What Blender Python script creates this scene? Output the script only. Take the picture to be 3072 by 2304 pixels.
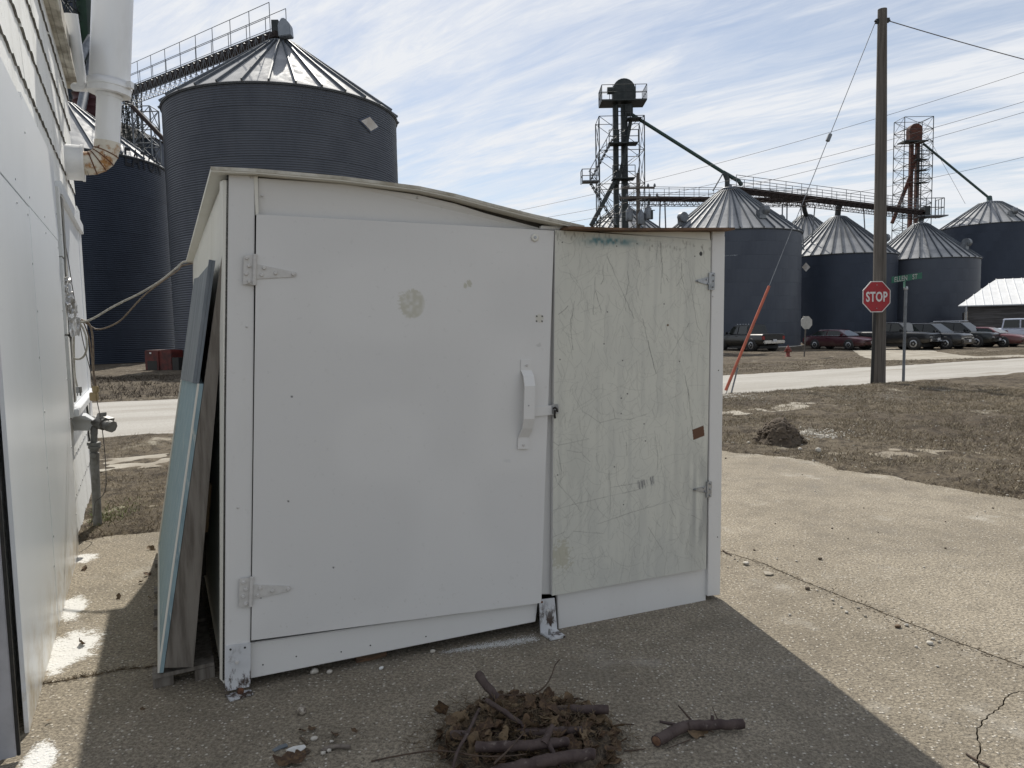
import bpy, bmesh, math, random
import numpy as np
from mathutils import Vector, Matrix
random.seed(7); rng = np.random.default_rng(7)
scene = bpy.context.scene
for o in list(bpy.data.objects): bpy.data.objects.remove(o)

# ------------------------------------------------------------------ camera
FOC = 2130.0; CX, CY = 1536.0, 1152.0; EYE = 1.6       # focal length and centre in photo pixels (3072 x 2304)
PITCH = math.radians(4.4); ROLL = math.radians(1.15)
fwd = Vector((0, math.cos(PITCH), -math.sin(PITCH)))
_u0 = Vector((0, math.sin(PITCH), math.cos(PITCH))); _r0 = Vector((1, 0, 0))
rgt = _r0 * math.cos(ROLL) - _u0 * math.sin(ROLL)
upv = _u0 * math.cos(ROLL) + _r0 * math.sin(ROLL)
cam_d = bpy.data.cameras.new('camera'); cam = bpy.data.objects.new('camera', cam_d)
scene.collection.objects.link(cam); scene.camera = cam
cam_d.sensor_width = 36; cam_d.lens = 36 * FOC / 3072; cam_d.clip_start = 0.05; cam_d.clip_end = 3000
cam.matrix_world = Matrix(((rgt.x, upv.x, -fwd.x, 0), (rgt.y, upv.y, -fwd.y, 0), (rgt.z, upv.z, -fwd.z, EYE), (0, 0, 0, 1)))

# ------------------------------------------------------------------ world, sun, exposure
SUN_EL = math.radians(46.0); SUN_AZ = math.radians(-10.5)   # azimuth from +Y towards +X
scene.view_settings.view_transform = 'Standard'; scene.view_settings.look = 'None'
scene.view_settings.exposure = 0.0; scene.view_settings.gamma = 1.0
scene.view_settings.use_curve_mapping = False
world = bpy.data.worlds.new('World'); scene.world = world; world.use_nodes = True
nt = world.node_tree; N = nt.nodes; L = nt.links
bg = N['Background']; bg.inputs['Strength'].default_value = 0.1
sky = N.new('ShaderNodeTexSky'); sky.sky_type = 'NISHITA'; sky.sun_disc = False
sky.sun_elevation = SUN_EL; sky.sun_rotation = SUN_AZ; sky.air_density = 1.0; sky.dust_density = 0.5; sky.ozone_density = 1.6
tc = N.new('ShaderNodeTexCoord')
sep = N.new('ShaderNodeSeparateXYZ'); L.new(tc.outputs['Generated'], sep.inputs[0])
mz = N.new('ShaderNodeMath'); mz.operation = 'MAXIMUM'; L.new(sep.outputs['Z'], mz.inputs[0]); mz.inputs[1].default_value = 0.0
az = N.new('ShaderNodeMath'); az.operation = 'ADD'; L.new(mz.outputs[0], az.inputs[0]); az.inputs[1].default_value = 0.16
dv = N.new('ShaderNodeVectorMath'); dv.operation = 'DIVIDE'; L.new(tc.outputs['Generated'], dv.inputs[0])
cb = N.new('ShaderNodeCombineXYZ')
for i in range(3): L.new(az.outputs[0], cb.inputs[i])
L.new(cb.outputs[0], dv.inputs[1])
def wnoise(scale, loc, rot, stretch, detail, rough, dist):
    m0 = N.new('ShaderNodeMapping'); L.new(dv.outputs[0], m0.inputs[0]); m0.inputs['Rotation'].default_value = (0, 0, rot)
    mp = N.new('ShaderNodeMapping'); L.new(m0.outputs[0], mp.inputs[0])
    mp.inputs['Location'].default_value = loc; mp.inputs['Scale'].default_value = stretch
    n = N.new('ShaderNodeTexNoise'); L.new(mp.outputs[0], n.inputs['Vector'])
    n.inputs['Scale'].default_value = scale; n.inputs['Detail'].default_value = detail; n.inputs['Roughness'].default_value = rough; n.inputs['Distortion'].default_value = dist
    return n.outputs['Fac']
def wramp(s, a, b, v0=0.0, v1=1.0):
    r = N.new('ShaderNodeMapRange'); r.interpolation_type = 'SMOOTHSTEP'; L.new(s, r.inputs[0])
    for i, v in enumerate((a, b, v0, v1)): r.inputs[i + 1].default_value = v
    return r.outputs[0]
def wmath(op, a, b):
    m = N.new('ShaderNodeMath'); m.operation = op
    for i, s in enumerate((a, b)):
        if isinstance(s, (int, float)): m.inputs[i].default_value = s
        else: L.new(s, m.inputs[i])
    return m.outputs[0]
streak = wramp(wnoise(2.0, (3.1, 1.7, 0), math.radians(32), (0.5, 1.9, 1), 10, 0.62, 0.7), 0.34, 0.70)
veil = wramp(wnoise(0.55, (0.4, 5.2, 0), math.radians(25), (0.8, 1.3, 1), 6, 0.6, 0.5), 0.30, 0.62, 0.2, 1.0)
fine = wramp(wnoise(7.0, (1, 1, 0), math.radians(38), (0.35, 1.7, 1), 10, 0.68, 0.9), 0.3, 0.72, 0.66, 1.12)
cov = wmath('MULTIPLY', wmath('ADD', wmath('MULTIPLY', streak, 0.72), wmath('MULTIPLY', veil, 0.58)), fine)
cov = wmath('MINIMUM', cov, 0.97)
mix = N.new('ShaderNodeMixRGB'); L.new(cov, mix.inputs[0]); L.new(sky.outputs[0], mix.inputs[1]); mix.inputs[2].default_value = (8.5, 8.7, 9.05, 1)
L.new(mix.outputs[0], bg.inputs['Color'])
sd = bpy.data.lights.new('sun', 'SUN'); sd.energy = 4.9; sd.angle = math.radians(0.6); sd.color = (1, 0.95, 0.86)
sun = bpy.data.objects.new('sun', sd); scene.collection.objects.link(sun)
to_sun = Vector((math.sin(SUN_AZ) * math.cos(SUN_EL), math.cos(SUN_AZ) * math.cos(SUN_EL), math.sin(SUN_EL)))
sun.rotation_euler = to_sun.to_track_quat('Z', 'Y').to_euler(); sun.location = (0, 0, 40)
scene.render.resolution_x = 1024; scene.render.resolution_y = 768

# ------------------------------------------------------------------ survey helpers: rays of the photograph cut with real planes
DS = 3072 / 2212.0
def ray(x, y): return fwd + rgt * ((x - CX) / FOC) - upv * ((y - CY) / FOC)
EYEP = Vector((0, 0, EYE))
def rayd(x, y): return ray(x * DS, y * DS)
def gp(x, y, z=0.0):
    d = rayd(x, y); return EYEP + d * ((z - EYE) / d.z)
def at(x, y, Y):
    d = rayd(x, y); return EYEP + d * (Y / d.y)
TH = math.radians(25.0); CT, ST = math.cos(TH), math.sin(TH)
def uv2xy(u, v): return (u * CT - v * ST, u * ST + v * CT)
def xy2uv(x, y): return (x * CT + y * ST, -x * ST + y * CT)
def sstep(a, b, x): t = np.clip((np.asarray(x, float) - a) / (b - a), 0, 1); return t * t * (3 - 2 * t)
def base_h(x, y):
    u, v = xy2uv(np.asarray(x, float), np.asarray(y, float))
    return -0.35 * sstep(9, 27, v) * sstep(-2, 9, u)
def gq(x, y, dz=0.0):                       # ground point under a pixel on the gently falling ground
    p = gp(x, y)
    for _ in range(12): p = gp(x, y, float(base_h(p.x, p.y)) + dz)
    return p

# ------------------------------------------------------------------ object helpers
COL = scene.collection
WL = {}
def wl(o): return WL.get(o.name, Vector((0, 0, 0))) if o is not None else Vector((0, 0, 0))
def tag(o, label=None, cat=None, group=None, kind=None):
    if label: o['label'] = label
    if cat: o['category'] = cat
    if group: o['group'] = group
    if kind: o['kind'] = kind
    return o
def thing(name, label, cat, loc=(0, 0, 0), rz=0.0, group=None):
    o = bpy.data.objects.new(name, None); COL.objects.link(o); o.empty_display_size = 0.2
    o.location = loc; o.rotation_euler = (0, 0, rz); WL[o.name] = Vector(loc)
    return tag(o, label, cat, group)
def link(name, me, parent=None, local=False):
    o = bpy.data.objects.new(name, me); COL.objects.link(o)
    if parent is not None: o.parent = parent
    WL[o.name] = wl(parent)
    return o
class MB:
    def __init__(s): s.v = []; s.f = []; s.sm = []
    def add(s, vs, fs, smooth=False):
        b = len(s.v); s.v.extend([tuple(v) for v in vs]); s.f.extend([tuple(i + b for i in f) for f in fs]); s.sm.extend([smooth] * len(fs)); return s
    def box(s, c, size, ax=None):
        c = Vector(c); ax = ax or (Vector((1, 0, 0)), Vector((0, 1, 0)), Vector((0, 0, 1)))
        h = [x / 2 for x in size]
        vs = [c + ax[0] * (h[0] * i) + ax[1] * (h[1] * j) + ax[2] * (h[2] * k) for k in (-1, 1) for j in (-1, 1) for i in (-1, 1)]
        return s.add(vs, [(0, 2, 3, 1), (4, 5, 7, 6), (0, 1, 5, 4), (2, 6, 7, 3), (0, 4, 6, 2), (1, 3, 7, 5)])
    def prism(s, pts, off):                 # polygon pts extruded by vector off
        n = len(pts); off = Vector(off); a = [Vector(p) for p in pts]; b = [p + off for p in a]
        nrm = Vector((0, 0, 0))
        for i in range(n): nrm += a[i].cross(a[(i + 1) % n])
        fl = nrm.dot(off) > 0
        fs = [tuple(range(n)), tuple(range(2 * n - 1, n - 1, -1))] + [(i, i + n, (i + 1) % n + n, (i + 1) % n) for i in range(n)]
        if fl: fs = [tuple(reversed(f)) for f in fs]
        return s.add(a + b, fs)
    def tube(s, pts, r, n=8, cap=True, smooth=True):
        pts = [Vector(p) for p in pts]; m = len(pts); rs = r if isinstance(r, (list, tuple)) else [r] * m
        vs = []; prev = None
        for i, p in enumerate(pts):
            t = (pts[min(i + 1, m - 1)] - pts[max(i - 1, 0)]).normalized()
            if prev is None:
                a = Vector((0, 0, 1)) if abs(t.z) < 0.9 else Vector((1, 0, 0)); x = t.cross(a).normalized()
            else: x = (prev - t * prev.dot(t)).normalized()
            prev = x; y = t.cross(x)
            vs += [p + (x * math.cos(2 * math.pi * k / n) + y * math.sin(2 * math.pi * k / n)) * rs[i] for k in range(n)]
        fs = [(i * n + k, i * n + (k + 1) % n, (i + 1) * n + (k + 1) % n, (i + 1) * n + k) for i in range(m - 1) for k in range(n)]
        s.add(vs, fs, smooth)
        if cap: s.add(vs[:n], [tuple(reversed(range(n)))]); s.add(vs[-n:], [tuple(range(n))])
        return s
    def bar(s, a, b, w): return s.tube([a, b], w * 0.6, 4, True, False)
    def lathe(s, prof, c, n=24, axis=None, smooth=True):   # profile [(r,h)] about an axis through c
        c = Vector(c); z = Vector(axis).normalized() if axis is not None else Vector((0, 0, 1))
        x = z.cross(Vector((0, 0, 1)) if abs(z.z) < 0.9 else Vector((1, 0, 0))).normalized(); y = z.cross(x)
        vs = [c + z * h + (x * math.cos(2 * math.pi * k / n) + y * math.sin(2 * math.pi * k / n)) * r for r, h in prof for k in range(n)]
        fs = [(i * n + k, i * n + (k + 1) % n, (i + 1) * n + (k + 1) % n, (i + 1) * n + k) for i in range(len(prof) - 1) for k in range(n)]
        s.add(vs, fs, smooth)
        if prof[0][0] > 1e-5: s.add(vs[:n], [tuple(reversed(range(n)))])
        if prof[-1][0] > 1e-5: s.add(vs[-n:], [tuple(range(n))])
        return s
    def mesh(s, name, mat, org=(0, 0, 0), bevel=0.0):
        o = Vector(org); me = bpy.data.meshes.new(name)
        me.from_pydata([(v[0] - o.x, v[1] - o.y, v[2] - o.z) for v in s.v], [], s.f)
        me.polygons.foreach_set('use_smooth', s.sm)
        if mat: me.materials.append(mat)
        bm = bmesh.new(); bm.from_mesh(me); bmesh.ops.recalc_face_normals(bm, faces=bm.faces)
        if bevel > 0:
            es = [e for e in bm.edges if len(e.link_faces) == 2 and e.calc_face_angle(0) > 0.6]
            bmesh.ops.bevel(bm, geom=es, offset=bevel, segments=2, affect='EDGES', clamp_overlap=True)
        bm.to_mesh(me); bm.free(); me.update()
        return me
    def build(s, name, mat, parent=None, local=False, bevel=0.0):
        return link(name, s.mesh(name, mat, (0, 0, 0) if local else wl(parent), bevel), parent)
def box(*a, **k): return MB().box(*a, **k)
def copy_tree(o, parent=None):
    c = o.copy(); COL.objects.link(c); c.parent = parent; WL[c.name] = wl(o)
    for ch in list(o.children): copy_tree(ch, c)
    return c
def grid_mesh(name, P, mat, col=None, smooth=True):    # P: (ny,nx,3) array
    ny, nx = P.shape[:2]; me = bpy.data.meshes.new(name)
    idx = np.arange(ny * nx).reshape(ny, nx)
    q = np.stack([idx[:-1, :-1], idx[:-1, 1:], idx[1:, 1:], idx[1:, :-1]], -1).reshape(-1, 4)
    me.vertices.add(ny * nx); me.vertices.foreach_set('co', P.reshape(-1).astype(np.float32))
    me.loops.add(q.size); me.loops.foreach_set('vertex_index', q.reshape(-1).astype(np.int32))
    me.polygons.add(len(q)); me.polygons.foreach_set('loop_start', np.arange(0, q.size, 4, dtype=np.int32))
    me.polygons.foreach_set('use_smooth', np.full(len(q), smooth))
    me.update(calc_edges=True)
    if mat: me.materials.append(mat)
    if col is not None:
        a = me.color_attributes.new('Col', 'FLOAT_COLOR', 'POINT')
        c = np.ones((ny * nx, 4), np.float32); c[:, :3] = col.reshape(-1, 3); a.data.foreach_set('color', c.reshape(-1))
    return me

# ------------------------------------------------------------------ material helper
MATS = {}
class Mat:
    def __init__(s, name):
        s.m = bpy.data.materials.new(name); s.m.use_nodes = True; s.n = s.m.node_tree.nodes; s.l = s.m.node_tree.links
        s.b = s.n['Principled BSDF']; MATS[name] = s.m; s._tc = None
    def co(s, stretch=(1, 1, 1), rot=(0, 0, 0)):
        if not s._tc: s._tc = s.n.new('ShaderNodeTexCoord')
        src = s._tc.outputs['Object']
        if any(rot): m0 = s.n.new('ShaderNodeMapping'); s.l.new(src, m0.inputs[0]); m0.inputs['Rotation'].default_value = rot; src = m0.outputs[0]
        mp = s.n.new('ShaderNodeMapping'); s.l.new(src, mp.inputs[0]); mp.inputs['Scale'].default_value = stretch
        return mp.outputs[0]
    def noise(s, scale, detail=4, rough=0.55, stretch=(1, 1, 1), rot=(0, 0, 0), dist=0):
        n = s.n.new('ShaderNodeTexNoise'); s.l.new(s.co(stretch, rot), n.inputs['Vector'])
        n.inputs['Scale'].default_value = scale; n.inputs['Detail'].default_value = detail; n.inputs['Roughness'].default_value = rough; n.inputs['Distortion'].default_value = dist
        return n.outputs['Fac']
    def vor(s, scale, feat='F1', out='Distance', stretch=(1, 1, 1)):
        n = s.n.new('ShaderNodeTexVoronoi'); n.feature = feat; s.l.new(s.co(stretch), n.inputs['Vector']); n.inputs['Scale'].default_value = scale
        return n.outputs[out]
    def rng(s, v, a, b, lo=0.0, hi=1.0, smooth=True):
        r = s.n.new('ShaderNodeMapRange'); r.interpolation_type = 'SMOOTHSTEP' if smooth else 'LINEAR'; s.l.new(v, r.inputs[0])
        for i, x in enumerate((a, b, lo, hi)): r.inputs[i + 1].default_value = x
        return r.outputs[0]
    def math(s, op, a, b=0.0):
        m = s.n.new('ShaderNodeMath'); m.operation = op
        for i, x in enumerate((a, b)):
            if isinstance(x, (int, float)): m.inputs[i].default_value = x
            else: s.l.new(x, m.inputs[i])
        return m.outputs[0]
    def mix(s, f, a, b, mode='MIX'):
        m = s.n.new('ShaderNodeMixRGB'); m.blend_type = mode
        for i, x in enumerate((f, a, b)):
            if isinstance(x, (int, float)): m.inputs[i].default_value = x
            elif isinstance(x, tuple): m.inputs[i].default_value = (x[0], x[1], x[2], 1)
            else: s.l.new(x, m.inputs[i])
        return m.outputs[0]
    def attr(s, name='Col'):
        a = s.n.new('ShaderNodeAttribute'); a.attribute_name = name; return a.outputs['Color']
    def color(s, c):
        if isinstance(c, tuple): s.b.inputs['Base Color'].default_value = (c[0], c[1], c[2], 1)
        else: s.l.new(c, s.b.inputs['Base Color'])
        return s
    def set(s, rough=0.6, metal=0.0, spec=0.5):
        if isinstance(rough, (int, float)): s.b.inputs['Roughness'].default_value = rough
        else: s.l.new(rough, s.b.inputs['Roughness'])
        s.b.inputs['Metallic'].default_value = metal; s.b.inputs['Specular IOR Level'].default_value = spec
        return s
    def bump(s, h, strength=0.3, dist=0.01):
        b = s.n.new('ShaderNodeBump'); b.inputs['Strength'].default_value = strength; b.inputs['Distance'].default_value = dist
        s.l.new(h, b.inputs['Height']); s.l.new(b.outputs[0], s.b.inputs['Normal']); return s
def simple(name, c, c2=None, scale=4, rough=0.6, metal=0.0, spec=0.5, stretch=(1, 1, 1), detail=5, lo=0.35, hi=0.65, bump=0.0, bscale=None, bdist=0.01):
    m = Mat(name)
    if c2 is None: c2 = tuple(x * 0.8 for x in c)
    n = m.noise(scale, detail, 0.6, stretch); m.color(m.mix(m.rng(n, lo, hi), c, c2)).set(rough, metal, spec)
    if bump: m.bump(m.noise(bscale or scale * 4, 6, 0.6, stretch), bump, bdist)
    return m.m
# ------------------------------------------------------------------ ground materials
def concrete_mat(name, tint=1.0, stains=()):
    m = Mat(name)
    big = m.rng(m.noise(0.9, 6, 0.6), 0.3, 0.72)
    col = m.mix(big, (0.41 * tint, 0.358 * tint, 0.275 * tint), (0.285 * tint, 0.246 * tint, 0.184 * tint))
    col = m.mix(m.rng(m.noise(5.0, 6, 0.65), 0.42, 0.7, 0, 0.45), col, (0.165 * tint, 0.143 * tint, 0.110 * tint))
    grit = m.rng(m.noise(62, 5, 0.8), 0.36, 0.62)
    col = m.mix(m.math('MULTIPLY', grit, 0.8), col, (0.10, 0.084, 0.064))
    col = m.mix(m.math('MULTIPLY', m.rng(m.noise(0.45, 7, 0.7), 0.5, 0.68), m.rng(m.noise(2.6, 7, 0.7), 0.38, 0.66, 0, 0.75)), col, (0.17 * tint, 0.152 * tint, 0.126 * tint))
    col = m.mix(m.math('MULTIPLY', m.rng(m.noise(1.7, 6, 0.65), 0.56, 0.74), 0.5), col, (0.44 * tint, 0.415 * tint, 0.365 * tint))
    peb = m.vor(46, 'F1'); cell = m.vor(46, 'F1', 'Color')
    pm = m.math('MULTIPLY', m.rng(peb, 0.16, 0.30, 1, 0), m.rng(cell, 0.50, 0.60))
    col = m.mix(m.math('MULTIPLY', pm, 0.85), col, (0.56, 0.52, 0.45))
    peb2 = m.vor(75, 'F1'); cell2 = m.vor(75, 'F1', 'Color')
    col = m.mix(m.math('MULTIPLY', m.rng(peb2, 0.15, 0.35, 1, 0), m.rng(cell2, 0.62, 0.7, 0, 0.7)), col, (0.07, 0.058, 0.045))
    if stains:
        tcn = m.n.new('ShaderNodeTexCoord'); tot = None
        for (cx, cy, rx, ry, rot) in stains:
            mp = m.n.new('ShaderNodeMapping'); mp.vector_type = 'TEXTURE'; m.l.new(tcn.outputs['Object'], mp.inputs[0])
            mp.inputs['Location'].default_value = (cx, cy, 0); mp.inputs['Rotation'].default_value = (0, 0, rot); mp.inputs['Scale'].default_value = (rx, ry, 1)
            ln = m.n.new('ShaderNodeVectorMath'); ln.operation = 'LENGTH'; m.l.new(mp.outputs[0], ln.inputs[0])
            k = m.rng(ln.outputs['Value'], 0.3, 1.35, 1, 0, False); tot = k if tot is None else m.math('MAXIMUM', tot, k)
        ns = m.math('ADD', m.math('MULTIPLY', m.noise(8, 8, 0.75), 1.5), m.math('MULTIPLY', m.noise(75, 4, 0.8), 0.95))
        msk = m.rng(m.math('ADD', ns, m.math('MULTIPLY', tot, 0.7)), 1.52, 1.70)
        msk = m.math('MULTIPLY', msk, m.rng(tot, 0.02, 0.2))
        col = m.mix(m.math('MULTIPLY', msk, 0.95), col, (0.74, 0.73, 0.70))
    m.color(col).set(0.9, 0, 0.3)
    hgt = m.math('ADD', m.math('MULTIPLY', m.rng(peb, 0.0, 0.5, 1, 0), 0.7), m.noise(110, 3, 0.7))
    m.bump(hgt, 0.9, 0.008)
    return m.m
stains = []
for (x, y, rx, ry) in [(180, 1205, .10, .13), (157, 1312, .09, .24), (160, 1395, .17, .26), (125, 1430, .10, .16), (85, 1640, .07, .16)]:
    p = gp(x, y); stains.append((p.x, p.y, rx, ry, math.radians(27)))
M_CONC = concrete_mat('concrete_near', 1.0, stains)
M_CONC2 = concrete_mat('concrete_pale', 1.12, stains[:4])

m = Mat('soil_and_dead_grass')
g1 = m.rng(m.noise(0.35, 5, 0.6), 0.35, 0.65)
c = m.mix(g1, (0.085, 0.066, 0.046), (0.145, 0.118, 0.082))
c = m.mix(m.rng(m.noise(5, 8, 0.8), 0.44, 0.60), c, (0.040, 0.030, 0.021))
c = m.mix(m.rng(m.noise(42, 5, 0.75), 0.54, 0.68, 0, 0.8), c, (0.31, 0.275, 0.215))
c = m.mix(m.math('MULTIPLY', m.rng(m.noise(0.8, 4), 0.62, 0.70), m.rng(m.noise(6, 5, .7), 0.4, 0.6)), c, (0.36, 0.325, 0.26))
m.color(c).set(0.95, 0, 0.2); m.bump(m.noise(30, 6, 0.75), 0.9, 0.03); M_SOIL = m.m

m = Mat('street_surface')
c = m.mix(m.rng(m.noise(0.5, 5, .6, (0.35, 2.0, 1), (0, 0, -TH)), 0.35, 0.65), (0.41, 0.395, 0.365), (0.32, 0.303, 0.272))
c = m.mix(m.rng(m.noise(26, 5, .7), 0.4, 0.7, 0, .6), c, (0.22, 0.195, 0.16))
c = m.mix(m.rng(m.noise(0.22, 6, .7, (0.5, 1.6, 1), (0, 0, -TH)), 0.56, 0.68, 0, .7), c, (0.19, 0.16, 0.12))
m.color(c).set(0.92, 0, 0.3); m.bump(m.noise(40, 5, .7), 0.6, 0.01); M_STREET = m.m
M_LOT = simple('gravel_lot', (0.36, 0.33, 0.275), (0.24, 0.21, 0.165), 1.2, 0.95, bump=0.7, bscale=25, bdist=0.02)

# ------------------------------------------------------------------ ground sheet
def vnoise(x, y, s, seed):                     # value noise for the relief
    r = np.random.default_rng(seed); T = r.random((256, 256))
    X = np.asarray(x) / s; Y = np.asarray(y) / s; xi = np.floor(X).astype(int); yi = np.floor(Y).astype(int)
    fx = X - xi; fy = Y - yi; fx = fx * fx * (3 - 2 * fx); fy = fy * fy * (3 - 2 * fy)
    g = lambda i, j: T[(yi + j) % 256, (xi + i) % 256]
    return (g(0, 0) * (1 - fx) + g(1, 0) * fx) * (1 - fy) + (g(0, 1) * (1 - fx) + g(1, 1) * fx) * fy - 0.5
edge_px = [(1560, 975), (1600, 981), (1640, 984), (1700, 990), (1745, 994), (1775, 1005), (1800, 1017), (1850, 1022), (1900, 1028), (1960, 1040), (2030, 1052), (2100, 1066), (2212, 1084)]
lawn_edge = [gp(*p) for p in edge_px]
poly = [(-3.35, -4.0), (-3.9, 5.0)] + [tuple(gp(*p)[:2]) for p in ((160, 1176), (215, 1166), (275, 1160), (340, 1156))] + [(-1.9, 6.2), (0.0, 7.6), (1.6, 9.1)] + [(p.x, p.y) for p in lawn_edge] + [(5.6, 5.0), (6.6, 3.0), (8.5, 0.0), (10, -4.0)]
PADP = np.array(poly)
def sdist(x, y, P):                            # signed distance to polygon, negative inside
    x = np.asarray(x, float); y = np.asarray(y, float); d = np.full(x.shape, 1e9); ins = np.zeros(x.shape, bool); n = len(P)
    for i in range(n):
        a = P[i]; b = P[(i + 1) % n]; e = b - a; L2 = e @ e
        t = np.clip(((x - a[0]) * e[0] + (y - a[1]) * e[1]) / L2, 0, 1)
        d = np.minimum(d, np.hypot(x - a[0] - t * e[0], y - a[1] - t * e[1]))
        c = (a[1] > y) != (b[1] > y); xs = a[0] + (y - a[1]) / (e[1] if abs(e[1]) > 1e-9 else 1e-9) * e[0]
        ins ^= c & (x < xs)
    return np.where(ins, -d, d)
V0, V1 = 12.75, 20.1
DRV = np.array([tuple(gq(x, y)[:2]) for x, y in ((1905, 781), (1860, 770), (1840, 756), (1900, 750), (2010, 756), (2050, 764), (2110, 770), (2212, 766), (2300, 770))])
def ground_h(x, y):
    x = np.asarray(x, float); y = np.asarray(y, float)
    u, v = xy2uv(x, y); h = base_h(x, y)
    wob = vnoise(x, y, 0.35, 3) * 0.16 + vnoise(x, y, 0.12, 4) * 0.06
    pad = sstep(-0.10, 0.14, sdist(x, y, PADP) + wob)               # 0 on the pad, 1 in the lawn
    vw = v + vnoise(x, y, 1.1, 5) * 0.5 + vnoise(x, y, 0.3, 6) * 0.15
    onst = sstep(V0 - 0.25, V0 + 0.2, vw) * (1 - sstep(V1 - 0.2, V1 + 0.3, vw))
    dr = sstep(-0.3, 0.3, -(sdist(x, y, DRV) + vnoise(x, y, 0.9, 8) * 0.6))
    rel = vnoise(x, y, 1.7, 9) * 0.06 + vnoise(x, y, 0.45, 10) * 0.045 + vnoise(x, y, 0.17, 11) * 0.04
    near = 1 - sstep(30, 90, y)
    lawn = 0.035 + rel * near + 0.055 * sstep(10.0, 11.2, v) * (1 - sstep(12.0, 12.9, v)) * sstep(3, 8, u)
    # berm on the far side of the street, left of the shed
    lawn = lawn + 0.30 * sstep(20.5, 23, v) * (1 - sstep(25, 29, v)) * (1 - sstep(0, 6, u))
    k = np.minimum(pad, 1 - onst) * (1 - dr)
    return h + k * lawn - (1 - k) * 0.04
def lines(segs):
    out = []
    for a, b, s in segs: out += list(np.arange(a, b, s))
    return np.array(out)
def far_lines(start, sgn, s0, lim):
    out = []; x = start; s = s0
    while x < lim: s *= 1.35; x += s; out.append(x)
    return np.array(out) * sgn
gx = np.concatenate([far_lines(16, -1, 0.3, 900)[::-1], lines([(-16, -6, .2), (-6, 8, .075), (8, 22, .14), (22, 40, .4)]), 40 + np.cumsum(1.3 ** np.arange(1, 22))])
gy = np.concatenate([[-900, -300, -100, -30, -10, -4, -2, -1, 0, .4, .8], lines([(1, 11, .075), (11, 22, .11), (22, 36, .22), (36, 70, 1.2)]), 70 + np.cumsum(1.4 * 1.3 ** np.arange(1, 22))])
GX, GY = np.meshgrid(gx, gy); GZ = ground_h(GX, GY)
gnd = link('ground', grid_mesh('ground', np.stack([GX, GY, GZ], -1), M_SOIL)); tag(gnd, kind='structure')

# ------------------------------------------------------------------ street, drive, path
def strip_mesh(name, us, vs, mat, dz):
    U, V = np.meshgrid(us, vs); X, Y = uv2xy(U, V)
    return grid_mesh(name, np.stack([X, Y, base_h(X, Y) + dz], -1), mat)
st = link('street', strip_mesh('street', np.arange(-70, 110, 1.5), np.linspace(V0 - .6, V1 + .6, 12), M_STREET, 0.0)); tag(st, kind='structure')
dpo = [Vector((p[0], p[1], float(base_h(p[0], p[1])) + 0.004)) for p in DRV]
bm = bmesh.new(); bm.faces.new([bm.verts.new(p) for p in dpo]); bmesh.ops.triangulate(bm, faces=bm.faces)
for _ in range(3): bmesh.ops.subdivide_edges(bm, edges=bm.edges, cuts=1, use_grid_fill=True)
for w in bm.verts: w.co.z = float(base_h(w.co.x, w.co.y)) + 0.004
bmesh.ops.recalc_face_normals(bm, faces=bm.faces)
me = bpy.data.meshes.new('gravel_drive'); bm.to_mesh(me); bm.free(); me.materials.append(M_LOT)
if me.polygons[0].normal.z < 0: me.flip_normals()
tag(link('gravel_drive', me), kind='structure')
# pale wheel track of gravel behind the pad, left of the shed
us = np.arange(-9, 12, .25); vs = np.linspace(9.55, 10.5, 5); U, V = np.meshgrid(us, vs); X, Y = uv2xy(U, V)
tr = grid_mesh('gravel_track', np.stack([X, Y, base_h(X, Y) + 0.028 + vnoise(X, Y, .5, 21) * .02], -1), M_LOT)
tag(link('gravel_track', tr), kind='structure')

# ------------------------------------------------------------------ concrete slabs with open joints
def jag(pts, amp, step, seed):
    r = random.Random(seed); out = []
    for a, b in zip(pts[:-1], pts[1:]):
        a = Vector(a); b = Vector(b); n = max(1, int((b - a).length / step)); t = (b - a).normalized(); nn = Vector((-t.y, t.x, 0))
        for i in range(n): out.append(a.lerp(b, i / n) + nn * r.uniform(-amp, amp))
    return out + [Vector(pts[-1])]
def off_poly(pts, d):                          # shift an open line sideways in the ground plane
    out = []
    for i, p in enumerate(pts):
        t = (pts[min(i + 1, len(pts) - 1)] - pts[max(i - 1, 0)]); t.z = 0; t.normalize(); out.append(p + Vector((-t.y, t.x, 0)) * d)
    return out
def slab(name, pts, mat):
    bm = bmesh.new(); top = [bm.verts.new((p[0], p[1], 0.0)) for p in pts]; bot = [bm.verts.new((p[0], p[1], -0.1)) for p in pts]
    f = bm.faces.new(top); n = len(pts)
    for i in range(n): bm.faces.new((top[i], top[(i + 1) % n], bot[(i + 1) % n], bot[i]))
    bmesh.ops.triangulate(bm, faces=[f]); bmesh.ops.recalc_face_normals(bm, faces=bm.faces)
    me = bpy.data.meshes.new(name); bm.to_mesh(me); bm.free(); me.materials.append(mat)
    return tag(link(name, me), kind='structure')
JA = [gp(2330, 1485), gp(2212, 1440), gp(2060, 1385), gp(1900, 1320), gp(1740, 1258), gp(1650, 1218), gp(1560, 1190)]
JAe = [JA[-1] + (JA[-1] - JA[-2]).normalized() * 3.9]
JA = jag(JA + JAe, 0.006, 0.05, 1)
JL = jag([gp(328, 1440), gp(230, 1452), gp(140, 1470), gp(75, 1479), gp(-60, 1500)], 0.008, 0.04, 2)
JM = [JA[-1], gp(328, 1440)]
JN = [gp(1650, 1218), gp(1560, 1190)]
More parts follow.
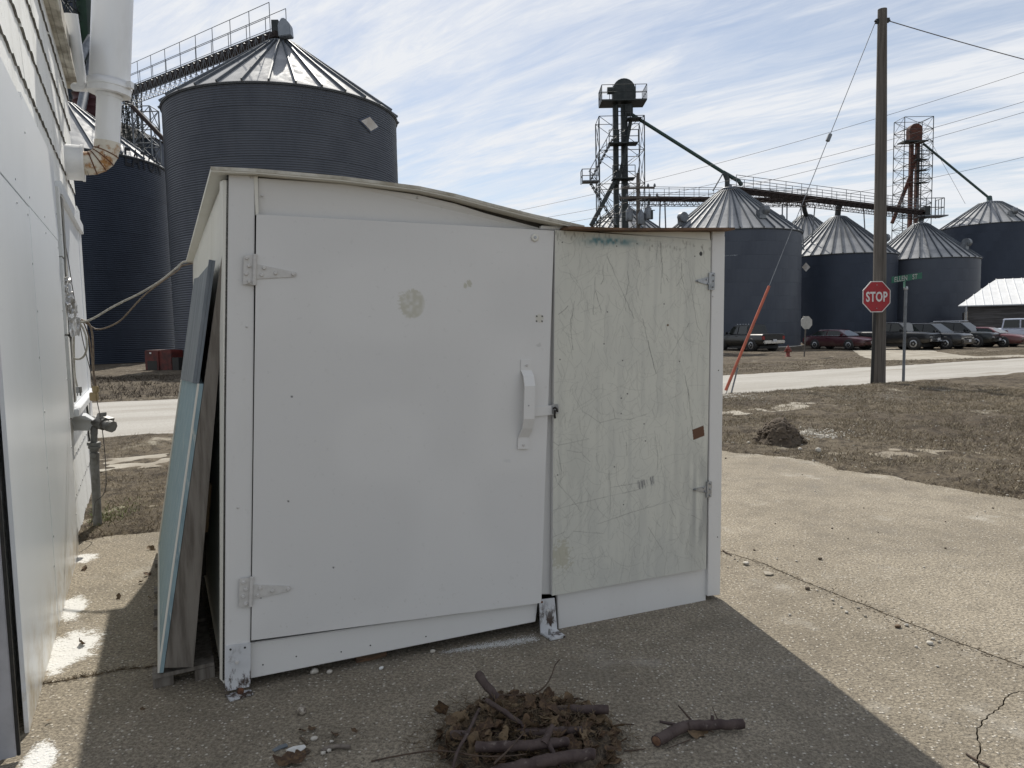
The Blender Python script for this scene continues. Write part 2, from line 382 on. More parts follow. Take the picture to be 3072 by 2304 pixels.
# the right joint runs behind the shed; the left joint runs under it
mid = [Vector((1.0, 4.75, 0)), Vector((-0.3, 4.1, 0))]
JR = jag([gp(2330, 1485), gp(2212, 1440), gp(2060, 1385), gp(1900, 1320), gp(1740, 1258), gp(1650, 1218), gp(1560, 1190)] + mid + [gp(328, 1440)], 0.006, 0.05, 1)
joint = JR + JL[1:]
CR = jag([gp(2330, 1500), gp(2212, 1492), gp(2180, 1500), gp(2160, 1528), gp(2125, 1556), gp(2108, 1578), gp(2116, 1612), gp(2112, 1640), gp(2130, 1690), gp(2120, 1780)], 0.005, 0.02, 5)
g = 0.005
upper = off_poly(joint, -g) ; lower = off_poly(joint, g)
JX = joint[0] + (joint[0] - gp(1900, 1320)).normalized() * 7.0; JD = (joint[0] - JX).normalized(); JN_ = Vector((-JD.y, JD.x, 0))
slab('concrete_slab', [JX - JN_ * g] + upper + [Vector((-5.5, 3.2, 0)), Vector((-5.0, 7.0, 0)), Vector((-1.5, 8.0, 0)), Vector((1.5, 11.0, 0)), Vector((6.5, 8.0, 0)), Vector((9.5, 5.0, 0)), Vector((12, -3.4, 0))], M_CONC2)
CRl = off_poly(CR, 0.0028); CRr = off_poly(CR, -0.0028)
slab('concrete_slab', lower + [Vector((-5.5, 0.5, 0)), Vector((-4.5, -4, 0)), Vector((1.6, -4, 0))] + list(reversed(CRr)), M_CONC)
slab('concrete_slab', CRl + [Vector((1.66, -4, 0)), Vector((5.7, -4, 0)), JX + JN_ * g], M_CONC)
# ------------------------------------------------------------------ dead grass, clods and stones on the lawn (nobody could count them)
M_BLADE = Mat('dead_grass_blades')
c = M_BLADE.mix(M_BLADE.rng(M_BLADE.noise(0.9, 4), .4, .6), (0.27, 0.222, 0.155), (0.135, 0.106, 0.072))
c = M_BLADE.mix(M_BLADE.rng(M_BLADE.noise(60, 2), .45, .6), c, (0.36, 0.31, 0.22)); M_BLADE.color(c).set(0.85, 0, 0.2); M_BLADE = M_BLADE.m
M_BLADESH = simple('shaded_dead_grass', (0.075, 0.058, 0.038), (0.045, 0.034, 0.023), 2, .9)  # dead grass darkened to carry the big bin's shadow in its colour
M_GREENB = simple('green_weed_blades', (0.10, 0.15, 0.035), (0.16, 0.17, 0.06), 20, .8)
def blades(name, X, Y, hmin, hmax, w, mat, lean=0.9):
    n = len(X); Z = ground_h(X, Y) - 0.004
    a = rng.uniform(0, 2 * np.pi, n); h = rng.uniform(hmin, hmax, n); le = rng.uniform(0.2, lean, n) * h * 1.6
    b = rng.uniform(0, 2 * np.pi, n); wx = np.cos(b) * w * h / hmax; wy = np.sin(b) * w * h / hmax
    P = np.empty((n, 3, 3)); P[:, 0] = np.stack([X - wx, Y - wy, Z], -1); P[:, 1] = np.stack([X + wx, Y + wy, Z], -1)
    P[:, 2] = np.stack([X + np.cos(a) * le, Y + np.sin(a) * le, Z + h], -1)
    me = bpy.data.meshes.new(name); me.vertices.add(n * 3); me.vertices.foreach_set('co', P.reshape(-1).astype(np.float32))
    me.loops.add(n * 3); me.loops.foreach_set('vertex_index', np.arange(n * 3, dtype=np.int32)); me.polygons.add(n); me.polygons.foreach_set('loop_start', np.arange(0, n * 3, 3, dtype=np.int32))
    me.update(calc_edges=True); me.materials.append(mat); return me
def lawn_pts(n, umin, umax, vmin, vmax, extra=None):
    X = []; Y = []; tot = 0
    while tot < n:
        u = rng.uniform(umin, umax, n); v = rng.uniform(vmin, vmax, n); x, y = uv2xy(u, v)
        k = (sdist(x, y, PADP) > -0.02) & (sdist(x, y, DRV) > 0.2)
        k &= (vnoise(x, y, 0.6, 31) + vnoise(x, y, 0.2, 32) * 0.7 + rng.uniform(-.35, .35, n)) > -0.12
        k &= (np.abs(x) < y * 0.82 + 1) & ~((v > V0 - .1) & (v < V1 + .1)) & ~((v > 9.55) & (v < 10.5) & (u < 3))
        X.append(x[k]); Y.append(y[k]); tot += k.sum()
    return np.concatenate(X)[:n], np.concatenate(Y)[:n]
x, y = lawn_pts(120000, 2, 17, 2, 12.9); me1 = blades('dead_grass', x, y, .012, .055, .006, M_BLADE)
tag(link('dead_grass', me1), 'short matted dead grass on the lawn beside the concrete pad', 'grass', kind='stuff')
x, y = lawn_pts(26000, -9, 2, 4.5, 12.7)
k = ~((x > -2.9) & (y < 8.2) & (x < 2)); tag(link('dead_grass', blades('dead_grass', x[k], y[k], .012, .055, .004, M_BLADE)), 'straggly dead grass and soil between the white building and the street', 'grass', kind='stuff')
x, y = lawn_pts(30000, 4, 60, 20.1, 27); tag(link('dead_grass', blades('dead_grass', x, y, .02, .07, .012, M_BLADE)), 'tan dead grass verge across the street by the hydrant', 'grass', kind='stuff')
x, y = lawn_pts(16000, -16, 2, 20.3, 30); tag(link('dead_grass', blades('dead_grass', x, y, .03, .10, .012, M_BLADESH)), 'dead grass bank coloured for bin shade, across the street below the bins', 'grass', kind='stuff')
gc = gp(172, 1125); n = 900
x = gc.x + .1 + rng.normal(0, .16, n); y = gc.y + rng.normal(0, .28, n)
k = (x + 2.103) * 0.886 + (y - 2.894) * 0.4636 > 0.06
tag(link('green_weeds', blades('green_weeds', x[k], y[k], .015, .05, .006, M_GREENB, 1.4)), 'small green weeds at the foot of the white building wall', 'weeds', kind='stuff')
# pale stones and lumps in the lawn
M_STONE = simple('pale_stone', (0.55, 0.52, 0.46), (0.38, 0.35, 0.30), 30, .85)
M_CLOD = simple('dark_soil', (0.055, 0.041, 0.029), (0.12, 0.092, 0.064), 30, .95, bump=.8, bscale=80)
def rock_bm(bm, p, r, flat=0.6, seed=0):
    rr = random.Random(seed); s = bmesh.ops.create_icosphere(bm, subdivisions=1, radius=1.0)
    sx, sy, sz = rr.uniform(.8, 1.3), rr.uniform(.7, 1.1), flat * rr.uniform(.8, 1.1)
    a = rr.uniform(0, 6.28)
    for w in s['verts']:
        q = Vector((w.co.x * sx, w.co.y * sy, w.co.z * sz)) * (r * rr.uniform(.82, 1.15)); q = Matrix.Rotation(a, 3, 'Z') @ q; w.co = q + Vector(p)
def rock_cloud(name, pts, mat, label, cat, kind='stuff', flat=.6):
    bm = bmesh.new()
    for i, (x, y, r) in enumerate(pts): rock_bm(bm, (x, y, float(ground_h(x, y)) + r * .3), r, flat, i)
    me = bpy.data.meshes.new(name); bm.to_mesh(me); bm.free(); me.materials.append(mat)
    return tag(link(name, me), label, cat, kind=kind)
x, y = lawn_pts(1500, 2, 17, 2, 12.7)
rock_cloud('lawn_stones', [(a, b, random.uniform(.005, .016)) for a, b in zip(x, y)], M_STONE, 'scattered pale stones lying in the dead grass lawn', 'stones')
gpch = gp(1745, 941); rock_cloud('gravel_patch', [(gpch.x + random.gauss(0, .22), gpch.y + random.gauss(0, .22), random.uniform(.008, .02)) for _ in range(700)], M_STONE, 'patch of white gravel in the lawn behind the soil mound', 'gravel')
gpch = gp(1880, 862); rock_cloud('gravel_patch', [(gpch.x + random.gauss(0, .9), gpch.y + random.gauss(0, .5), random.uniform(.006, .014)) for _ in range(1500)], M_LOT, 'bare sandy gravel patch in the lawn before the utility pole', 'gravel')
gpch = gp(1570, 862); rock_cloud('gravel_patch', [(gpch.x + random.gauss(0, .35), gpch.y + random.gauss(0, .5), random.uniform(.008, .02)) for _ in range(500)], M_STONE, 'pale stones at the foot of the orange guy wire guard', 'gravel')
# soil mound
mc = gp(1690, 962); n = 46; A, B = np.meshgrid(np.linspace(-1, 1, n), np.linspace(-1, 1, n)); R = np.hypot(A, B)
hx = mc.x + A * .34; hy = mc.y + .1 + B * .34
hh = np.clip(1 - R ** 2, 0, 1) ** 1.15 * .29 * (1 + vnoise(hx, hy, .11, 41) * .8) + vnoise(hx, hy, .04, 42) * .07 * (R < .98)
mo = link('soil_mound', grid_mesh('soil_mound', np.stack([hx, hy, ground_h(hx, hy) - .02 + hh], -1), M_CLOD)); tag(mo, 'small mound of dark loose soil at the edge of the lawn', 'soil mound')
mo2 = None
x = mc.x + rng.normal(0, .15, 500); y = mc.y + .1 + rng.normal(0, .15, 500)
bm = bmesh.new()
for i in range(420):
    rr = math.hypot(x[i] - mc.x, y[i] - mc.y - .1) / .34
    if rr < 1: rock_bm(bm, (x[i], y[i], float(ground_h(x[i], y[i])) + max(0, 1 - rr * rr) ** 1.15 * .29), random.uniform(.010, .034), .8, i)
me = bpy.data.meshes.new('clods'); bm.to_mesh(me); bm.free(); me.materials.append(M_CLOD); cl = link('clods', me, mo); cl['kind'] = 'stuff'
# ------------------------------------------------------------------ paints
def paint_mat(name, attr=False, base=(0.645, 0.637, 0.618), dirt=(0.50, 0.485, 0.45), rough=0.42, streak=(1, 1, .25)):
    m = Mat(name); c = m.attr() if attr else base
    c = m.mix(m.rng(m.noise(2.2, 6, .6, streak), .48, .78, 0, .35), c, dirt)
    c = m.mix(m.rng(m.noise(38, 3, .6), .62, .75, 0, .12), c, (0.3, 0.29, 0.26))
    m.color(c).set(m.rng(m.noise(7, 4), .3, .7, rough - .06, rough + .16), 0, .4)
    m.bump(m.math('ADD', m.noise(3.0, 4), m.math('MULTIPLY', m.noise(160, 2), .06)), .22, .012); return m.m
M_WHITE = paint_mat('shed_white_paint')
M_DOOR = paint_mat('shed_door_paint', True, dirt=(0.54, 0.53, 0.51))
M_GREY = paint_mat('worn_grey_paint', True, dirt=(0.40, 0.40, 0.36), rough=.55)
M_CREAM = paint_mat('aged_white_paint', False, (0.68, 0.665, 0.60), (0.47, 0.44, 0.36), .55)
M_ROOFED = simple('roof_sheet', (0.55, 0.53, 0.47), (0.32, 0.29, 0.23), 9, .8, bump=.4)
M_BROWN = simple('bare_plywood', (0.16, 0.09, 0.05), (0.08, 0.05, 0.03), 12, .85, stretch=(1, 1, 6), bump=.5)
M_DARKIN = simple('dark_interior', (0.05, 0.045, 0.04), (0.03, 0.027, 0.022), 5, .9)
m = Mat('rusty_white_bracket')
r1 = m.rng(m.noise(14, 7, .75, (1, 1, .45)), .50, .60)
m._g = None
c = m.mix(m.rng(m.noise(5, 5), .4, .7, 0, .5), (0.62, 0.63, 0.64), (0.42, 0.43, 0.45)); sepz = m.n.new('ShaderNodeSeparateXYZ'); m.l.new(m.co(), sepz.inputs[0])
low = m.rng(sepz.outputs[2], .26, .05); c = m.mix(m.math('MULTIPLY', r1, low), c, (0.055, 0.035, 0.025)); m.color(c).set(.6, .2); m.bump(r1, .3, .004); M_BRACK = m.m
M_BOLT = simple('painted_bolt', (0.56, 0.545, 0.52), (0.50, 0.485, 0.46), 40, .35)
M_GALV = simple('galvanised_metal', (0.42, 0.43, 0.44), (0.27, 0.28, 0.29), 25, .42, .75)
M_RUST = simple('rust', (0.17, 0.07, 0.03), (0.08, 0.035, 0.02), 30, .9, bump=.6)
M_BLACK = simple('black_metal', (0.018, 0.018, 0.018), (0.03, 0.028, 0.025), 30, .5, .3)

FL = Vector((-1.308, 3.058, 0)); FR = Vector((1.192, 4.065, 0)); dfr = (FR - FL).normalized(); nfr = Vector((dfr.y, -dfr.x, 0)); ZUP = Vector((0, 0, 1))
def P(x, y, off=0.0):                      # photo point on the shed's front plane, off metres proud of it
    d = rayd(x, y); p0 = FL + nfr * off; return EYEP + d * ((p0 - EYEP).dot(nfr) / d.dot(nfr))
def front(name, px, off, thick, mat, parent, bevel=0.003):
    b = MB().prism([P(x, y, off) for x, y in px], -nfr * thick); return b.build(name, mat, parent, bevel=bevel)
shed = thing('storage_shed', 'small white plywood storage shed with one white door and one scratched grey door', 'shed', FL)
sdv = Vector((-math.sin(math.radians(26.1)), math.cos(math.radians(26.1)), 0)); DEP = 3.35
# --- frame of the front
front('corner_post', [(494, 376), (551, 380), (546.5, 900), (539.8, 1467), (485, 1474), (488, 900)], .012, .05, M_WHITE, shed)
front('corner_post', [(1538.5, 499), (1566, 499), (1561, 900), (1556, 1285), (1528.5, 1288), (1532.5, 900)], .012, .05, M_WHITE, shed)
front('seam_shade', [(489.5, 378), (494.5, 378), (488.5, 900), (485.5, 1470), (480.5, 1470), (483.5, 900)], .004, .03, M_BLACK, shed, 0)  # black strips stand in for the shade inside the shed's seams
front('seam_shade', [(546, 384), (560, 384), (556, 900), (548, 1467), (536, 1467), (541, 900)], -.03, .012, M_BLACK, shed, 0)
front('seam_shade', [(1526, 500), (1545, 500), (1539, 900), (1534, 1280), (1520, 1280), (1526, 900)], -.032, .012, M_BLACK, shed, 0)
front('middle_post', [(1176, 500), (1203, 500), (1196, 1284), (1166, 1284)], -.012, .05, M_WHITE, shed)
MB().prism([P(x, y, o) for x, y, o in [(557, 384, .004), (740, 397, .004), (905, 421, .002), (985, 440, 0), (1050, 461, -.004), (1120, 480, -.008), (1183, 497, -.012), (1192, 506, -.022), (557, 472, -.016)]], -nfr * .02).build('header_panel', M_WHITE, shed, bevel=.003)
front('header_batten', [(548, 380), (557, 380), (559, 462), (552, 464)], .016, .02, M_CREAM, shed, .001)
front('header_block', [(1170, 487), (1230, 490), (1230, 498), (1165, 495)], .003, .03, M_WHITE, shed)
front('trim_board', [(1290, 496), (1534, 501), (1535, 520), (1420, 511), (1290, 500)], .012, .02, M_CREAM, shed)
front('kick_board', [(541, 1389), (1162, 1300), (1157, 1343), (541, 1466)], -.004, .02, M_WHITE, shed)
kb2 = front('kick_board', [(1203, 1280), (1526, 1222), (1525, 1304), (1207, 1362)], -.006, .02, M_WHITE, shed)
# --- painted door faces (worn spots are in the paint itself)
def painted(name, quad, nx, ny, canvas, off, thick, mat, parent, warp=0.0):
    TL, TR, BR, BL = [P(x, y, off) for x, y in quad]; o = wl(parent)
    U, V = np.meshgrid(np.linspace(0, 1, nx), np.linspace(0, 1, ny)); U = U[..., None]; V = V[..., None]
    G = (np.array(TL) * (1 - U) + np.array(TR) * U) * (1 - V) + (np.array(BL) * (1 - U) + np.array(BR) * U) * V
    w = (vnoise(U[..., 0] * 3 + 7, V[..., 0] * 3 + 2, .8, 51) * warp)[..., None]; G = G + np.array(nfr) * w
    me = grid_mesh(name, G - np.array(o), mat, canvas); ob = link(name, me, parent)
    core = MB().prism([p - nfr * .0035 for p in (TL, TR, BR, BL)], -nfr * thick); core.build('door_core', M_WHITE, ob)
    return ob
class Canvas:
    def __init__(s, x0, x1, y0, y1, nx, ny, base):
        s.x0, s.x1, s.y0, s.y1, s.nx, s.ny = x0, x1, y0, y1, nx, ny
        s.a = np.empty((ny, nx, 3)); s.a[:] = base
        s.X, s.Y = np.meshgrid(np.linspace(x0, x1, nx), np.linspace(y0, y1, ny))
    def blend(s, msk, c): k = np.clip(msk, 0, 1)[..., None]; s.a = s.a * (1 - k) + np.array(c) * k
    def line(s, pts, w, c, al):
        x0 = min(p[0] for p in pts) - w * 3; x1 = max(p[0] for p in pts) + w * 3; y0 = min(p[1] for p in pts) - w * 3; y1 = max(p[1] for p in pts) + w * 3
        fx = (s.nx - 1) / (s.x1 - s.x0); fy = (s.ny - 1) / (s.y1 - s.y0)
        i0, i1 = max(0, int((x0 - s.x0) * fx)), min(s.nx, int((x1 - s.x0) * fx) + 2); j0, j1 = max(0, int((y0 - s.y0) * fy)), min(s.ny, int((y1 - s.y0) * fy) + 2)
        if i1 <= i0 or j1 <= j0: return
        X = s.X[j0:j1, i0:i1]; Y = s.Y[j0:j1, i0:i1]; d = np.full(X.shape, 1e9)
        for (ax, ay), (bx, by) in zip(pts[:-1], pts[1:]):
            ex, ey = bx - ax, by - ay; t = np.clip(((X - ax) * ex + (Y - ay) * ey) / (ex * ex + ey * ey + 1e-9), 0, 1); d = np.minimum(d, np.hypot(X - ax - t * ex, Y - ay - t * ey))
        k = (np.clip(1 - d / w, 0, 1) * al)[..., None]; s.a[j0:j1, i0:i1] = s.a[j0:j1, i0:i1] * (1 - k) + np.array(c) * k
    def spot(s, x, y, rx, ry, c, al, rag=0.0, seed=1, soft=.3):
        d = np.hypot((s.X - x) / rx, (s.Y - y) / ry)
        if rag: d = d + (vnoise(s.X, s.Y, 5, seed) + vnoise(s.X, s.Y, 2.2, seed + 1)) * rag
        s.blend(np.clip((1 - d) / soft, 0, 1) * al, c)
# white door
cw = Canvas(543, 1197, 462, 1384, 330, 460, (0.64, 0.632, 0.615))
cw.blend(sstep(.1, .5, vnoise(cw.X, cw.Y, 160, 61) + .25) * .22, (0.50, 0.495, 0.485))
tan = (0.455, 0.44, 0.36)
ang = np.arctan2(cw.Y - 645, cw.X - 864); rr = np.hypot((cw.X - 864) / 29, (cw.Y - 645) / 34); rag = np.sin(ang * 23) * .07 + np.sin(ang * 41 + 1) * .06 + vnoise(cw.X, cw.Y, 4, 62) * .25
cw.blend(np.clip((1 - rr + rag * sstep(-.9, .9, -np.cos(ang - .3))) / .1, 0, 1) * .85 * np.clip(.8 + vnoise(cw.X, cw.Y, 7, 68), 0, 1), tan)
for k in range(16): cw.line([(834 + random.uniform(-6, 4), 618 + k * 2.6), (848, 620 + k * 2.5)], .9, tan, .6)
cw.spot(983, 600, 4, 6, tan, .9, .5, 63, .2); cw.spot(992, 596, 6, 9, tan, .9, .6, 64, .2)
cw.spot(1167, 676, 11, 11, (0.52, 0.50, 0.43), .8, .4, 65, .2)
for q in ((1160, 670), (1174, 670), (1160, 682), (1174, 682)): cw.spot(*q, 2.6, 2.6, (0.04, 0.04, 0.03), 1)
cw.spot(1168, 740, 6, 5, (0.4, 0.4, 0.38), .5, .9, 66); cw.spot(1100, 1020, 12, 4, (0.5, 0.5, 0.5), .4, .9, 67)
for q in ((616, 851), (612, 1081), (706, 1240), (560, 1290)): cw.spot(*q, 2.4, 2.4, (0.05, 0.05, 0.05), 1)
for k in range(26): x = random.uniform(560, 1180); y = random.uniform(520, 1330); cw.line([(x, y), (x + random.uniform(-8, 8), y + random.uniform(-6, 6))], .9, (0.45, 0.45, 0.44), .5)
for k in range(300): cw.spot(random.uniform(545, 1190), 1384 - abs(random.gauss(0, 22)) - (random.uniform(0, 1) * 50), random.uniform(.8, 2), random.uniform(.8, 2.5), (0.42, 0.40, 0.36), random.uniform(.2, .5)) if k % 4 == 0 else None
d1 = painted('white_door', [(554, 463), (1197, 498), (1169, 1302), (543, 1384)], 330, 460, cw.a, .022, .02, M_DOOR, shed, .006)
# grey door
cg = Canvas(1193, 1536, 497, 1287, 420, 800, (0.585, 0.58, 0.515))
cg.blend(sstep(.0, .5, vnoise(cg.X, cg.Y, 55, 71) + .2) * .3, (0.50, 0.50, 0.455))
cg.blend(sstep(.05, .5, vnoise(cg.X / .22, cg.Y / 3.5, 40, 72) + .1) * .38, (0.45, 0.45, 0.41))
cg.blend(sstep(1000, 1286, cg.Y) * .25 * (1 + vnoise(cg.X, cg.Y, 30, 73)), (0.46, 0.465, 0.44))
cg.blend(sstep(1400, 1536, cg.X) * sstep(930, 1100, cg.Y) * (1 - sstep(1180, 1290, cg.Y)) * .75 * np.clip(.5 + vnoise(cg.X / .3, cg.Y / 2.0, 26, 74) * 1.6, 0, 1), (0.30, 0.30, 0.285))
teal = np.exp(-((cg.X - 1318) / 48) ** 2 - ((cg.Y - 513) / 9) ** 2) + .6 * np.exp(-((cg.X - 1275) / 30) ** 2 - ((cg.Y - 517) / 10) ** 2)
cg.blend(teal * (.75 + vnoise(cg.X, cg.Y, 6, 75) * .9), (0.10, 0.21, 0.23))
rs = random.Random(5)
dark = (0.17, 0.165, 0.15)
for k in range(1700):
    x = rs.uniform(1195, 1533); y = rs.uniform(500, 1270)
    if rs.random() < .62: a = rs.gauss(1.45, .22)
    elif rs.random() < .6: a = rs.gauss(2.2, .5)
    else: a = rs.uniform(0, 3.14)
    ln = abs(rs.gauss(0, 30)) + 5; bend = rs.gauss(0, .12)
    pts = [(x, y)]
    for i in range(6): pts.append((pts[-1][0] + math.cos(a) * ln / 6, pts[-1][1] + math.sin(a) * ln / 6)); a += bend + rs.gauss(0, .16)
    cg.line(pts, rs.choice((.75, .8, 1.0)), dark, rs.uniform(.06, .38))
za = lambda x, y: ((1500 + x * .36165) / DS, (600 + y * .36165) / DS)
zb = lambda x, y: ((1450 + x * .5124) / DS, (1100 + y * .5124) / DS)
S = [[(1027, 490), (1020, 560), (1031, 650), (1000, 780), (1000, 860), (1010, 890)], [(1548, 445), (1590, 760), (1630, 1000), (1690, 1120)], [(1272, 310), (1260, 470)], [(1295, 310), (1310, 560), (1302, 740)], [(1305, 310), (1315, 600)],
     [(753, 615), (745, 800), (742, 930)], [(755, 720), (820, 780)], [(755, 730), (805, 910)], [(590, 820), (562, 1000), (565, 1100), (580, 1220)], [(815, 520), (820, 620), (798, 675)], [(1110, 460), (1120, 520)],
     [(1445, 670), (1510, 560)], [(1480, 410), (1490, 590), (1518, 700)], [(1500, 420), (1535, 455)], [(850, 440), (960, 700), (1080, 960)], [(1150, 960), (1215, 1230), (1275, 1440)], [(465, 930), (540, 860)], [(1200, 1150), (1255, 1390)],
     [(1355, 605), (1378, 640)], [(1430, 1110), (1442, 1135)], [(1520, 1450), (1570, 1650)], [(1400, 1280), (1560, 1000)]]
def wob(pts, amp=1.1):
    out = [pts[0]]
    for a, b in zip(pts[:-1], pts[1:]):
        n_ = max(2, int(math.hypot(b[0] - a[0], b[1] - a[1]) / 7))
        out += [(a[0] + (b[0] - a[0]) * i / n_ + rs.gauss(0, amp * .5), a[1] + (b[1] - a[1]) * i / n_ + rs.gauss(0, amp * .3)) for i in range(1, n_ + 1)]
    return out
def stroke(pts, w, c, al):
    p = wob(pts); k = max(1, len(p) // 5)
    for i in range(0, len(p) - 1, k): cg.line(p[i:i + k + 1], w * rs.uniform(.7, 1.15), c, al * rs.uniform(.45, 1.05))
for s_ in S: stroke([za(*p) for p in s_], 1.05, (0.08, 0.075, 0.068), .8)
S = [[(430, 670), (520, 790), (560, 860)], [(400, 830), (530, 805), (880, 765), (960, 740)], [(740, 250), (755, 310), (840, 320), (945, 290)], [(660, 330), (750, 310)], [(565, 250), (665, 330)], [(1180, 60), (1205, 220), (1230, 410)], [(720, 620), (730, 740), (728, 895)], [(730, 730), (900, 720)],
     [(660, 945), (860, 900), (1150, 850)], [(400, 420), (430, 445), (500, 435), (600, 420)], [(430, 470), (450, 620), (440, 680)], [(1200, 150), (1235, 430)], [(940, 880), (975, 860)], [(820, 460), (825, 540)], [(400, 990), (470, 965)], [(1230, 970), (1300, 1015)], [(960, 1010), (1050, 1170)], [(520, 970), (690, 1010)], [(1090, 880), (1130, 980)], [(990, 400), (1015, 560), (1010, 640)], [(480, 480), (560, 500), (610, 560)]]
for s_ in S: stroke([zb(*p) for p in s_], 1.0, (0.10, 0.095, 0.085), .68)
bx, by = zb(940, 725)
for k in range(26): x = bx + rs.uniform(-19, 19); cg.line([(x, by - 9 + rs.uniform(-3, 3) - (x - bx) * .22), (x + 2, by + 9 + rs.uniform(-6, 3) - (x - bx) * .22)], 1.4, (0.12, 0.12, 0.13), .55)
px, py = zb(1268, 435)
cg.blend(((np.abs(cg.X - px - 1 - (cg.Y - py) * .12) < 14) & (np.abs(cg.Y - py + (cg.X - px) * .32) < 13)) * .97, (0.095, 0.035, 0.012))
cg.spot(*zb(450, 1110), 22, 30, (0.36, 0.33, 0.22), .5, .9, 81)
cg.spot(*za(1370, 1016), 3, 3, (0.12, 0.07, 0.03), .95); cg.spot(*za(1660, 375), 4, 5.5, (0.02, 0.02, 0.02), 1, soft=.15)
for q in [(1095, 320), (925, 350), (490, 345), (1605, 400), (1335, 830), (855, 905), (985, 1320), (1030, 1610), (978, 1645), (480, 1300), (830, 1175), (1480, 1340)]: cg.spot(*za(*q), 1.8, 1.8, (0.05, 0.05, 0.05), .9)
for q in [(787, 185), (824, 160), (926, 352), (752, 605), (808, 845), (428, 620), (788, 279), (935, 460)]: cg.spot(*zb(*q), 1.8, 1.8, (0.06, 0.06, 0.06), .9)
for k in range(90): cg.spot(rs.uniform(1193, 1536), 498 + abs(rs.gauss(0, 7)) + (rs.uniform(0, 20)), rs.uniform(.8, 2.2), rs.uniform(2, 7), (0.22, 0.21, 0.18), rs.uniform(.2, .6))
d2 = painted('grey_door', [(1199, 497), (1536, 519), (1525, 1228), (1193, 1287)], 420, 800, cg.a, .022, .02, M_GREY, shed, .003)
# --- steel angle feet
def angle_foot(face, foot, off, name='angle_foot'):
    b = MB(); b.prism([P(x, y, off) for x, y in face], -nfr * .008)
    h0 = P(*face[3], off); h1 = P(*face[2], off)
    z = .003
    a = [Vector((h0.x, h0.y, z)), Vector((h1.x, h1.y, z)), gp(*foot[0], z), gp(*foot[1], z)]
    b.prism(a, Vector((0, 0, .009)))
    return b.build(name, M_BRACK, shed)
f1 = angle_foot([(486, 1397), (542, 1389), (541, 1483), (486, 1494)], [(547, 1501), (497, 1516)], .022)
f2 = angle_foot([(1165, 1296), (1198, 1292), (1204, 1362), (1168, 1371)], [(1222, 1377), (1190, 1384)], .020)
def bolt(c, n, r, h, mat, parent, name='bolt'): return MB().lathe([(r, 0), (r, h * .7), (r * .75, h)], c, 6, n, False).build(name, mat, parent)
bolt(P(512, 1430, .022), nfr, .009, .010, M_BOLT, f1); bolt(P(1183, 1318, .02), nfr, .008, .01, M_BOLT, f2); bolt(P(1170, 1300, .02), nfr, .006, .008, M_RUST, f2)
bolt(gp(520, 1497, .012), ZUP, .014, .02, M_RUST, f1, 'anchor_bolt'); bolt(gp(1187, 1371, .012), ZUP, .008, .03, M_GALV, f2, 'anchor_bolt')
for q in ((498, 1403), (529, 1399)): MB().lathe([(.005, 0), (.005, .0006)], P(*q, .0222), 10, nfr).build('bolt_hole', M_BLACK, f1)
# --- hinges
def tee_hinge(plate, kn, strap, bolts, mat, bm_, r, off=.026):
    h = MB().prism([P(x, y, off) for x, y in plate], -nfr * .005).build('hinge', mat, shed, bevel=.001)
    MB().prism([P(x, y, off + .001) for x, y in strap], -nfr * .005).build('strap', mat, h, bevel=.001)
    MB().tube([P(kn[0], kn[1], off + .003), P(kn[2], kn[3], off + .003)], r, 12).build('knuckle', mat, h)
    for q in bolts: bolt(P(*q, off), nfr, .0085 if r > .007 else .0055, .008, bm_, h)
    return h
tee_hinge([(526, 551), (551, 551), (549, 615), (525, 614)], (551, 549, 549, 616), [(553, 570), (640, 588), (642, 593), (638, 598), (552, 603)], [(533, 557), (538, 574), (532, 591), (538, 608), (570, 579), (565, 594), (595, 590), (633, 592)], M_BOLT, M_BOLT, .0085)
tee_hinge([(517, 1250), (542, 1248), (541, 1310), (516, 1312)], (544, 1246, 541, 1310), [(547, 1263), (626, 1266), (629, 1271), (625, 1277), (546, 1295)], [(526, 1258), (531, 1273), (525, 1288), (531, 1304), (562, 1270), (557, 1286), (588, 1276), (623, 1272)], M_BOLT, M_BOLT, .0085)
tee_hinge([(1532, 589), (1545, 589), (1544, 626), (1531, 626)], (1533, 589, 1532, 626), [(1531, 598), (1504, 605), (1503, 608), (1531, 616)], [(1541, 594), (1541, 607), (1540, 620), (1526, 604), (1529, 613), (1507, 607)], M_GALV, M_GALV, .005)
tee_hinge([(1527, 1041), (1538, 1040), (1537, 1074), (1526, 1075)], (1528, 1040, 1527, 1075), [(1526, 1050), (1499, 1056), (1498, 1060), (1525, 1065)], [(1534, 1045), (1534, 1057), (1533, 1070), (1520, 1054), (1523, 1062), (1502, 1058)], M_GALV, M_GALV, .005)
# --- pull handle, hasp, eye plate, screws
hp = [(1137, 777, .028), (1137, 800, .028), (1142, 812, .05), (1145, 834, .072), (1143, 905, .072), (1140, 925, .055), (1131, 945, .03), (1130, 970, .03)]
b = MB(); rows = [(P(x - 11.5, y, o), P(x + 11.5, y, o)) for x, y, o in hp]
for (a0, a1), (b0, b1) in zip(rows[:-1], rows[1:]): b.prism([a0, a1, b1, b0], -nfr * .007)
hd = b.build('pull_handle', M_WHITE, shed)
bolt(P(1138, 789, .028), nfr, .007, .006, M_BOLT, hd); bolt(P(1131, 961, .03), nfr, .007, .006, M_BOLT, hd); bolt(P(1142, 876, .072), nfr, .004, .003, M_GALV, hd)
hs = front('hasp', [(1153, 880), (1196, 875), (1197, 896), (1154, 900)], .03, .006, M_WHITE, shed, .001)
MB().prism([P(x, y, .033) for x, y in [(1192, 874), (1206, 873), (1208, 893), (1193, 895)]], -nfr * .006).build('staple_plate', M_GALV, hs)
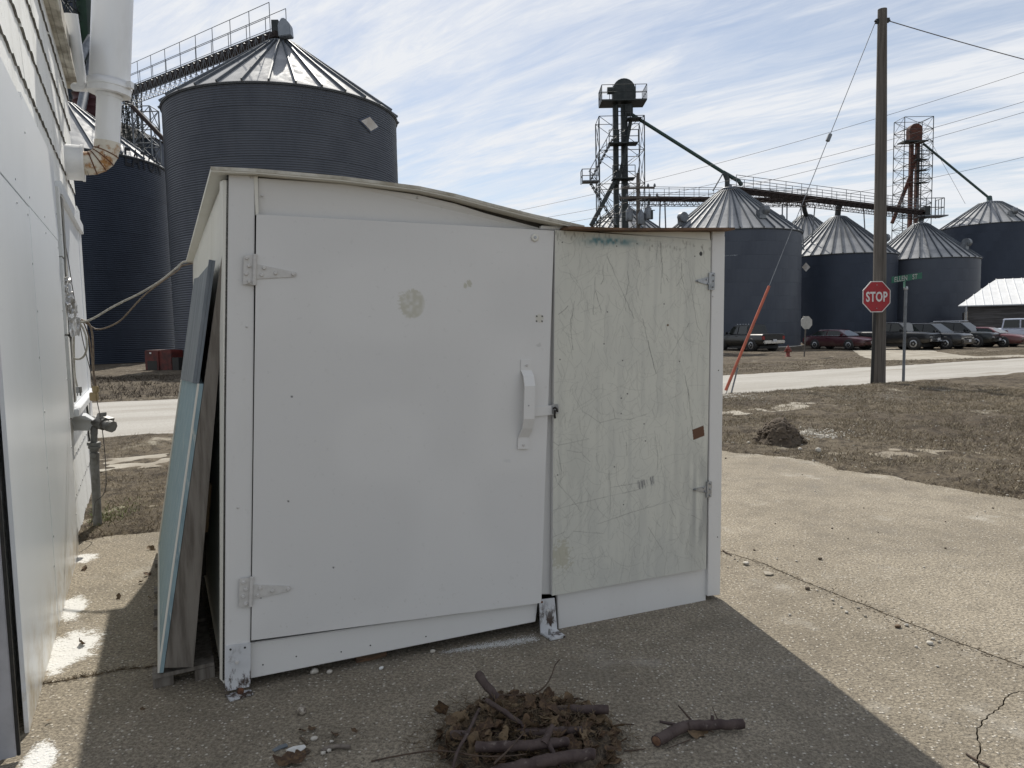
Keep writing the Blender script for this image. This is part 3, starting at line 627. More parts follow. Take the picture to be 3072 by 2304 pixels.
MB().tube([P(1196, 882, .035), P(1199, 880, .055), P(1203, 883, .055), P(1204, 889, .04)], .005, 8).tube([P(1199, 886, .05), P(1198, 896, .05), P(1199, 903, .045)], .006, 8).build('padlock', M_BLACK, hs)
MB().lathe([(.020, 0), (.020, .004), (.016, .006)], P(1155, 513, .022), 20, nfr).build('eye_plate', M_CREAM, shed)
MB().lathe([(.008, 0), (.008, .008)], P(1155, 513, .022), 14, nfr).build('eye_bolt', M_GALV, shed)
for q, o in [((542, 383), .012), ((566, 423), .004), ((902, 427), .004), ((533, 706), .012), ((514, 1097), .012), ((1540, 640), .012)]:
    MB().lathe([(.0055, 0), (.0055, .0015), (.003, .003)], P(*q, o), 12, nfr).build('screw', M_BOLT, shed)
for q in [(1550, 1160), (1552, 800), (568, 1436), (640, 1418), (737, 1408), (800, 1394), (920, 1375)]:
    o = .012 if q[0] > 1500 else -.004
    MB().lathe([(.0035, 0), (.0035, .001)], P(*q, o), 8, nfr).build('nail_head', M_BLACK, shed)
# --- side walls, back, roof
zt = 2.29; rack = dfr * .105
BLp = FL + sdv * DEP; FRp = FL + dfr * 2.70; BRp = FRp + sdv * DEP
li = FL + dfr * (-.006) - nfr * .0
segs = [(0.0, .36), (.362, .68), (.682, 1.0)]
for a, b_ in segs:                                   # three sheets on the left side, lapped
    q = [li + sdv * (DEP * a) + ZUP * .05, li + sdv * (DEP * b_) + ZUP * .05, li + sdv * (DEP * b_) + rack + ZUP * (zt - .03), li + sdv * (DEP * a) + rack + ZUP * (zt - .03)]
    MB().prism(q, dfr * .018).build('side_sheet', M_CREAM, shed, bevel=.002)
MB().prism([li + nfr * .004 + ZUP * .06, li + nfr * .004 + dfr * .018 + ZUP * .06, li + nfr * .004 + rack + dfr * .018 + ZUP * (zt - .03), li + nfr * .004 + rack + ZUP * (zt - .03)], sdv * .04 - dfr * .012).build('corner_trim', M_CREAM, shed)
MB().prism([FRp + ZUP * .03, BRp + ZUP * .03, BRp + ZUP * 2.05 + dfr * .03, FRp + ZUP * 2.1 + dfr * .03], -dfr * .018).build('side_sheet', M_WHITE, shed)
MB().prism([BLp + ZUP * .03, BRp + ZUP * .03, BRp + ZUP * 2.05, BLp + rack + ZUP * 2.22], -sdv * .018).build('back_wall', M_WHITE, shed)
MB().prism([FL + dfr * .1 + sdv * .2 + ZUP * .02, FRp - dfr * .1 + sdv * .2 + ZUP * .02, BRp - dfr * .1 - sdv * .1 + ZUP * .02, BLp + dfr * .1 - sdv * .1 + ZUP * .02], ZUP * .06).build('floor_frame', M_DARKIN, shed)
b = MB(); rf = [(455, 362), (560, 367), (740, 383), (905, 404), (985, 421), (1060, 441), (1150, 464), (1262, 489)]
fr = [P(x, y, .055) for x, y in rf]; bk = []
s0 = (fr[0] - FL).dot(dfr)
for p in fr: bk.append(Vector((p.x, p.y, p.z - .05)) + sdv * (DEP + .18))
n = len(fr); T = ZUP * .016; vs = [p for p in fr] + bk + [p - T for p in fr] + [p - T for p in bk]
fs = [(i, i + 1, n + i + 1, n + i) for i in range(n - 1)] + [(2 * n + i, 3 * n + i, 3 * n + i + 1, 2 * n + i + 1) for i in range(n - 1)] + [(i, 2 * n + i, 2 * n + i + 1, i + 1) for i in range(n - 1)] + [(n + i, n + i + 1, 3 * n + i + 1, 3 * n + i) for i in range(n - 1)] + [(0, n, 3 * n, 2 * n), (n - 1, 3 * n - 1, 4 * n - 1, 2 * n - 1)]
roof = b.add(vs, fs).build('roof_sheet', M_CREAM, shed)
EAVE_BACK = bk[0] - T
e = MB()
for a, c2 in zip(fr[:-1], fr[1:]): e.prism([a + nfr * .004 + ZUP * .004, c2 + nfr * .004 + ZUP * .004, c2 + nfr * .004 - ZUP * .010, a + nfr * .004 - ZUP * .010], -nfr * .02)
e.build('drip_edge', M_ROOFED, roof)
c0 = [P(1228, 490, .09), P(1345, 494, .09), P(1588, 493, .09), P(1588, 493, .09) + sdv * (DEP + .2), P(1228, 490, .09) + sdv * (DEP + .2)]
MB().prism([p + ZUP * .004 for p in c0], -ZUP * .012).build('roof_board', M_BROWN, shed)
MB().prism([P(1240, 497, .0), P(1560, 500, .0), P(1560, 500, .0) + sdv * DEP, P(1240, 497, .0) + sdv * DEP], -ZUP * .04).build('rafter_fill', M_BROWN, shed)
MB().prism([P(497, 368, -.02), P(740, 386, -.02), P(905, 405, -.02), P(985, 423, -.02), P(1060, 443, -.02), P(1150, 466, -.02), P(1240, 486, -.02), P(1240, 503, -.02), P(560, 440, -.02)], -nfr * .03).build('rafter_fill', M_DARKIN, shed)  # near-black fill, painted in for the shade of the gap under the roof
# wooden block under the front sill
MB().prism([P(770, 1436, -.06), P(835, 1418, -.06), P(835, 1408, -.06), P(770, 1420, -.06)], -nfr * .1).build('sill_block', M_BROWN, shed)

# ------------------------------------------------------------------ old panels leaning on the shed's side
m = Mat('weathered_timber'); c = m.mix(m.rng(m.noise(5, 6, .6, (6, 6, .35)), .35, .7), (0.20, 0.18, 0.155), (0.10, 0.085, 0.07)); m.color(c).set(.85); m.bump(m.noise(9, 6, .6, (8, 8, .4)), .5, .01); M_TIMBER = m.m
M_PINE = simple('pine_offcut', (0.40, 0.29, 0.17), (0.27, 0.18, 0.10), 6, .8, stretch=(5, 5, .6), bump=.3)
m = Mat('flaking_blue_paint'); c = m.mix(m.rng(m.noise(6, 6, .65, (5, 5, .5)), .42, .68), (0.25, 0.345, 0.375), (0.185, 0.265, 0.30)); c = m.mix(m.rng(m.noise(9, 8, .75, (3, 3, .35)), .56, .66), c, (0.50, 0.52, 0.48)); c = m.mix(m.rng(m.noise(14, 8, .75, (4, 4, .5)), .63, .69), c, (0.16, 0.14, 0.12)); m.color(c).set(.8); m.bump(m.noise(20, 5, .7, (4, 4, .4)), .4, .006); M_BLUE = m.m
M_SLATE = simple('slate_grey_sheet', (0.115, 0.135, 0.155), (0.19, 0.21, 0.225), 3, .65, stretch=(3, 3, .6), bump=.2)
NB = Vector((-1.618, 3.10, .085)); FB = Vector((-2.66, 5.20, .05)); FT = Vector((-2.205, 5.10, 2.06)); NT = Vector((-1.255, 3.09, 1.95))
FT = FT + Vector((-.02, 0, 0))
along = (FB - NB).normalized(); lift = (NT - NB).normalized(); pn = along.cross(lift).normalized()
if pn.x > 0: pn = -pn                                # faces the white building
lean = thing('leaning_panel', 'flaking pale blue wooden panel leaning against the side of the white shed', 'panel', NB)
Q = lambda a, c_, o=0: NB.lerp(FB, a) .lerp(NT.lerp(FT, a), c_) + pn * o
q = [Q(0, 0), Q(1, 0), Q(1, .74), Q(0, .70)]
MB().prism(q, -pn * .016).build('panel_face', M_BLUE, lean)
for a0, a1, c0_, c1_ in [(0, .010, 0, .7), (.965, 1, 0, .74), (.010, .965, 0, .012)]:
    MB().prism([Q(a0, c0_, .008), Q(a1, c0_, .008), Q(a1, c1_, .008), Q(a0, c1_, .008)], -pn * .0075).build('edge_strip', M_CREAM, lean)
t0, t1 = Q(0, .012, -.018), Q(0, 1.005, -.018)
inn = (dfr - lift * dfr.dot(lift)).normalized()
MB().prism([t0, t0 + inn * .12, t1 + inn * .026, t1], along * .035).build('frame_timber', M_TIMBER, lean)
MB().prism([Q(.93, .02, -.018), Q(.93, .02, -.018) + inn * .09, Q(.93, .8, -.018) + inn * .09, Q(.93, .8, -.018)], along * .035).build('frame_timber', M_TIMBER, lean)
MB().prism([Q(.55, .02, -.02), Q(.55, .02, -.02) + dfr * .62, Q(.55, .9, -.02) + dfr * .12, Q(.55, .9, -.02)], along * .02).build('light_block_board', M_TIMBER, lean)  # added board that blocks the daylight showing behind the panel
sl = thing('grey_sheet', 'slate grey sheet resting on top of the leaning blue panel', 'sheet', Q(0, .66))
MB().prism([Q(.0, .70, .014), Q(.93, .62, .014), Q(.96, .97, .014), Q(.62, .965, .014), Q(.02, .985, .014)], -pn * .012).build('sheet', M_SLATE, sl)
MB().prism([Q(.0, .70, .015), Q(.0, .70, .028), Q(.02, .985, .028), Q(.02, .985, .015)], along * .02).build('folded_edge', M_SLATE, sl)
blk = gp(443, 1240)
bx0 = at(436, 1048, 3.45); bb = MB(); p0 = at(434, 1152, 3.42); p1 = at(449, 1150, 3.42); p2 = at(458, 1047, 3.42); p3 = at(438, 1046, 3.42)
wb = thing('wood_block', 'short pale timber offcut wedged behind the leaning panel', 'timber', p0); bb.prism([p0, p1, p2, p3], along * .12).build('block', M_PINE, wb, bevel=.002)
# the low pallet the panel stands on
pal = thing('pallet', 'low weathered pallet under the foot of the leaning blue panel', 'pallet', gp(330, 1493))
pa = gp(331, 1493); pb = gp(405, 1476); dv_ = (pb - pa).normalized()
for k in range(3):
    s_ = pa + along * (.02 + k * .95); MB().prism([s_ + ZUP * .0, s_ + dv_ * .085, s_ + dv_ * .085 + ZUP * .052, s_ + ZUP * .052], along * .09).build('foot_block', M_TIMBER, pal, bevel=.002)
for k in range(4):
    s_ = pa + along * (.0 + k * .62) + ZUP * .0535; MB().prism([s_, s_ + dv_ * .26, s_ + dv_ * .26 + ZUP * .018, s_ + ZUP * .018], along * .10).build('deck_board', M_TIMBER, pal, bevel=.001)
s_ = pa + dv_ * .175; MB().prism([s_, s_ + dv_ * .085, s_ + dv_ * .085 + ZUP * .052, s_ + ZUP * .052], along * 2.0).build('stringer', M_TIMBER, pal)
# ------------------------------------------------------------------ white building on the left
W0 = Vector((-2.103, 2.894, 0)); W1 = Vector((-4.33, 7.15, 0)); dw = (W1 - W0).normalized(); nw = Vector((dw.y, -dw.x, 0))
def Wp(s, z, off=0.0): return W0 + dw * s + nw * off + ZUP * z
m = Mat('white_sheet_siding'); c = m.mix(m.rng(m.noise(1.2, 6, .6, (1, 1, .4)), .45, .75, 0, .4), (0.76, 0.78, 0.80), (0.60, 0.62, 0.63))
sp = m.n.new('ShaderNodeSeparateXYZ'); m.l.new(m.co(), sp.inputs[0]); c = m.mix(m.math('MULTIPLY', m.rng(sp.outputs[2], .5, 0.0), m.rng(m.noise(7, 6, .7), .35, .7)), c, (0.45, 0.38, 0.27))
m.color(c).set(.30, 0, .5); m.bump(m.noise(1.5, 3), .15, .03); M_SHEET = m.m
m = Mat('white_shingle_paint'); c = m.mix(m.rng(m.noise(3, 6, .6, (1, 1, .3)), .4, .75, 0, .5), (0.74, 0.745, 0.73), (0.50, 0.50, 0.46)); c = m.mix(m.rng(m.noise(45, 5, .8, (1, 1, .5)), .60, .68, 0, .8), c, (0.16, 0.15, 0.13))
m.color(c).set(.6, 0, .3); m.bump(m.noise(20, 5), .3, .008); M_SHING = m.m
M_SOFF = simple('weathered_soffit', (0.52, 0.50, 0.44), (0.26, 0.24, 0.20), 5, .8, stretch=(1, 1, 1), bump=.4)
bld = thing('white_building', 'white building wall with shingle siding, sheet panels and a boarded window', 'building', Wp(2, 0))
FARS = 5.42; ZTOP = 4.30
M_LIPSHADE = simple('shingle_lip_shade', (0.17, 0.165, 0.15), (0.08, 0.075, 0.068), 20, .9)  # shade under each shingle lip, put into the underside colour
MB().prism([Wp(-.25, -.05, -.02), Wp(FARS - .015, -.05, -.02), Wp(FARS - .015, ZTOP, -.02), Wp(-.25, ZTOP, -.02)], -nw * .12).build('wall', M_SHING, bld)
MB().prism([Wp(FARS - .02, -.05, -.02), Wp(FARS - .02, -.05, -5), Wp(FARS - .02, ZTOP, -5), Wp(FARS - .02, ZTOP, -.02)], -dw * .1).build('end_wall', M_SHING, bld)
MB().prism([Wp(-.25, ZTOP, .075), Wp(FARS + .25, ZTOP, .075), Wp(FARS + .25, ZTOP + .9, -2.0), Wp(-.25, ZTOP + .9, -2.0)], ZUP * .06).build('roof', M_ROOFED, bld)
MB().prism([Wp(-.25, ZTOP - .02, .095), Wp(FARS + .25, ZTOP - .02, .095), Wp(FARS + .25, ZTOP + .14, .095), Wp(-.25, ZTOP + .14, .095)], -nw * .02).build('fascia', M_SOFF, bld)
for k in range(2):
    MB().prism([Wp(-.25, ZTOP - .014, -.015 + k * .046), Wp(FARS + .22, ZTOP - .014 - .004 * (k % 2), -.015 + k * .046), Wp(FARS + .22, ZTOP - .014 - .004 * (k % 2), -.015 + k * .046 + .042), Wp(-.25, ZTOP - .014, -.015 + k * .046 + .042)], ZUP * .013).build('soffit_board', M_SOFF, bld)
def shingle(s0, s1, z0, z1, seed, off=.0075):
    r = random.Random(seed); b = MB(); n = 9; ph = r.uniform(0, 6)
    bot = [(s0 + (s1 - s0) * i / n, z0 + .012 * math.sin(ph + i * 2.1) + r.uniform(-.004, .004)) for i in range(n + 1)]
    o1 = off + r.uniform(0, .004)
    fr_ = [Wp(s, z, o1) for s, z in bot]; tp = [Wp(s, z1 + .02, -.006) for s, _ in bot]; bkk = [Wp(s, z, -.019) for s, z in bot]
    vs = fr_ + tp + bkk; k = n + 1
    fs = [(i, i + 1, k + i + 1, k + i) for i in range(n)] + [(i, 2 * k + i, 2 * k + i + 1, i + 1) for i in range(n)] + [(0, k, 2 * k), (n, 2 * k + n, k + n)]
    o = b.add(vs, fs).build('shingle', M_SHING, bld); o.data.materials.append(M_LIPSHADE)
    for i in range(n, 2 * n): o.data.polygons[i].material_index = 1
zc = [.0, .32, .64, .96, 1.27, 1.58, 1.88, 2.18, 2.48, 2.80, 3.12, 3.445, 3.77, 4.09, 4.28]
for i in range(len(zc) - 1):
    z0, z1 = zc[i], zc[i + 1]; s = (-.2 if z0 > 2.6 else 2.56) - random.uniform(0, .3); s = max(s, -.24); end = FARS
    while s < end - .05:
        e_ = min(end, s + random.uniform(.58, .66));
        if end - e_ < .15: e_ = end
        wide_hidden = (z0 > 1.05 and z1 < 2.75 and s > 3.0 and e_ < 5.2)
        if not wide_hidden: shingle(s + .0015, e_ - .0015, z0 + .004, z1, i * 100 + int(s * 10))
        s = e_
# flat sheets over the lower wall
def sheet(s0, s1, z0, z1, off=.042): return MB().prism([Wp(s0, z0, off), Wp(s1, z0, off), Wp(s1, z1, off), Wp(s0, z1, off)], -nw * .016).build('siding_sheet', M_SHEET, bld, bevel=.0015)
sheet(-.15, 1.055, .0, 2.30); sheet(1.062, 2.60, .0, 2.305, .0425); sheet(-.15, 1.055, 2.306, 2.86, .043); sheet(1.062, 2.66, 2.311, 2.90, .042)
for s, z in [(1.03, .35), (1.03, .9), (1.03, 1.5), (1.03, 2.0), (1.10, .5), (1.10, 1.2), (1.10, 1.75), (.98, 2.25), (1.10, 2.36), (2.55, .3), (2.55, .8), (2.55, 1.3), (2.55, 1.8), (2.55, 2.25), (1.1, 2.7), (1.8, 2.26), (1.8, 2.36), (.6, 2.25), (.6, 2.36), (2.62, 2.5)]:
    MB().lathe([(.006, 0), (.006, .002)], Wp(s, z, .043), 8, nw).build('nail_head', M_GALV, bld)
# boarded window
win = MB().prism([Wp(2.86, 1.06, .010), Wp(5.30, 1.06, .010), Wp(5.30, 2.74, .010), Wp(2.86, 2.74, .010)], nw * .018).build('window_board', M_SHEET, bld)
M_OLDW = simple('old_grey_wood', (0.36, 0.35, 0.32), (0.15, 0.14, 0.125), 12, .85, stretch=(1, 1, .5), bump=.4)
MB().prism([Wp(2.93, 1.10, .0285), Wp(3.07, 1.10, .0285), Wp(3.07, 2.68, .0285), Wp(2.93, 2.68, .0285)], nw * .03).build('jamb_board', M_OLDW, win)
MB().prism([Wp(2.875, 1.06, .0285), Wp(2.92, 1.06, .0285), Wp(2.92, 2.74, .0285), Wp(2.875, 2.74, .0285)], nw * .004).build('gap', M_BLACK, win)
MB().prism([Wp(2.72, 1.0, .026), Wp(2.86, 1.0, .026), Wp(2.86, 1.6, .026), Wp(2.72, 1.62, .026)], nw * .03).build('casing_board', M_SHING, win, bevel=.002)
MB().prism([Wp(2.72, 1.63, .026), Wp(2.85, 1.63, .026), Wp(2.85, 2.2, .026), Wp(2.72, 2.2, .026)], nw * .026).build('casing_board', M_SHING, win, bevel=.002)
MB().prism([Wp(2.73, 2.21, .026), Wp(2.85, 2.21, .026), Wp(2.85, 2.72, .026), Wp(2.73, 2.72, .026)], nw * .03).build('casing_board', M_SHING, win, bevel=.002)
MB().prism([Wp(2.95, 2.70, .019), Wp(5.36, 2.70, .019), Wp(5.36, 2.80, .019), Wp(2.95, 2.80, .019)], nw * .045).build('head_board', M_SHEET, win, bevel=.003)
MB().prism([Wp(2.80, 1.0, .019), Wp(5.40, 1.0, .019), Wp(5.40, 1.055, .019), Wp(2.80, 1.055, .019)], nw * .07).build('sill', M_SHEET, win, bevel=.004)
MB().prism([Wp(5.06, .0, .024), Wp(FARS + .012, .0, .024), Wp(FARS + .012, 2.95, .024), Wp(5.06, 2.95, .024)], nw * .012).build('corner_board', M_SHEET, bld, bevel=.002)
# torn metal flashing hanging at the window edge
M_FLASH = simple('torn_flashing_metal', (0.55, 0.56, 0.57), (0.30, 0.28, 0.25), 18, .45, .4)
fl = MB()
def crumple(s0, s1, z0, z1, off, seed, amp=.035):
    r = np.random.default_rng(seed); n = 7; Gd = []
    for j in range(n):
        for i in range(n): Gd.append(Wp(s0 + (s1 - s0) * i / (n - 1) + r.uniform(-.012, .012), z0 + (z1 - z0) * j / (n - 1) + r.uniform(-.012, .012), off + amp * (i / (n - 1)) + r.uniform(-.012, .012)))
    fl.add(Gd, [(j * n + i, j * n + i + 1, (j + 1) * n + i + 1, (j + 1) * n + i) for j in range(n - 1) for i in range(n - 1)])
crumple(2.76, 2.92, 1.93, 2.06, .05, 1); crumple(2.74, 2.88, 1.78, 1.93, .06, 2); crumple(2.84, 3.12, 1.62, 1.90, .06, 3, .05)
ft = fl.build('torn_flashing', M_FLASH, bld); md = ft.modifiers.new('thick', 'SOLIDIFY'); md.thickness = .002

# ------------------------------------------------------------------ vent pipe
m = Mat('white_vent_paint'); c = m.mix(m.rng(m.noise(2.5, 5, .6, (1, 1, .4)), .45, .8, 0, .5), (0.70, 0.71, 0.72), (0.48, 0.47, 0.44)); m.color(c).set(.35, .15, .5); M_VENT = m.m
m = Mat('rusted_vent_elbow'); c = m.mix(m.rng(m.noise(7, 7, .7), .46, .62), (0.58, 0.55, 0.48), (0.32, 0.16, 0.05)); c = m.mix(m.rng(m.noise(12, 7, .75), .56, .66), c, (0.16, 0.06, 0.018)); m.color(c).set(.65, .1); M_ELBOW = m.m
YV = 7.05
vent = thing('vent_pipe', 'tall white vent pipe with a rusted elbow fixed to the white building', 'vent pipe', at(232, 360, YV))
pl0 = at(231.5, 318, YV); pl1 = at(237, 185, YV); lowd = (pl1 - pl0).normalized()
MB().tube([pl0, pl1 + lowd * .1], .108, 28).build('lower_pipe', M_VENT, vent)
pu0 = at(236.5, 197, YV); pu1 = at(243.5, 0, YV); upd = (pu1 - pu0).normalized()
MB().tube([pu0, pu1 + upd * .7], .176, 32).build('upper_pipe', M_VENT, vent)
MB().tube([pu0 - upd * .03, pu0 + upd * .05], .188, 32).build('rim', M_VENT, vent)
MB().tube([pl1 - lowd * .12, pl1 - lowd * .09], .116, 28).build('band', M_VENT, vent)
toW = (Wp(4.55, 3.2) - pl0); toW.z = 0; toW = -nw
e0 = pl0 - lowd * .0; epts = []
for k in range(6):
    a = k / 5 * math.pi / 2; epts.append(e0 + (-lowd) * (.17 * math.sin(a)) + toW * (.17 * (1 - math.cos(a))))
MB().tube(epts, .109, 20, False, False).build('elbow', M_ELBOW, vent)
for k in range(1, 5):
    t_ = (epts[k + 1] - epts[k - 1]).normalized(); MB().tube([epts[k] - t_ * .005, epts[k] + t_ * .005], .113, 20).build('elbow_seam', M_RUST, vent)
MB().tube([pl0 - lowd * .02, pl0 + lowd * .05], .1125, 28).build('rust_band', M_ELBOW, vent)
ee = epts[-1]
MB().tube([ee + nw * .01, ee + toW * .14], .108, 24).build('stub_pipe', M_ELBOW, vent)
MB().tube([ee + toW * .02, ee + toW * .36], .165, 28).tube([ee + toW * .015, ee + toW * .035], .172, 28).build('wall_sleeve', M_VENT, vent)
# clamp and struts
b = MB().lathe([(.195, -.03), (.195, .03), (.180, .03), (.180, -.03)], pu0 + upd * .06, 32, upd); lug = pu0 + upd * .05 - rgt * .26
b.box(lug + rgt * .05, (.10, .03, .05)); b.tube([lug - Vector((0, .03, 0)), lug + Vector((0, .03, 0))], .045, 14); b.box(pu0 + upd * .05 + rgt * .20 - Vector((0, .02, 0)), (.06, .06, .06)); b.build('pipe_clamp', M_VENT, vent)
top_s = at(153, 30, 6.9); MB().tube([lug, top_s], [.042, .06], 10).build('strut', M_VENT, vent)
MB().tube([lug + Vector((0, .05, .0)), at(162, 188, 7.35)], .042, 10).build('strut', M_VENT, vent)

# ------------------------------------------------------------------ storm door standing open at the frame's left edge
M_DFRAME = simple('grey_aluminium', (0.42, 0.43, 0.47), (0.34, 0.35, 0.38), 6, .35, .4)
ed = gp(46, 1640); 
sdoor = thing('storm_door', 'grey aluminium storm door standing open against the white building', 'door', (ed.x - .05, ed.y - .05, 0))
o_ = Vector((ed.x, ed.y, 0)); dd = Vector((-.80, -.42, 0)).normalized(); nn_ = Vector((dd.y, -dd.x, 0))
bx_ = lambda a0, a1, t0_, t1_, z0, z1: MB().prism([o_ + dd * a0 + nn_ * t0_ + ZUP * z0, o_ + dd * a1 + nn_ * t0_ + ZUP * z0, o_ + dd * a1 + nn_ * t1_ + ZUP * z0, o_ + dd * a0 + nn_ * t1_ + ZUP * z0], ZUP * (z1 - z0))
bx_(.012, .07, -.012, .012, .02, 2.02).build('stile', M_DFRAME, sdoor, bevel=.003)
bx_(.0, .011, -.010, .010, .02, 2.02).build('seal_strip', M_BLACK, sdoor, bevel=.002)
bx_(.072, .60, -.006, .006, .02, 2.0).build('door_panel', M_DFRAME, sdoor)
bx_(.075, .10, -.016, .016, .02, 2.0).build('bead', M_DFRAME, sdoor, bevel=.003)
lt = o_ + dd * .03 + ZUP * 1.02 - nn_ * .0
MB().box(lt, (.05, .05, .045)).build('latch', M_GALV, sdoor, bevel=.006)

# ------------------------------------------------------------------ cords between building and shed
M_CORDW = simple('grey_white_cord', (0.50, 0.48, 0.42), (0.36, 0.34, 0.29), 30, .6)
M_CORDB = simple('brown_cord', (0.22, 0.17, 0.12), (0.15, 0.11, 0.08), 30, .6)
M_WIRE = simple('dark_wire', (0.08, 0.075, 0.07), (0.12, 0.11, 0.10), 30, .6)
def spline(pts, n=8):
    out = []; m_ = len(pts)
    for i in range(m_ - 1):
        p0, p1, p2, p3 = pts[max(i - 1, 0)], pts[i], pts[i + 1], pts[min(i + 2, m_ - 1)]
        for k in range(n):
            t = k / n; out.append(.5 * ((2 * p1) + (-p0 + p2) * t + (2 * p0 - 5 * p1 + 4 * p2 - p3) * t * t + (-p0 + 3 * p1 - 3 * p2 + p3) * t ** 3))
    return out + [pts[-1]]
def cord(pts, r, b=None): return (b or MB()).tube(spline([p if isinstance(p, Vector) else at(*p) for p in pts]), r, 8)
EC = EAVE_BACK + dfr * .06 - sdv * .06 - ZUP * .004
cw1 = thing('power_cord', 'pale grey power cord strung from the shed eave to the white building', 'cord', at(180, 690, 5.75))
cord([EC, (397, 566, 6.15), (380, 580, 6.1), (345, 608, 6.02), (300, 635, 5.95), (265, 652, 5.9), (235, 668, 5.85), (205, 686, 5.8), (182, 695, 5.75), (160, 694, 5.7), (140, 686, 5.6), (124, 689, 5.45)], .0085).build('cable', M_CORDW, cw1)
cord([(124, 689, 5.45), (135, 684, 5.5), (148, 683, 5.6), (165, 690, 5.7), (182, 715, 5.75), (188, 745, 5.72), (182, 768, 5.7), (168, 776, 5.68), (152, 768, 5.6), (140, 748, 5.5), (126, 722, 5.4)], .0075).build('loop', M_CORDW, cw1)
cord([(175, 692, 5.74), (165, 698, 5.72), (160, 720, 5.7), (160, 770, 5.7), (162, 810, 5.7), (167, 835, 5.7)], .0065).build('plug_lead', M_CORDW, cw1)
pg = at(170, 842, 5.7); MB().box(pg, (.035, .035, .05)).box(pg + Vector((.012, 0, -.035)), (.012, .012, .03)).box(pg + Vector((-.012, 0, -.035)), (.006, .012, .03)).build('plug', M_GALV, cw1, bevel=.004)
cb1 = thing('extension_cord', 'brown cord drooping from the shed eave with a tan connector on its end', 'cord', at(204, 850, 5.75))
cord([EC + dfr * .03, (394, 574, 6.15), (384, 584, 6.1), (350, 608, 6.0), (315, 635, 5.95), (295, 655, 5.92), (280, 672, 5.9), (258, 694, 5.88), (230, 708, 5.85), (208, 711, 5.83), (192, 702, 5.8), (178, 692, 5.76)], .0065).build('cable', M_CORDB, cb1)
cord([(175, 690, 5.77), (190, 697, 5.79), (198, 715, 5.8), (201, 750, 5.8), (202, 800, 5.8), (206, 835, 5.79)], .0075).build('drop_lead', M_CORDB, cb1)
cord([(178, 692, 5.77), (186, 710, 5.79), (194, 740, 5.8), (200, 790, 5.81), (208, 835, 5.79)], .005).build('second_lead', M_CORDB, cb1)
pg = at(204, 850, 5.78); M_TAN = simple('tan_plastic', (0.42, 0.33, 0.18), (0.34, 0.26, 0.14), 20, .5)
MB().box(pg + Vector((.012, 0, .035)), (.05, .03, .05)).box(pg - Vector((.005, 0, .025)), (.062, .036, .07)).build('connector', M_TAN, cb1, bevel=.006)
wr = thing('loose_wire', 'thin dark wire hanging down the white wall to the ground', 'wire', at(205, 1135, 5.7))
cord([(115, 402, 5.62), (122, 440, 5.66), (135, 500, 5.7), (147, 560, 5.75), (158, 630, 5.78), (170, 690, 5.8), (180, 740, 5.8), (195, 800, 5.8), (206, 850, 5.8), (219, 915, 5.8), (227, 985, 5.8), (229, 1045, 5.78), (222, 1070, 5.76), (206, 1085, 5.74), (203, 1110, 5.72), (196, 1135, 5.72)], .0035).build('wire', M_WIRE, wr)

# ------------------------------------------------------------------ gas regulator and riser
M_GREYP = simple('grey_pipe_paint', (0.24, 0.245, 0.24), (0.16, 0.155, 0.145), 14, .55, .2)
gb = gp(211, 1141)
gas = thing('gas_riser', 'grey gas riser pipe with a shut-off valve and regulator beside the white wall', 'gas pipe', (gb.x, gb.y, 0))
g1 = gb; YG = gb.y; g2 = at(204.5, 995, YG); g3 = at(203.5, 985, YG); g4 = at(203, 938, YG); g5 = at(203.5, 922, YG)
MB().tube([g1 - ZUP * .05, g2], .033, 14).build('riser', M_GREYP, gas)
MB().tube([at(204.5, 1003, YG), at(204.3, 978, YG)], .036, 12).tube([at(204, 975, YG), at(204, 960, YG)], .034, 8).tube([at(204, 968, YG), at(204, 963, YG)], .048, 8).build('shutoff_valve', M_GREYP, gas)
MB().tube([at(200, 982, YG), at(209, 982, YG) - Vector((0, .05, 0))], .022, 10).tube([at(203, 962, YG), at(203, 955, YG)], .052, 6).build('union_nut', M_GREYP, gas)
MB().tube([g3, g4], .026, 12).build('upper_riser', M_GREYP, gas)
MB().tube([g4, at(203.2, 928, YG), at(205, 921, YG + .02), at(212, 917, YG + .05)], .028, 12).build('bend', M_GREYP, gas)
MB().tube([at(203, 910, YG + .05), at(226, 917, YG)], .05, 16).tube([at(226, 917, YG), at(240, 921, YG - .03)], .038, 12).tube([at(236, 920, YG - .03), at(243, 922, YG - .04)], .05, 8).build('regulator', M_GREYP, gas)
MB().prism([at(205, 906, YG), at(210, 892, YG), at(217, 892, YG), at(217, 899, YG), at(235, 905, YG), at(232, 915, YG), at(214, 910, YG)], Vector((.02, .06, 0))).build('bracket_arm', M_GREYP, gas, bevel=.003)
q0 = at(156, 903, YG - .35); q0b = at(156, 930, YG - .35)
MB().prism([at(157, 894, YG), at(187, 895, YG), at(203, 905, YG), at(206, 930, YG), at(157, 930, YG)], Vector((.0, -.006, 0))).build('wall_bracket', M_SHEET, gas)
MB().prism([at(160, 893, YG), at(187, 894, YG), at(205, 906, YG), at(200, 909, YG - .1), at(184, 900, YG - .1), at(157, 900, YG - .1)], ZUP * .006).build('wall_bracket', M_SHEET, gas)
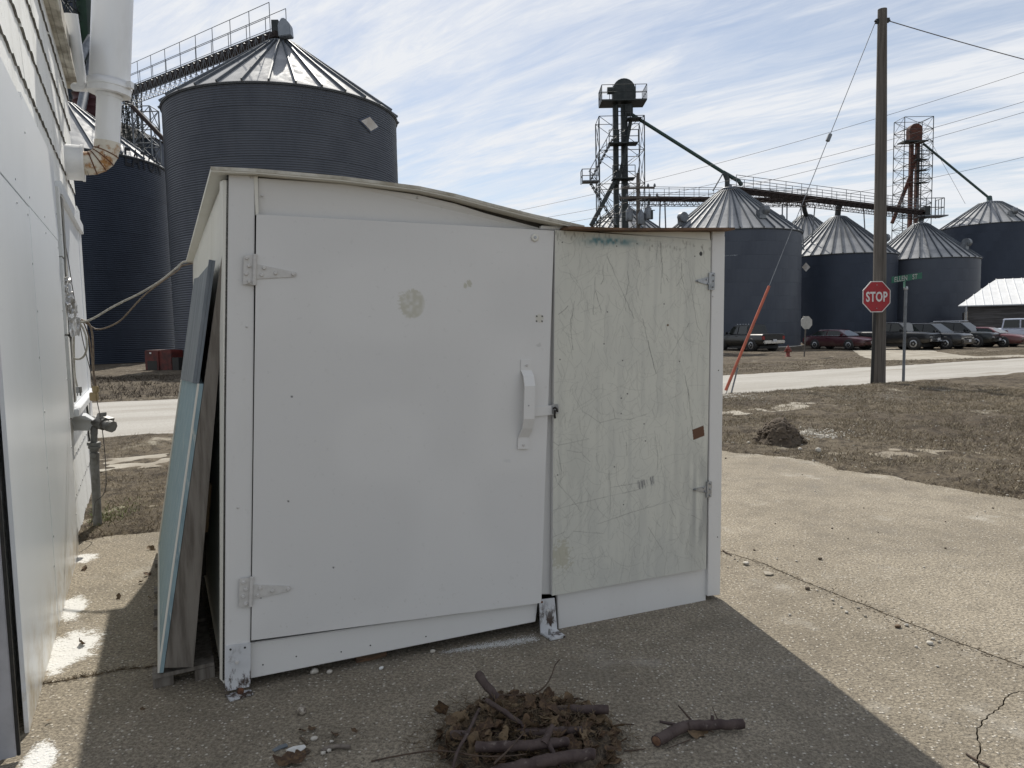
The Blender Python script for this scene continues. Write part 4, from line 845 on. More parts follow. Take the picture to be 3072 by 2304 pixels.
# ------------------------------------------------------------------ grain bins
def wall_mat(name, a, b, rough=.5, metal=.35):
    m = Mat(name); c = m.mix(m.rng(m.noise(.5, 5, .6, (1, 1, .3)), .35, .7), a, b)
    br = m.n.new('ShaderNodeTexBrick')
    # stained streaks running down
    c = m.mix(m.rng(m.noise(1.6, 6, .65, (2.5, 2.5, .12)), .52, .75, 0, .4), c, tuple(x * .65 for x in a)); m.n.remove(br)
    m.color(c).set(rough, metal, .4); return m.m
M_BIN = wall_mat('bin_blue_steel', (0.088, 0.098, 0.118), (0.066, 0.075, 0.094))
M_BIN2 = wall_mat('bin_slate_steel', (0.072, 0.083, 0.105), (0.056, 0.065, 0.086))
M_BIN3 = wall_mat('bin_navy_steel', (0.036, 0.047, 0.070), (0.027, 0.036, 0.055))
m = Mat('galvanised_roof'); c = m.mix(m.rng(m.noise(.8, 6, .6), .35, .7), (0.36, 0.365, 0.37), (0.25, 0.255, 0.265)); c = m.mix(m.rng(m.noise(3, 6, .7), .6, .72, 0, .5), c, (0.22, 0.20, 0.17)); m.color(c).set(m.rng(m.noise(2, 4), .3, .7, .6, .8), .2, .3); M_GROOF = m.m
M_RIB = simple('roof_rib', (0.10, 0.115, 0.13), (0.07, 0.08, 0.095), 3, .55, .3)
M_DKSTEEL = simple('dark_green_black_steel', (0.022, 0.030, 0.030), (0.04, 0.045, 0.045), 3, .55, .3)
M_RUSTST = simple('rusty_red_steel', (0.13, 0.045, 0.028), (0.07, 0.028, 0.02), 2, .75, .1)
M_RUSTBR = simple('brown_rusty_conveyor', (0.030, 0.016, 0.013), (0.018, 0.012, 0.011), 2, .8, .1)
M_GALVD = simple('dull_galvanised', (0.20, 0.215, 0.23), (0.13, 0.14, 0.155), 3, .5, .5)
M_GREENSP = simple('dark_green_pipe', (0.022, 0.060, 0.048), (0.03, 0.05, 0.045), 2, .5, .1)
def corrugated(R, h, n, amp, pitch):
    k = 6; rows = max(2, int(round(h / pitch)) * k) if amp else 1
    z = np.linspace(0, h, rows + 1); r = R + amp * np.sin(np.linspace(0, 2 * math.pi * max(1, round(h / pitch)), rows + 1)) if amp else np.full(2, R)
    t = np.linspace(0, 2 * math.pi, n + 1); T_, Z_ = np.meshgrid(t, z); Rr = r[:, None] * np.ones_like(T_)
    return np.stack([Rr * np.cos(T_), Rr * np.sin(T_), Z_], -1)
def grain_bin(label, c, R, ze, zp, npan, zbase=-.4, corr=True, wall=None, ringh=1.12, cap_r=.75, group=None, lid=True):
    wall = wall or M_BIN
    t = thing('grain_bin', label, 'grain bin', (c[0], c[1], zbase), 0, group)
    h = ze - zbase; nr = max(1, round(h / ringh)); rh = h / nr
    me = grid_mesh('wall_ring', corrugated(R, rh - .006, 128 if corr else 72, .014 if corr else 0, .112), wall)
    me.flip_normals() if False else None
    for i in range(nr):
        o = link('wall_ring', me, t); o.location = (0, 0, i * rh); o.rotation_euler = (0, 0, .13 * i)
        if i % 2: o.scale = (1.0008, 1.0008, 1)
    # roof panels with a raised rib on one edge
    ov = .10; a = 2 * math.pi / npan; ro = R + ov; ri = cap_r; zo = ze - zbase - ov * (zp - ze) / R; zi = zp - zbase - .02
    b = MB(); n = 3; top = []
    for j in range(2):
        r_, z_ = (ro, zo) if j == 0 else (ri, zi)
        top.append([Vector((r_ * math.cos(a * i / n), r_ * math.sin(a * i / n), z_)) for i in range(n + 1)])
    vs = top[0] + top[1] + [p - Vector((0, 0, .03)) for p in top[0] + top[1]]; k = n + 1
    fs = [(i, i + 1, k + i + 1, k + i) for i in range(n)] + [(2 * k + i, 3 * k + i, 3 * k + i + 1, 2 * k + i + 1) for i in range(n)] + [(i, 2 * k + i, 2 * k + i + 1, i + 1) for i in range(n)] + [(0, k, 3 * k, 2 * k), (n, 2 * k + n, 3 * k + n, k + n)]
    pm = b.add(vs, fs).mesh('roof_panel', M_GROOF)
    rw = .05 if corr else .06; rhgt = .11
    p0 = Vector((ro + .03, 0, zo - .01)); p1 = Vector((ri, 0, zi)); y = Vector((0, 1, 0)); nn = (p1 - p0).cross(y).normalized()
    if nn.z < 0: nn = -nn
    rm = MB().prism([p0 - y * rw, p0 + y * rw, p0 + y * rw * .6 + nn * rhgt, p0 - y * rw * .6 + nn * rhgt], p1 - p0).mesh('roof_rib', M_RIB)
    for i in range(npan):
        o = link('roof_panel', pm, t); o.rotation_euler = (0, 0, a * i); q = link('roof_rib', rm, o)
    MB().lathe([(R + .02, zo - .10), (R + .06, zo - .10), (R + .07, zo + .01), (R + .01, zo + .01)], (0, 0, 0), 72).build('eave_ring', M_RIB, t, local=True)
    cp = MB().lathe([(cap_r + .06, zi - .05), (cap_r + .06, zi + .10), (cap_r * .8, zi + .18), (.22, zi + .26), (.22, zi + .42)], (0, 0, 0), 24).build('roof_cap', M_GALVD, t, local=True)
    MB().lathe([(R + .12, -.4), (R + .12, .2), (R, .26)], (0, 0, 0), 48).build('foundation', M_STREET, t, local=True)
    return t
def vents(t, R, ze, zp, zbase, angs):
    for a in angs:
        r_ = R * .80; z = ze - zbase + (zp - ze) * .2; d = Vector((math.cos(a), math.sin(a), 0)); s_ = Vector((-d.y, d.x, 0))
        b = MB().box(d * r_ + Vector((0, 0, z + .35)), (.55, .6, .7), (d, s_, Vector((0, 0, 1)))); b.lathe([(.42, 0), (.42, .5)], d * (r_ + .1) + Vector((0, 0, z + .7)), 12, s_); b.build('roof_vent', M_GALVD, t, local=True)
def fa(c): return math.atan2(-c[1], -c[0])                    # angle of the side that faces the viewer
BIG = (-11.6, 38.0); BR_, BZE, BZP = 5.75, 12.8, 16.45
bigbin = grain_bin('big slate blue grain bin with a pale diamond emblem behind the shed', BIG, BR_, BZE, BZP, 32, -.3, True, M_BIN)
b = MB(); rr_ = BR_ * .50; zz_ = BZE + .3 + (BZP - BZE) * .5 + .22
b.tube([Vector((rr_ * math.cos(a), rr_ * math.sin(a), zz_)) for a in np.linspace(0, 2 * math.pi, 65)], .028, 6, False)
for a in np.linspace(0, 2 * math.pi, 33)[:-1]: b.tube([Vector((rr_ * math.cos(a), rr_ * math.sin(a), zz_)), Vector((rr_ * math.cos(a), rr_ * math.sin(a), zz_ - .24))], .02, 5)
b.build('roof_hand_ring', M_RIB, bigbin, local=True)
def cyl_hit(x, y, c, R):
    d = rayd(x, y); ox, oy = -c[0], -c[1]; A = d.x ** 2 + d.y ** 2; B = ox * d.x + oy * d.y; C_ = ox * ox + oy * oy - R * R
    t = (-B - math.sqrt(B * B - A * C_)) / A; return EYEP + d * t
def on_cyl(pts, c, R, k=6):
    TL, TR, BRr, BLr = pts; out = np.zeros((k + 1, k + 1, 3))
    ang = [math.atan2(p.y - c[1], p.x - c[0]) for p in pts]; zs = [p.z for p in pts]
    for j in range(k + 1):
        for i in range(k + 1):
            u, v = i / k, j / k; w = ((1 - u) * (1 - v), u * (1 - v), u * v, (1 - u) * v); a = sum(q * g_ for q, g_ in zip(w, ang)); z = sum(q * g_ for q, g_ in zip(w, zs)); out[j, i] = (c[0] + R * math.cos(a), c[1] + R * math.sin(a), z)
    return out
M_EMB = simple('emblem_enamel', (0.62, 0.60, 0.57), (0.42, 0.38, 0.33), 1.6, .5)
M_NAVY = simple('emblem_navy', (0.03, 0.04, 0.075), (0.05, 0.06, 0.09), 3, .5)
ec = [(1109 / DS, 345 / DS), (1140 / DS, 383 / DS), (1113 / DS, 399 / DS), (1075 / DS, 360 / DS)]
g3 = [cyl_hit(x, y, BIG, BR_ + .05) for x, y in ec]; mid_ = sum(g3, Vector()) / 4
em = link('emblem', grid_mesh('emblem', on_cyl(g3, BIG, BR_ + .04) - np.array(wl(bigbin)), M_NAVY), bigbin)
link('emblem_face', grid_mesh('emblem_face', on_cyl([mid_.lerp(p, .78) for p in g3], BIG, BR_ + .055) - np.array(wl(bigbin)), M_EMB), em)
EAT = (-27.9, 46.0); eatbin = grain_bin('navy grain bin with faint dark lettering and a white roof behind the vent pipe', EAT, 5.7, 12.5, 16.2, 24, -.3, True, M_BIN3)
def text_mesh(txt, size, ext=0.0, space=1.0, bold=0.0):
    cu = bpy.data.curves.new('txt', 'FONT'); cu.body = txt; cu.size = size; cu.extrude = ext; cu.offset = bold; cu.align_x = 'CENTER'; cu.align_y = 'CENTER'; cu.space_character = space; cu.resolution_u = 3
    ob = bpy.data.objects.new('txt', cu); COL.objects.link(ob); dg = bpy.context.evaluated_depsgraph_get(); me = bpy.data.meshes.new_from_object(ob.evaluated_get(dg)); bpy.data.objects.remove(ob); bpy.data.curves.remove(cu)
    return me
M_FADED = simple('faded_lettering', (0.006, 0.007, 0.011), (0.012, 0.014, 0.02), 4, .7)
tm = text_mesh('EATON', 1.0, 0, 1.15, .02)
bm = bmesh.new(); bm.from_mesh(tm); bmesh.ops.triangulate(bm, faces=bm.faces); bmesh.ops.subdivide_edges(bm, edges=[e for e in bm.edges if e.calc_length() > .15], cuts=2)
hc = cyl_hit(440 / DS, 488 / DS, EAT, 5.76); a0 = math.atan2(hc.y - EAT[1], hc.x - EAT[0]); o = wl(eatbin)
hl = cyl_hit(386 / DS, 490 / DS, EAT, 5.76); hr = cyl_hit(487 / DS, 505 / DS, EAT, 5.76)
wd = abs(math.atan2(hr.y - EAT[1], hr.x - EAT[0]) - math.atan2(hl.y - EAT[1], hl.x - EAT[0])); xs = [w.co.x for w in bm.verts]; sx = wd / (max(xs) - min(xs))
for w in bm.verts: a = a0 + w.co.x * sx; w.co = Vector((EAT[0] + 5.74 * math.cos(a), EAT[1] + 5.74 * math.sin(a), hc.z + w.co.y * 1.5)) - o
me = bpy.data.meshes.new('lettering'); bm.to_mesh(me); bm.free(); me.materials.append(M_FADED); link('lettering', me, eatbin)

A_C = (19.6, 64.0); A_R, A_E, A_P = 6.0, 9.45, 13.55
binA = grain_bin('slate grain bin behind the shed corner, fed by the long green spout', A_C, A_R, A_E, A_P, 40, -.5, False, M_BIN2)
B_C = (33.4, 73.0); binB = grain_bin('slate grain bin right behind the utility pole, fed from the overhead conveyor', B_C, 5.45, 8.25, 12.2, 36, -.5, False, M_BIN3, lid=True)
C_C = (42.9, 75.0); binC = grain_bin('slate grain bin behind the street name sign, at the end of the conveyor', C_C, 5.4, 7.85, 11.6, 36, -.5, False, M_BIN2)
D_C = (61.5, 92.0); binD = grain_bin('tall far grain bin rising behind the metal-roofed barn', D_C, 5.6, 13.4, 16.4, 32, -.5, False, M_BIN3, cap_r=1.3)
E_C = (39.6, 96.0); binE = grain_bin('distant grain bin half hidden between two nearer bins', E_C, 5.4, 11.9, 15.9, 30, -.5, False, M_BIN2)
F_C = (13.6, 86.0); binF = grain_bin('distant grain bin seen behind the black elevator tower', F_C, 5.6, 12.2, 15.8, 30, -.5, False, M_BIN2)
for t, R, e_, p_, an in ((binA, A_R, A_E, A_P, (fa(A_C) + .55, fa(A_C) + 2.0, fa(A_C) - .95)), (binB, 5.45, 8.25, 12.2, (fa(B_C) - 1.1, fa(B_C) + 1.15)), (binC, 5.4, 7.85, 11.6, (fa(C_C) + 1.1, fa(C_C) - 1.3)), (binD, 5.6, 13.4, 16.4, (fa(D_C) + .5,))):
    vents(t, R, e_, p_, -.5, an)
ec = [(1741, 567), (1750, 577), (1741, 587), (1732, 577)]
try:
    g3 = [cyl_hit(x, y, B_C, 5.5) for x, y in ec]; em = link('emblem', grid_mesh('emblem', on_cyl(g3, B_C, 5.48) - np.array(wl(binB)), M_EMB), binB)
except ValueError: pass

# ------------------------------------------------------------------ lattice helpers
def lattice(b, c, w, z0, z1, bays, r, d=None, corner=1.5):
    d = d or w; X = [(-w / 2, -d / 2), (w / 2, -d / 2), (w / 2, d / 2), (-w / 2, d / 2)]; c = Vector(c)
    q = lambda i, z: c + Vector((X[i % 4][0], X[i % 4][1], z))
    for i in range(4): b.tube([q(i, z0), q(i, z1)], r * corner, 5)
    h = (z1 - z0) / bays
    for k in range(bays):
        a, e_ = z0 + k * h, z0 + (k + 1) * h
        for i in range(4):
            b.tube([q(i, e_), q(i + 1, e_)], r, 4); b.tube([q(i, a), q(i + 1, e_)], r * .8, 4); b.tube([q(i + 1, a), q(i, e_)], r * .8, 4)
    return b
def railing(b, pts, h, r, n=None, mids=1, up=ZUP):
    for a, c in zip(pts[:-1], pts[1:]):
        a = Vector(a); c = Vector(c); k = n or max(1, int((c - a).length / 1.4))
        for m_ in range(mids + 1): b.tube([a + up * h * (m_ + 1) / (mids + 1), c + up * h * (m_ + 1) / (mids + 1)], r, 4)
        for i in range(k + 1): p = a.lerp(c, i / k); b.tube([p, p + up * h], r, 4)
    return b
def truss_bridge(t, p0, p1, wd, hrail, truss_h, bays, mat_box, mat_rail, rod, box_h=.4, side=1):
    p0 = Vector(p0); p1 = Vector(p1); ax = (p1 - p0).normalized(); sd_ = ax.cross(ZUP).normalized(); un = sd_.cross(ax)
    if un.z < 0: un = -un
    MB().box((p0 + p1) / 2, ((p1 - p0).length, wd * .45, box_h), (ax, sd_, un)).build('conveyor_trough', mat_box, t)
    b = MB()
    for s in (-1, 1): b.tube([p0 + sd_ * s * wd / 2 - un * truss_h, p1 + sd_ * s * wd / 2 - un * truss_h], rod, 5).tube([p0 + sd_ * s * wd / 2, p1 + sd_ * s * wd / 2], rod * 1.3, 5)
    for k in range(bays):
        a = p0.lerp(p1, k / bays); c = p0.lerp(p1, (k + 1) / bays); m_ = (a + c) / 2
        for s in (-1, 1):
            o = sd_ * s * wd / 2; b.tube([a + o, m_ + o - un * truss_h], rod * .7, 4).tube([m_ + o - un * truss_h, c + o], rod * .7, 4).tube([a + o, a + o - un * truss_h], rod * .7, 4)
        b.tube([a - sd_ * wd / 2, c + sd_ * wd / 2], rod * .8, 4).tube([a + sd_ * wd / 2, a - sd_ * wd / 2], rod * .8, 4).tube([a - sd_ * wd / 2 - un * truss_h, a + sd_ * wd / 2 - un * truss_h], rod * .6, 4)
    b.build('truss', mat_box if rod > .03 else M_GALVD, t)
    for s in (-1, 1):
        r_ = MB(); railing(r_, [p0 + sd_ * s * wd / 2, p1 + sd_ * s * wd / 2], hrail, rod * .8, max(2, int((p1 - p0).length / 1.9)), 1, un if side == 2 else ZUP); r_.build('railing', mat_rail, t)
    return ax, sd_, un

# ------------------------------------------------------------------ sloping conveyor walkway to the big bin
cq0 = at(262, 206, 50.0); cq1 = at(602, 74, 37.6); dq = (cq1 - cq0).normalized()
cv = thing('conveyor_walkway', 'rusty sloping conveyor walkway with railings rising to the big bin roof', 'conveyor', cq0)
truss_bridge(cv, cq0, cq1, .95, 1.42, .6, 28, M_RUSTBR, M_GALVD, .026, .28)
M_COVER = simple('pale_blue_grey_cover', (0.26, 0.29, 0.33), (0.21, 0.24, 0.28), 3, .5)
hd_ = [(601, 78), (599, 52), (607, 38), (614, 38), (625, 50), (628, 75)]
MB().prism([at(x, y, 36.9) for x, y in hd_], Vector((0, .55, 0))).build('drive_cover', M_COVER, cv, bevel=.03)
MB().box(at(597, 62, 37.9), (.35, .5, .7)).build('motor', M_DKSTEEL, cv)
MB().tube([at(607, 74, 38.0), at(607, 90, 38.0)], .22, 12).build('drop_chute', M_DKSTEEL, cv)
b = MB(); lattice(b, (cq0.x - .2, 53.6, 0), 1.3, -.2, cq0.z + .2, 14, .04); b.build('support_tower', M_GALVD, cv)
sptp = thing('grain_spout', 'long dark grain spout slanting down behind the big bin', 'spout', at(356, 303, 50)); MB().tube([at(262, 204, 53), at(362, 310, 50)], .16, 10).build('pipe', M_RUSTBR, sptp)
MB().box(at(262, 203, 53.3), (.8, .8, .8)).build('hopper', M_RUSTBR, sptp)
# ------------------------------------------------------------------ green leg tower and tall bins behind the vent pipe
gt = at(196, 0, 58); gc_ = (gt.x, 58)
gleg = thing('green_elevator_leg', 'dark green elevator leg with platforms and spouts behind the white vent pipe', 'elevator leg', (gc_[0], gc_[1], -.3))
M_GREENLEG = simple('green_leg_paint', (0.018, 0.055, 0.030), (0.012, 0.035, 0.022), 1, .6, .1)
for dx in (-.55, .75): MB().box((gc_[0] + dx, 58, 16), (.75, .75, 33)).build('leg_casing', M_GREENLEG, gleg)
b = MB(); lattice(b, (gc_[0] - 1.3, 57.4, 0), 1.1, -.2, 31, 20, .05, .9); b.build('ladder_tower', M_DKSTEEL, gleg)
for zz, xo in ((at(180, 55, 57).z, -1.9), (at(180, 130, 57).z, -1.4)):
    b = MB().box((gc_[0] + xo, 57, zz), (2.4, 1.6, .12)); railing(b, [(gc_[0] + xo - 1.2, 56.2, zz), (gc_[0] + xo + 1.2, 56.2, zz), (gc_[0] + xo + 1.2, 57.8, zz), (gc_[0] + xo - 1.2, 57.8, zz), (gc_[0] + xo - 1.2, 56.2, zz)], 1.2, .035, 2); b.build('platform', M_DKSTEEL, gleg)
MB().tube([at(197, 82, 57), at(160, 150, 52)], .30, 14).build('spout', M_GALVD, gleg)
MB().tube([at(203, 105, 56), at(172, 250, 50)], .30, 14).build('spout', M_GALVD, gleg)
tb = at(158, 100, 66); tall = thing('tall_navy_bin', 'very tall navy storage bin rising behind the green elevator leg', 'grain bin', (at(222, 100, 70).x - 3.6, 70, -.4))
me = grid_mesh('wall_ring', corrugated(3.6, 2.98, 64, 0, 1), M_BIN3)
for i in range(12): o = link('wall_ring', me, tall); o.location = (0, 0, i * 3.0); o.scale = ((1.001, 1.001, 1) if i % 2 else (1, 1, 1))
MB().lathe([(3.75, 35.9), (.8, 38.5), (.0, 38.5)], (0, 0, 0), 48).build('roof', M_GROOF, tall, local=True)
rb = at(204, 222, 53.5); M_MAROON = simple('maroon_tank_paint', (0.075, 0.018, 0.024), (0.05, 0.014, 0.018), 1, .55, .1)
rt = thing('maroon_tank', 'dark maroon ribbed tank above the white bin roof beside the vent pipe', 'tank', (rb.x, 53.5, 10))
zt0, zt1 = at(190, 258, 52).z, at(190, 192, 52).z
for k in range(4):
    a, e_ = zt0 + (zt1 - zt0) * k / 4, zt0 + (zt1 - zt0) * (k + 1) / 4; MB().lathe([(1.35, a + .02), (1.35, e_ - .08), (1.41, e_ - .06), (1.41, e_)], (rb.x, 53.5, 0), 32).build('tank_ring', M_MAROON, rt)
MB().lathe([(1.45, zt1), (.2, zt1 + .6)], (rb.x, 53.5, 0), 32).build('tank_lid', M_GALVD, rt)
b = MB()
for a in np.linspace(0, 6.28, 7)[:-1]: b.tube([(rb.x + 1.2 * math.cos(a), 53.5 + 1.2 * math.sin(a), -.4), (rb.x + 1.2 * math.cos(a), 53.5 + 1.2 * math.sin(a), zt0)], .1, 6)
b.build('stand_legs', M_DKSTEEL, rt)
# dark headhouse behind the bin
h1 = at(334, 300, 62); hz = thing('headhouse', 'dark sheet-metal headhouse with a grey sloping roof behind the bins', 'building', (h1.x - 4.5, 64, -.4))
zl, zr = at(334, 328, 62).z - 6, at(334, 299, 62).z
MB().prism([Vector((h1.x - 8, 62, -.4)), Vector((h1.x, 62, -.4)), Vector((h1.x, 62, zr)), Vector((h1.x - 8, 62, zr))], Vector((0, 6, 0))).build('wall', M_BIN3, hz)
zpk = at(285, 255, 64).z
MB().add([(h1.x + .2, 61.8, zr), (h1.x + .2, 68.2, zr), (h1.x - 8, 68.2, zr), (h1.x - 8, 61.8, zr), (h1.x - 4.4, 65, zpk)], [(0, 1, 4), (1, 2, 4), (2, 3, 4), (3, 0, 4), (3, 2, 1, 0)]).build('roof', simple('grey_roofing', (0.15, 0.14, 0.13), (0.09, 0.085, 0.08), 1, .8), hz)
b = MB(); q = at(268, 250, 57)
for k, x in enumerate((262, 281, 290)): p = at(x, 250, 56 - k); lattice(b, (p.x, p.y, 0), .8, -.3, at(x, 205, 56).z, 14, .028)
tag(b.build('ladder_frames', M_DKSTEEL), 'thin steel ladder frames standing before the dark headhouse', 'frame')

# ------------------------------------------------------------------ black elevator tower
ty = 66.0; tc_ = at(1340, 300, ty); tcx = tc_.x; top_z = at(1345, 172, ty).z
tw = thing('elevator_tower', 'black grain elevator tower with a domed head and zigzag stairs', 'elevator tower', (tcx, ty, -.4))
lx = [at(1330, 300, ty).x, at(1348.5, 300, ty).x]; pz = at(1340, 222, ty).z
for x in lx: MB().box((x, ty, pz / 2), (.46 if x == lx[0] else .56, .5, pz + .6)).build('leg_casing', M_DKSTEEL, tw)
hx = (lx[0] + lx[1]) / 2 + .35; wz = top_z - pz
b = MB(); pr = [(hx - .98, pz)] + [(hx + 1.02 * math.cos(a), top_z - 1.02 + 1.02 * math.sin(a)) for a in np.linspace(math.pi, 0, 13)] + [(hx + .98, pz)]
b.prism([Vector((x, ty - .4, z)) for x, z in pr], Vector((0, .9, 0))).build('head', M_DKSTEEL, tw, bevel=.02)
MB().tube([(hx - 1.5, ty - .3, top_z - 1.05), (hx - .9, ty - .3, top_z - 1.05)], .32, 12).build('motor', M_DKSTEEL, tw)
pfz = at(1340, 222, ty).z
b = MB().box((hx - .1, ty, pfz - .06), (4.05, 2.2, .12)); railing(b, [(hx - 2.1, ty - 1.1, pfz), (hx + 1.9, ty - 1.1, pfz), (hx + 1.9, ty + 1.1, pfz), (hx - 2.1, ty + 1.1, pfz), (hx - 2.1, ty - 1.1, pfz)], 1.25, .03, 4); b.build('head_platform', M_DKSTEEL, tw)
b = MB(); lw = at(1388, 350, ty).x - at(1292, 350, ty).x; lcx = (at(1388, 350, ty).x + at(1292, 350, ty).x) / 2
lattice(b, (lcx, ty + .3, 0), lw, -.4, at(1292, 258, ty).z, 7, .032, 2.6, 1.6); b.build('lattice_frame', M_DKSTEEL, tw)
for zz, w in ((at(1340, 315, ty).z, 2.6), (at(1370, 262, ty).z, 1.2), (at(1340, 390, ty).z, 2.0)):
    b = MB().box((hx + (.8 if w == 1.2 else -.2), ty - .6, zz), (w, 1.2, .1)); railing(b, [(hx - .2 - w / 2, ty - 1.2, zz), (hx - .2 + w / 2, ty - 1.2, zz)], 1.1, .035, 3); b.build('landing', M_DKSTEEL, tw)
def stairs(name, p0, p1, wd=.7):
    b = MB(); p0 = Vector(p0); p1 = Vector(p1); n = max(4, int(abs(p1.z - p0.z) / .32))
    for s in (0, wd): b.tube([p0 + Vector((0, s, 0)), p1 + Vector((0, s, 0))], .05, 4); b.tube([p0 + Vector((0, s, 1)), p1 + Vector((0, s, 1))], .03, 4)
    for k in range(n + 1): p = p0.lerp(p1, k / n); b.box(p + Vector((0, wd / 2, 0)), (.26, wd, .05))
    for k in range(0, n + 1, 4): p = p0.lerp(p1, k / n); b.tube([p, p + ZUP], .03, 4)
    return b.build(name, M_GALVD, tw)
stairs('stair_flight', at(1274, 392, ty - .9), at(1324, 300, ty - .9)); stairs('stair_flight', at(1330, 485, ty - .9), at(1278, 396, ty - .9))
b = MB().box(at(1276, 393, ty - .6), (1.5, 1.2, .1)); p = at(1276, 393, ty - 1.2); railing(b, [p + Vector((-.75, 0, 0)), p + Vector((.75, 0, 0))], 1.15, .04, 2); railing(b, [p + Vector((-.75, 0, 0)), p + Vector((-.75, 1.2, 0))], 1.15, .04, 1); b.build('landing', M_GALVD, tw)
MB().tube([at(1337, 375, ty - .5), at(1277, 487, ty - 2)], .20, 10).build('down_spout', M_DKSTEEL, tw)
MB().tube([at(1362, 262, ty - .4), at(1347, 345, ty - .6), at(1333, 400, ty - .6)], .17, 10).build('down_spout', M_DKSTEEL, tw)
sp0 = at(1364, 247, ty - .3); sp1 = at(1562, 372, 64.6)
MB().box(at(1358, 238, ty - .2), (.7, .7, 1.0)).build('distributor', M_DKSTEEL, tw, bevel=.1)
MB().tube([sp0, sp1], .16, 12).tube([sp1, at(1585, 385, 64.3), at(1596, 391, 64.2), at(1602, 400, 64.1)], .18, 12).build('long_spout', M_GREENSP, tw)
MB().tube([at(1566, 375, 64.4), at(1571, 388, 64.2), at(1571, 405, 64.0)], .22, 12).build('bin_spout', M_DKSTEEL, tw)
MB().tube([at(1562, 374, 64.4), at(1540, 412, 64.0)], .06, 6).build('spout_prop', M_GALVD, tw)

# ------------------------------------------------------------------ overhead conveyors on the right
c1 = thing('overhead_conveyor', 'long dark overhead conveyor with railings running above the grain bins', 'conveyor', at(1580, 408, 64))
ca, cbp = at(1581, 409, 64.2), at(1990, 459, 75.3); truss_bridge(c1, ca, cbp, 1.1, 1.15, .65, 34, M_RUSTBR, M_GALVD, .035, .5)
for (x, y0, y1, Y) in ((1813, 440, 470, 72.8), (1991, 466, 488, 75.1)): MB().tube([at(x + 2, y0, Y), at(x - 2, y0 + 10, Y), at(x - 4, y1, Y)], .28, 12).build('drop_chute', M_DKSTEEL, c1)
b = MB().box(at(2010, 468, 75.5), (2.8, 1.6, .12)); p = at(2010, 468, 74.8); railing(b, [p + Vector((-1.4, 0, 0)), p + Vector((1.4, 0, 0)), p + Vector((1.4, 1.5, 0))], 1.9, .045, 3); b.build('end_platform', M_GALVD, c1)
MB().box(at(1999, 459, 75.2), (.55, .9, 1.2)).build('drive_motor', M_DKSTEEL, c1)
b = MB()
for x, Y in ((1745, 71), (1880, 73)):
    for dx in (-.7, .7): p = at(x, 445, Y); b.tube([p + Vector((dx, 0, 0)), (p.x + dx * .4, p.y, 8)], .06, 5)
b.build('support_legs', M_GALVD, c1)
c2 = thing('rear_conveyor', 'level rear conveyor walkway running behind the elevator tower and bins', 'conveyor', at(1350, 430, 84))
ra, rb_ = at(1340, 429, 84), at(1745, 433, 92); truss_bridge(c2, ra, rb_, 1.1, 1.3, .75, 30, M_RUSTBR, M_GALVD, .04, .55)
b = MB()
for x in (1426, 1436):
    p = at(x, 436, 85.5); b.tube([p, (p.x + (.5 if x > 1430 else -.5), p.y, -.4)], .09, 5)
for x in (1690, 1700): p = at(x, 440, 90.5); b.tube([p, (p.x, p.y, -.4)], .09, 5)
b.build('support_legs', M_GALVD, c2)
MB().tube([at(1735, 436, 92), at(1738, 455, 94), at(1742, 466, 95.5)], .30, 10).build('drop_chute', M_DKSTEEL, c2)
# ------------------------------------------------------------------ rust-red leg tower
ty2 = 97.0; p = at(1971, 400, ty2); t2 = thing('rust_red_leg_tower', 'rust-red elevator leg inside a tall thin lattice tower behind the bins', 'elevator tower', (p.x, ty2, -.4))
x0, x1 = at(1940, 400, ty2).x, at(2001, 400, ty2).x
b = MB(); lattice(b, ((x0 + x1) / 2, ty2, 0), x1 - x0, -.4, at(1970, 258, ty2).z, 18, .036, 2.6, 1.5); b.build('lattice_frame', M_DKSTEEL, t2)
hz0, hz1 = at(1972, 307, ty2).z, at(1975, 268, ty2).z
for xx in (1967, 1980): MB().box((at(xx, 400, ty2).x, ty2, hz0 / 2), (.42, .5, hz0 + .4)).build('leg_casing', M_RUSTST, t2)
hx = at(1975, 290, ty2).x; pr = [(hx - .8, hz0)] + [(hx + .85 * math.cos(a), hz1 - .85 + .85 * math.sin(a)) for a in np.linspace(math.pi, 0, 9)] + [(hx + .8, hz0)]
MB().prism([Vector((x, ty2 - .5, z)) for x, z in pr], Vector((0, 1, 0))).build('head', M_RUSTST, t2, bevel=.03)
MB().box((hx - .4, ty2 - .4, hz0 - .1), (3.2, 1.8, .12)).build('head_platform', M_DKSTEEL, t2)
MB().tube([at(1977, 335, ty2), at(1967, 380, ty2), at(1927, 482, ty2)], .26, 8).build('down_spout', M_RUSTST, t2)
MB().tube([at(1994, 310, ty2 - .4), at(2137, 428, 93)], .15, 10).tube([at(2137, 426, 93), at(2139, 445, 92.2)], .32, 10).build('long_spout', M_GREENSP, t2)
b = MB()
for zz in (345, 368, 395): pz_ = at(1990, zz, ty2 - 1.2); b.box(pz_, (1.6, .8, .08)); railing(b, [pz_ + Vector((-.8, -.4, 0)), pz_ + Vector((.8, -.4, 0))], 1.1, .04, 2)
for xx in (1984, 1992): b.tube([at(xx, 318, ty2 - 1.2), at(xx - 4, 470, ty2 - 1.2)], .05, 4)
for k in range(40): b.tube([at(1984 - k * .1, 320 + k * 3.7, ty2 - 1.2), at(1992 - k * .1, 320 + k * 3.7, ty2 - 1.2)], .035, 4)
b.build('caged_ladder', M_DKSTEEL, t2)
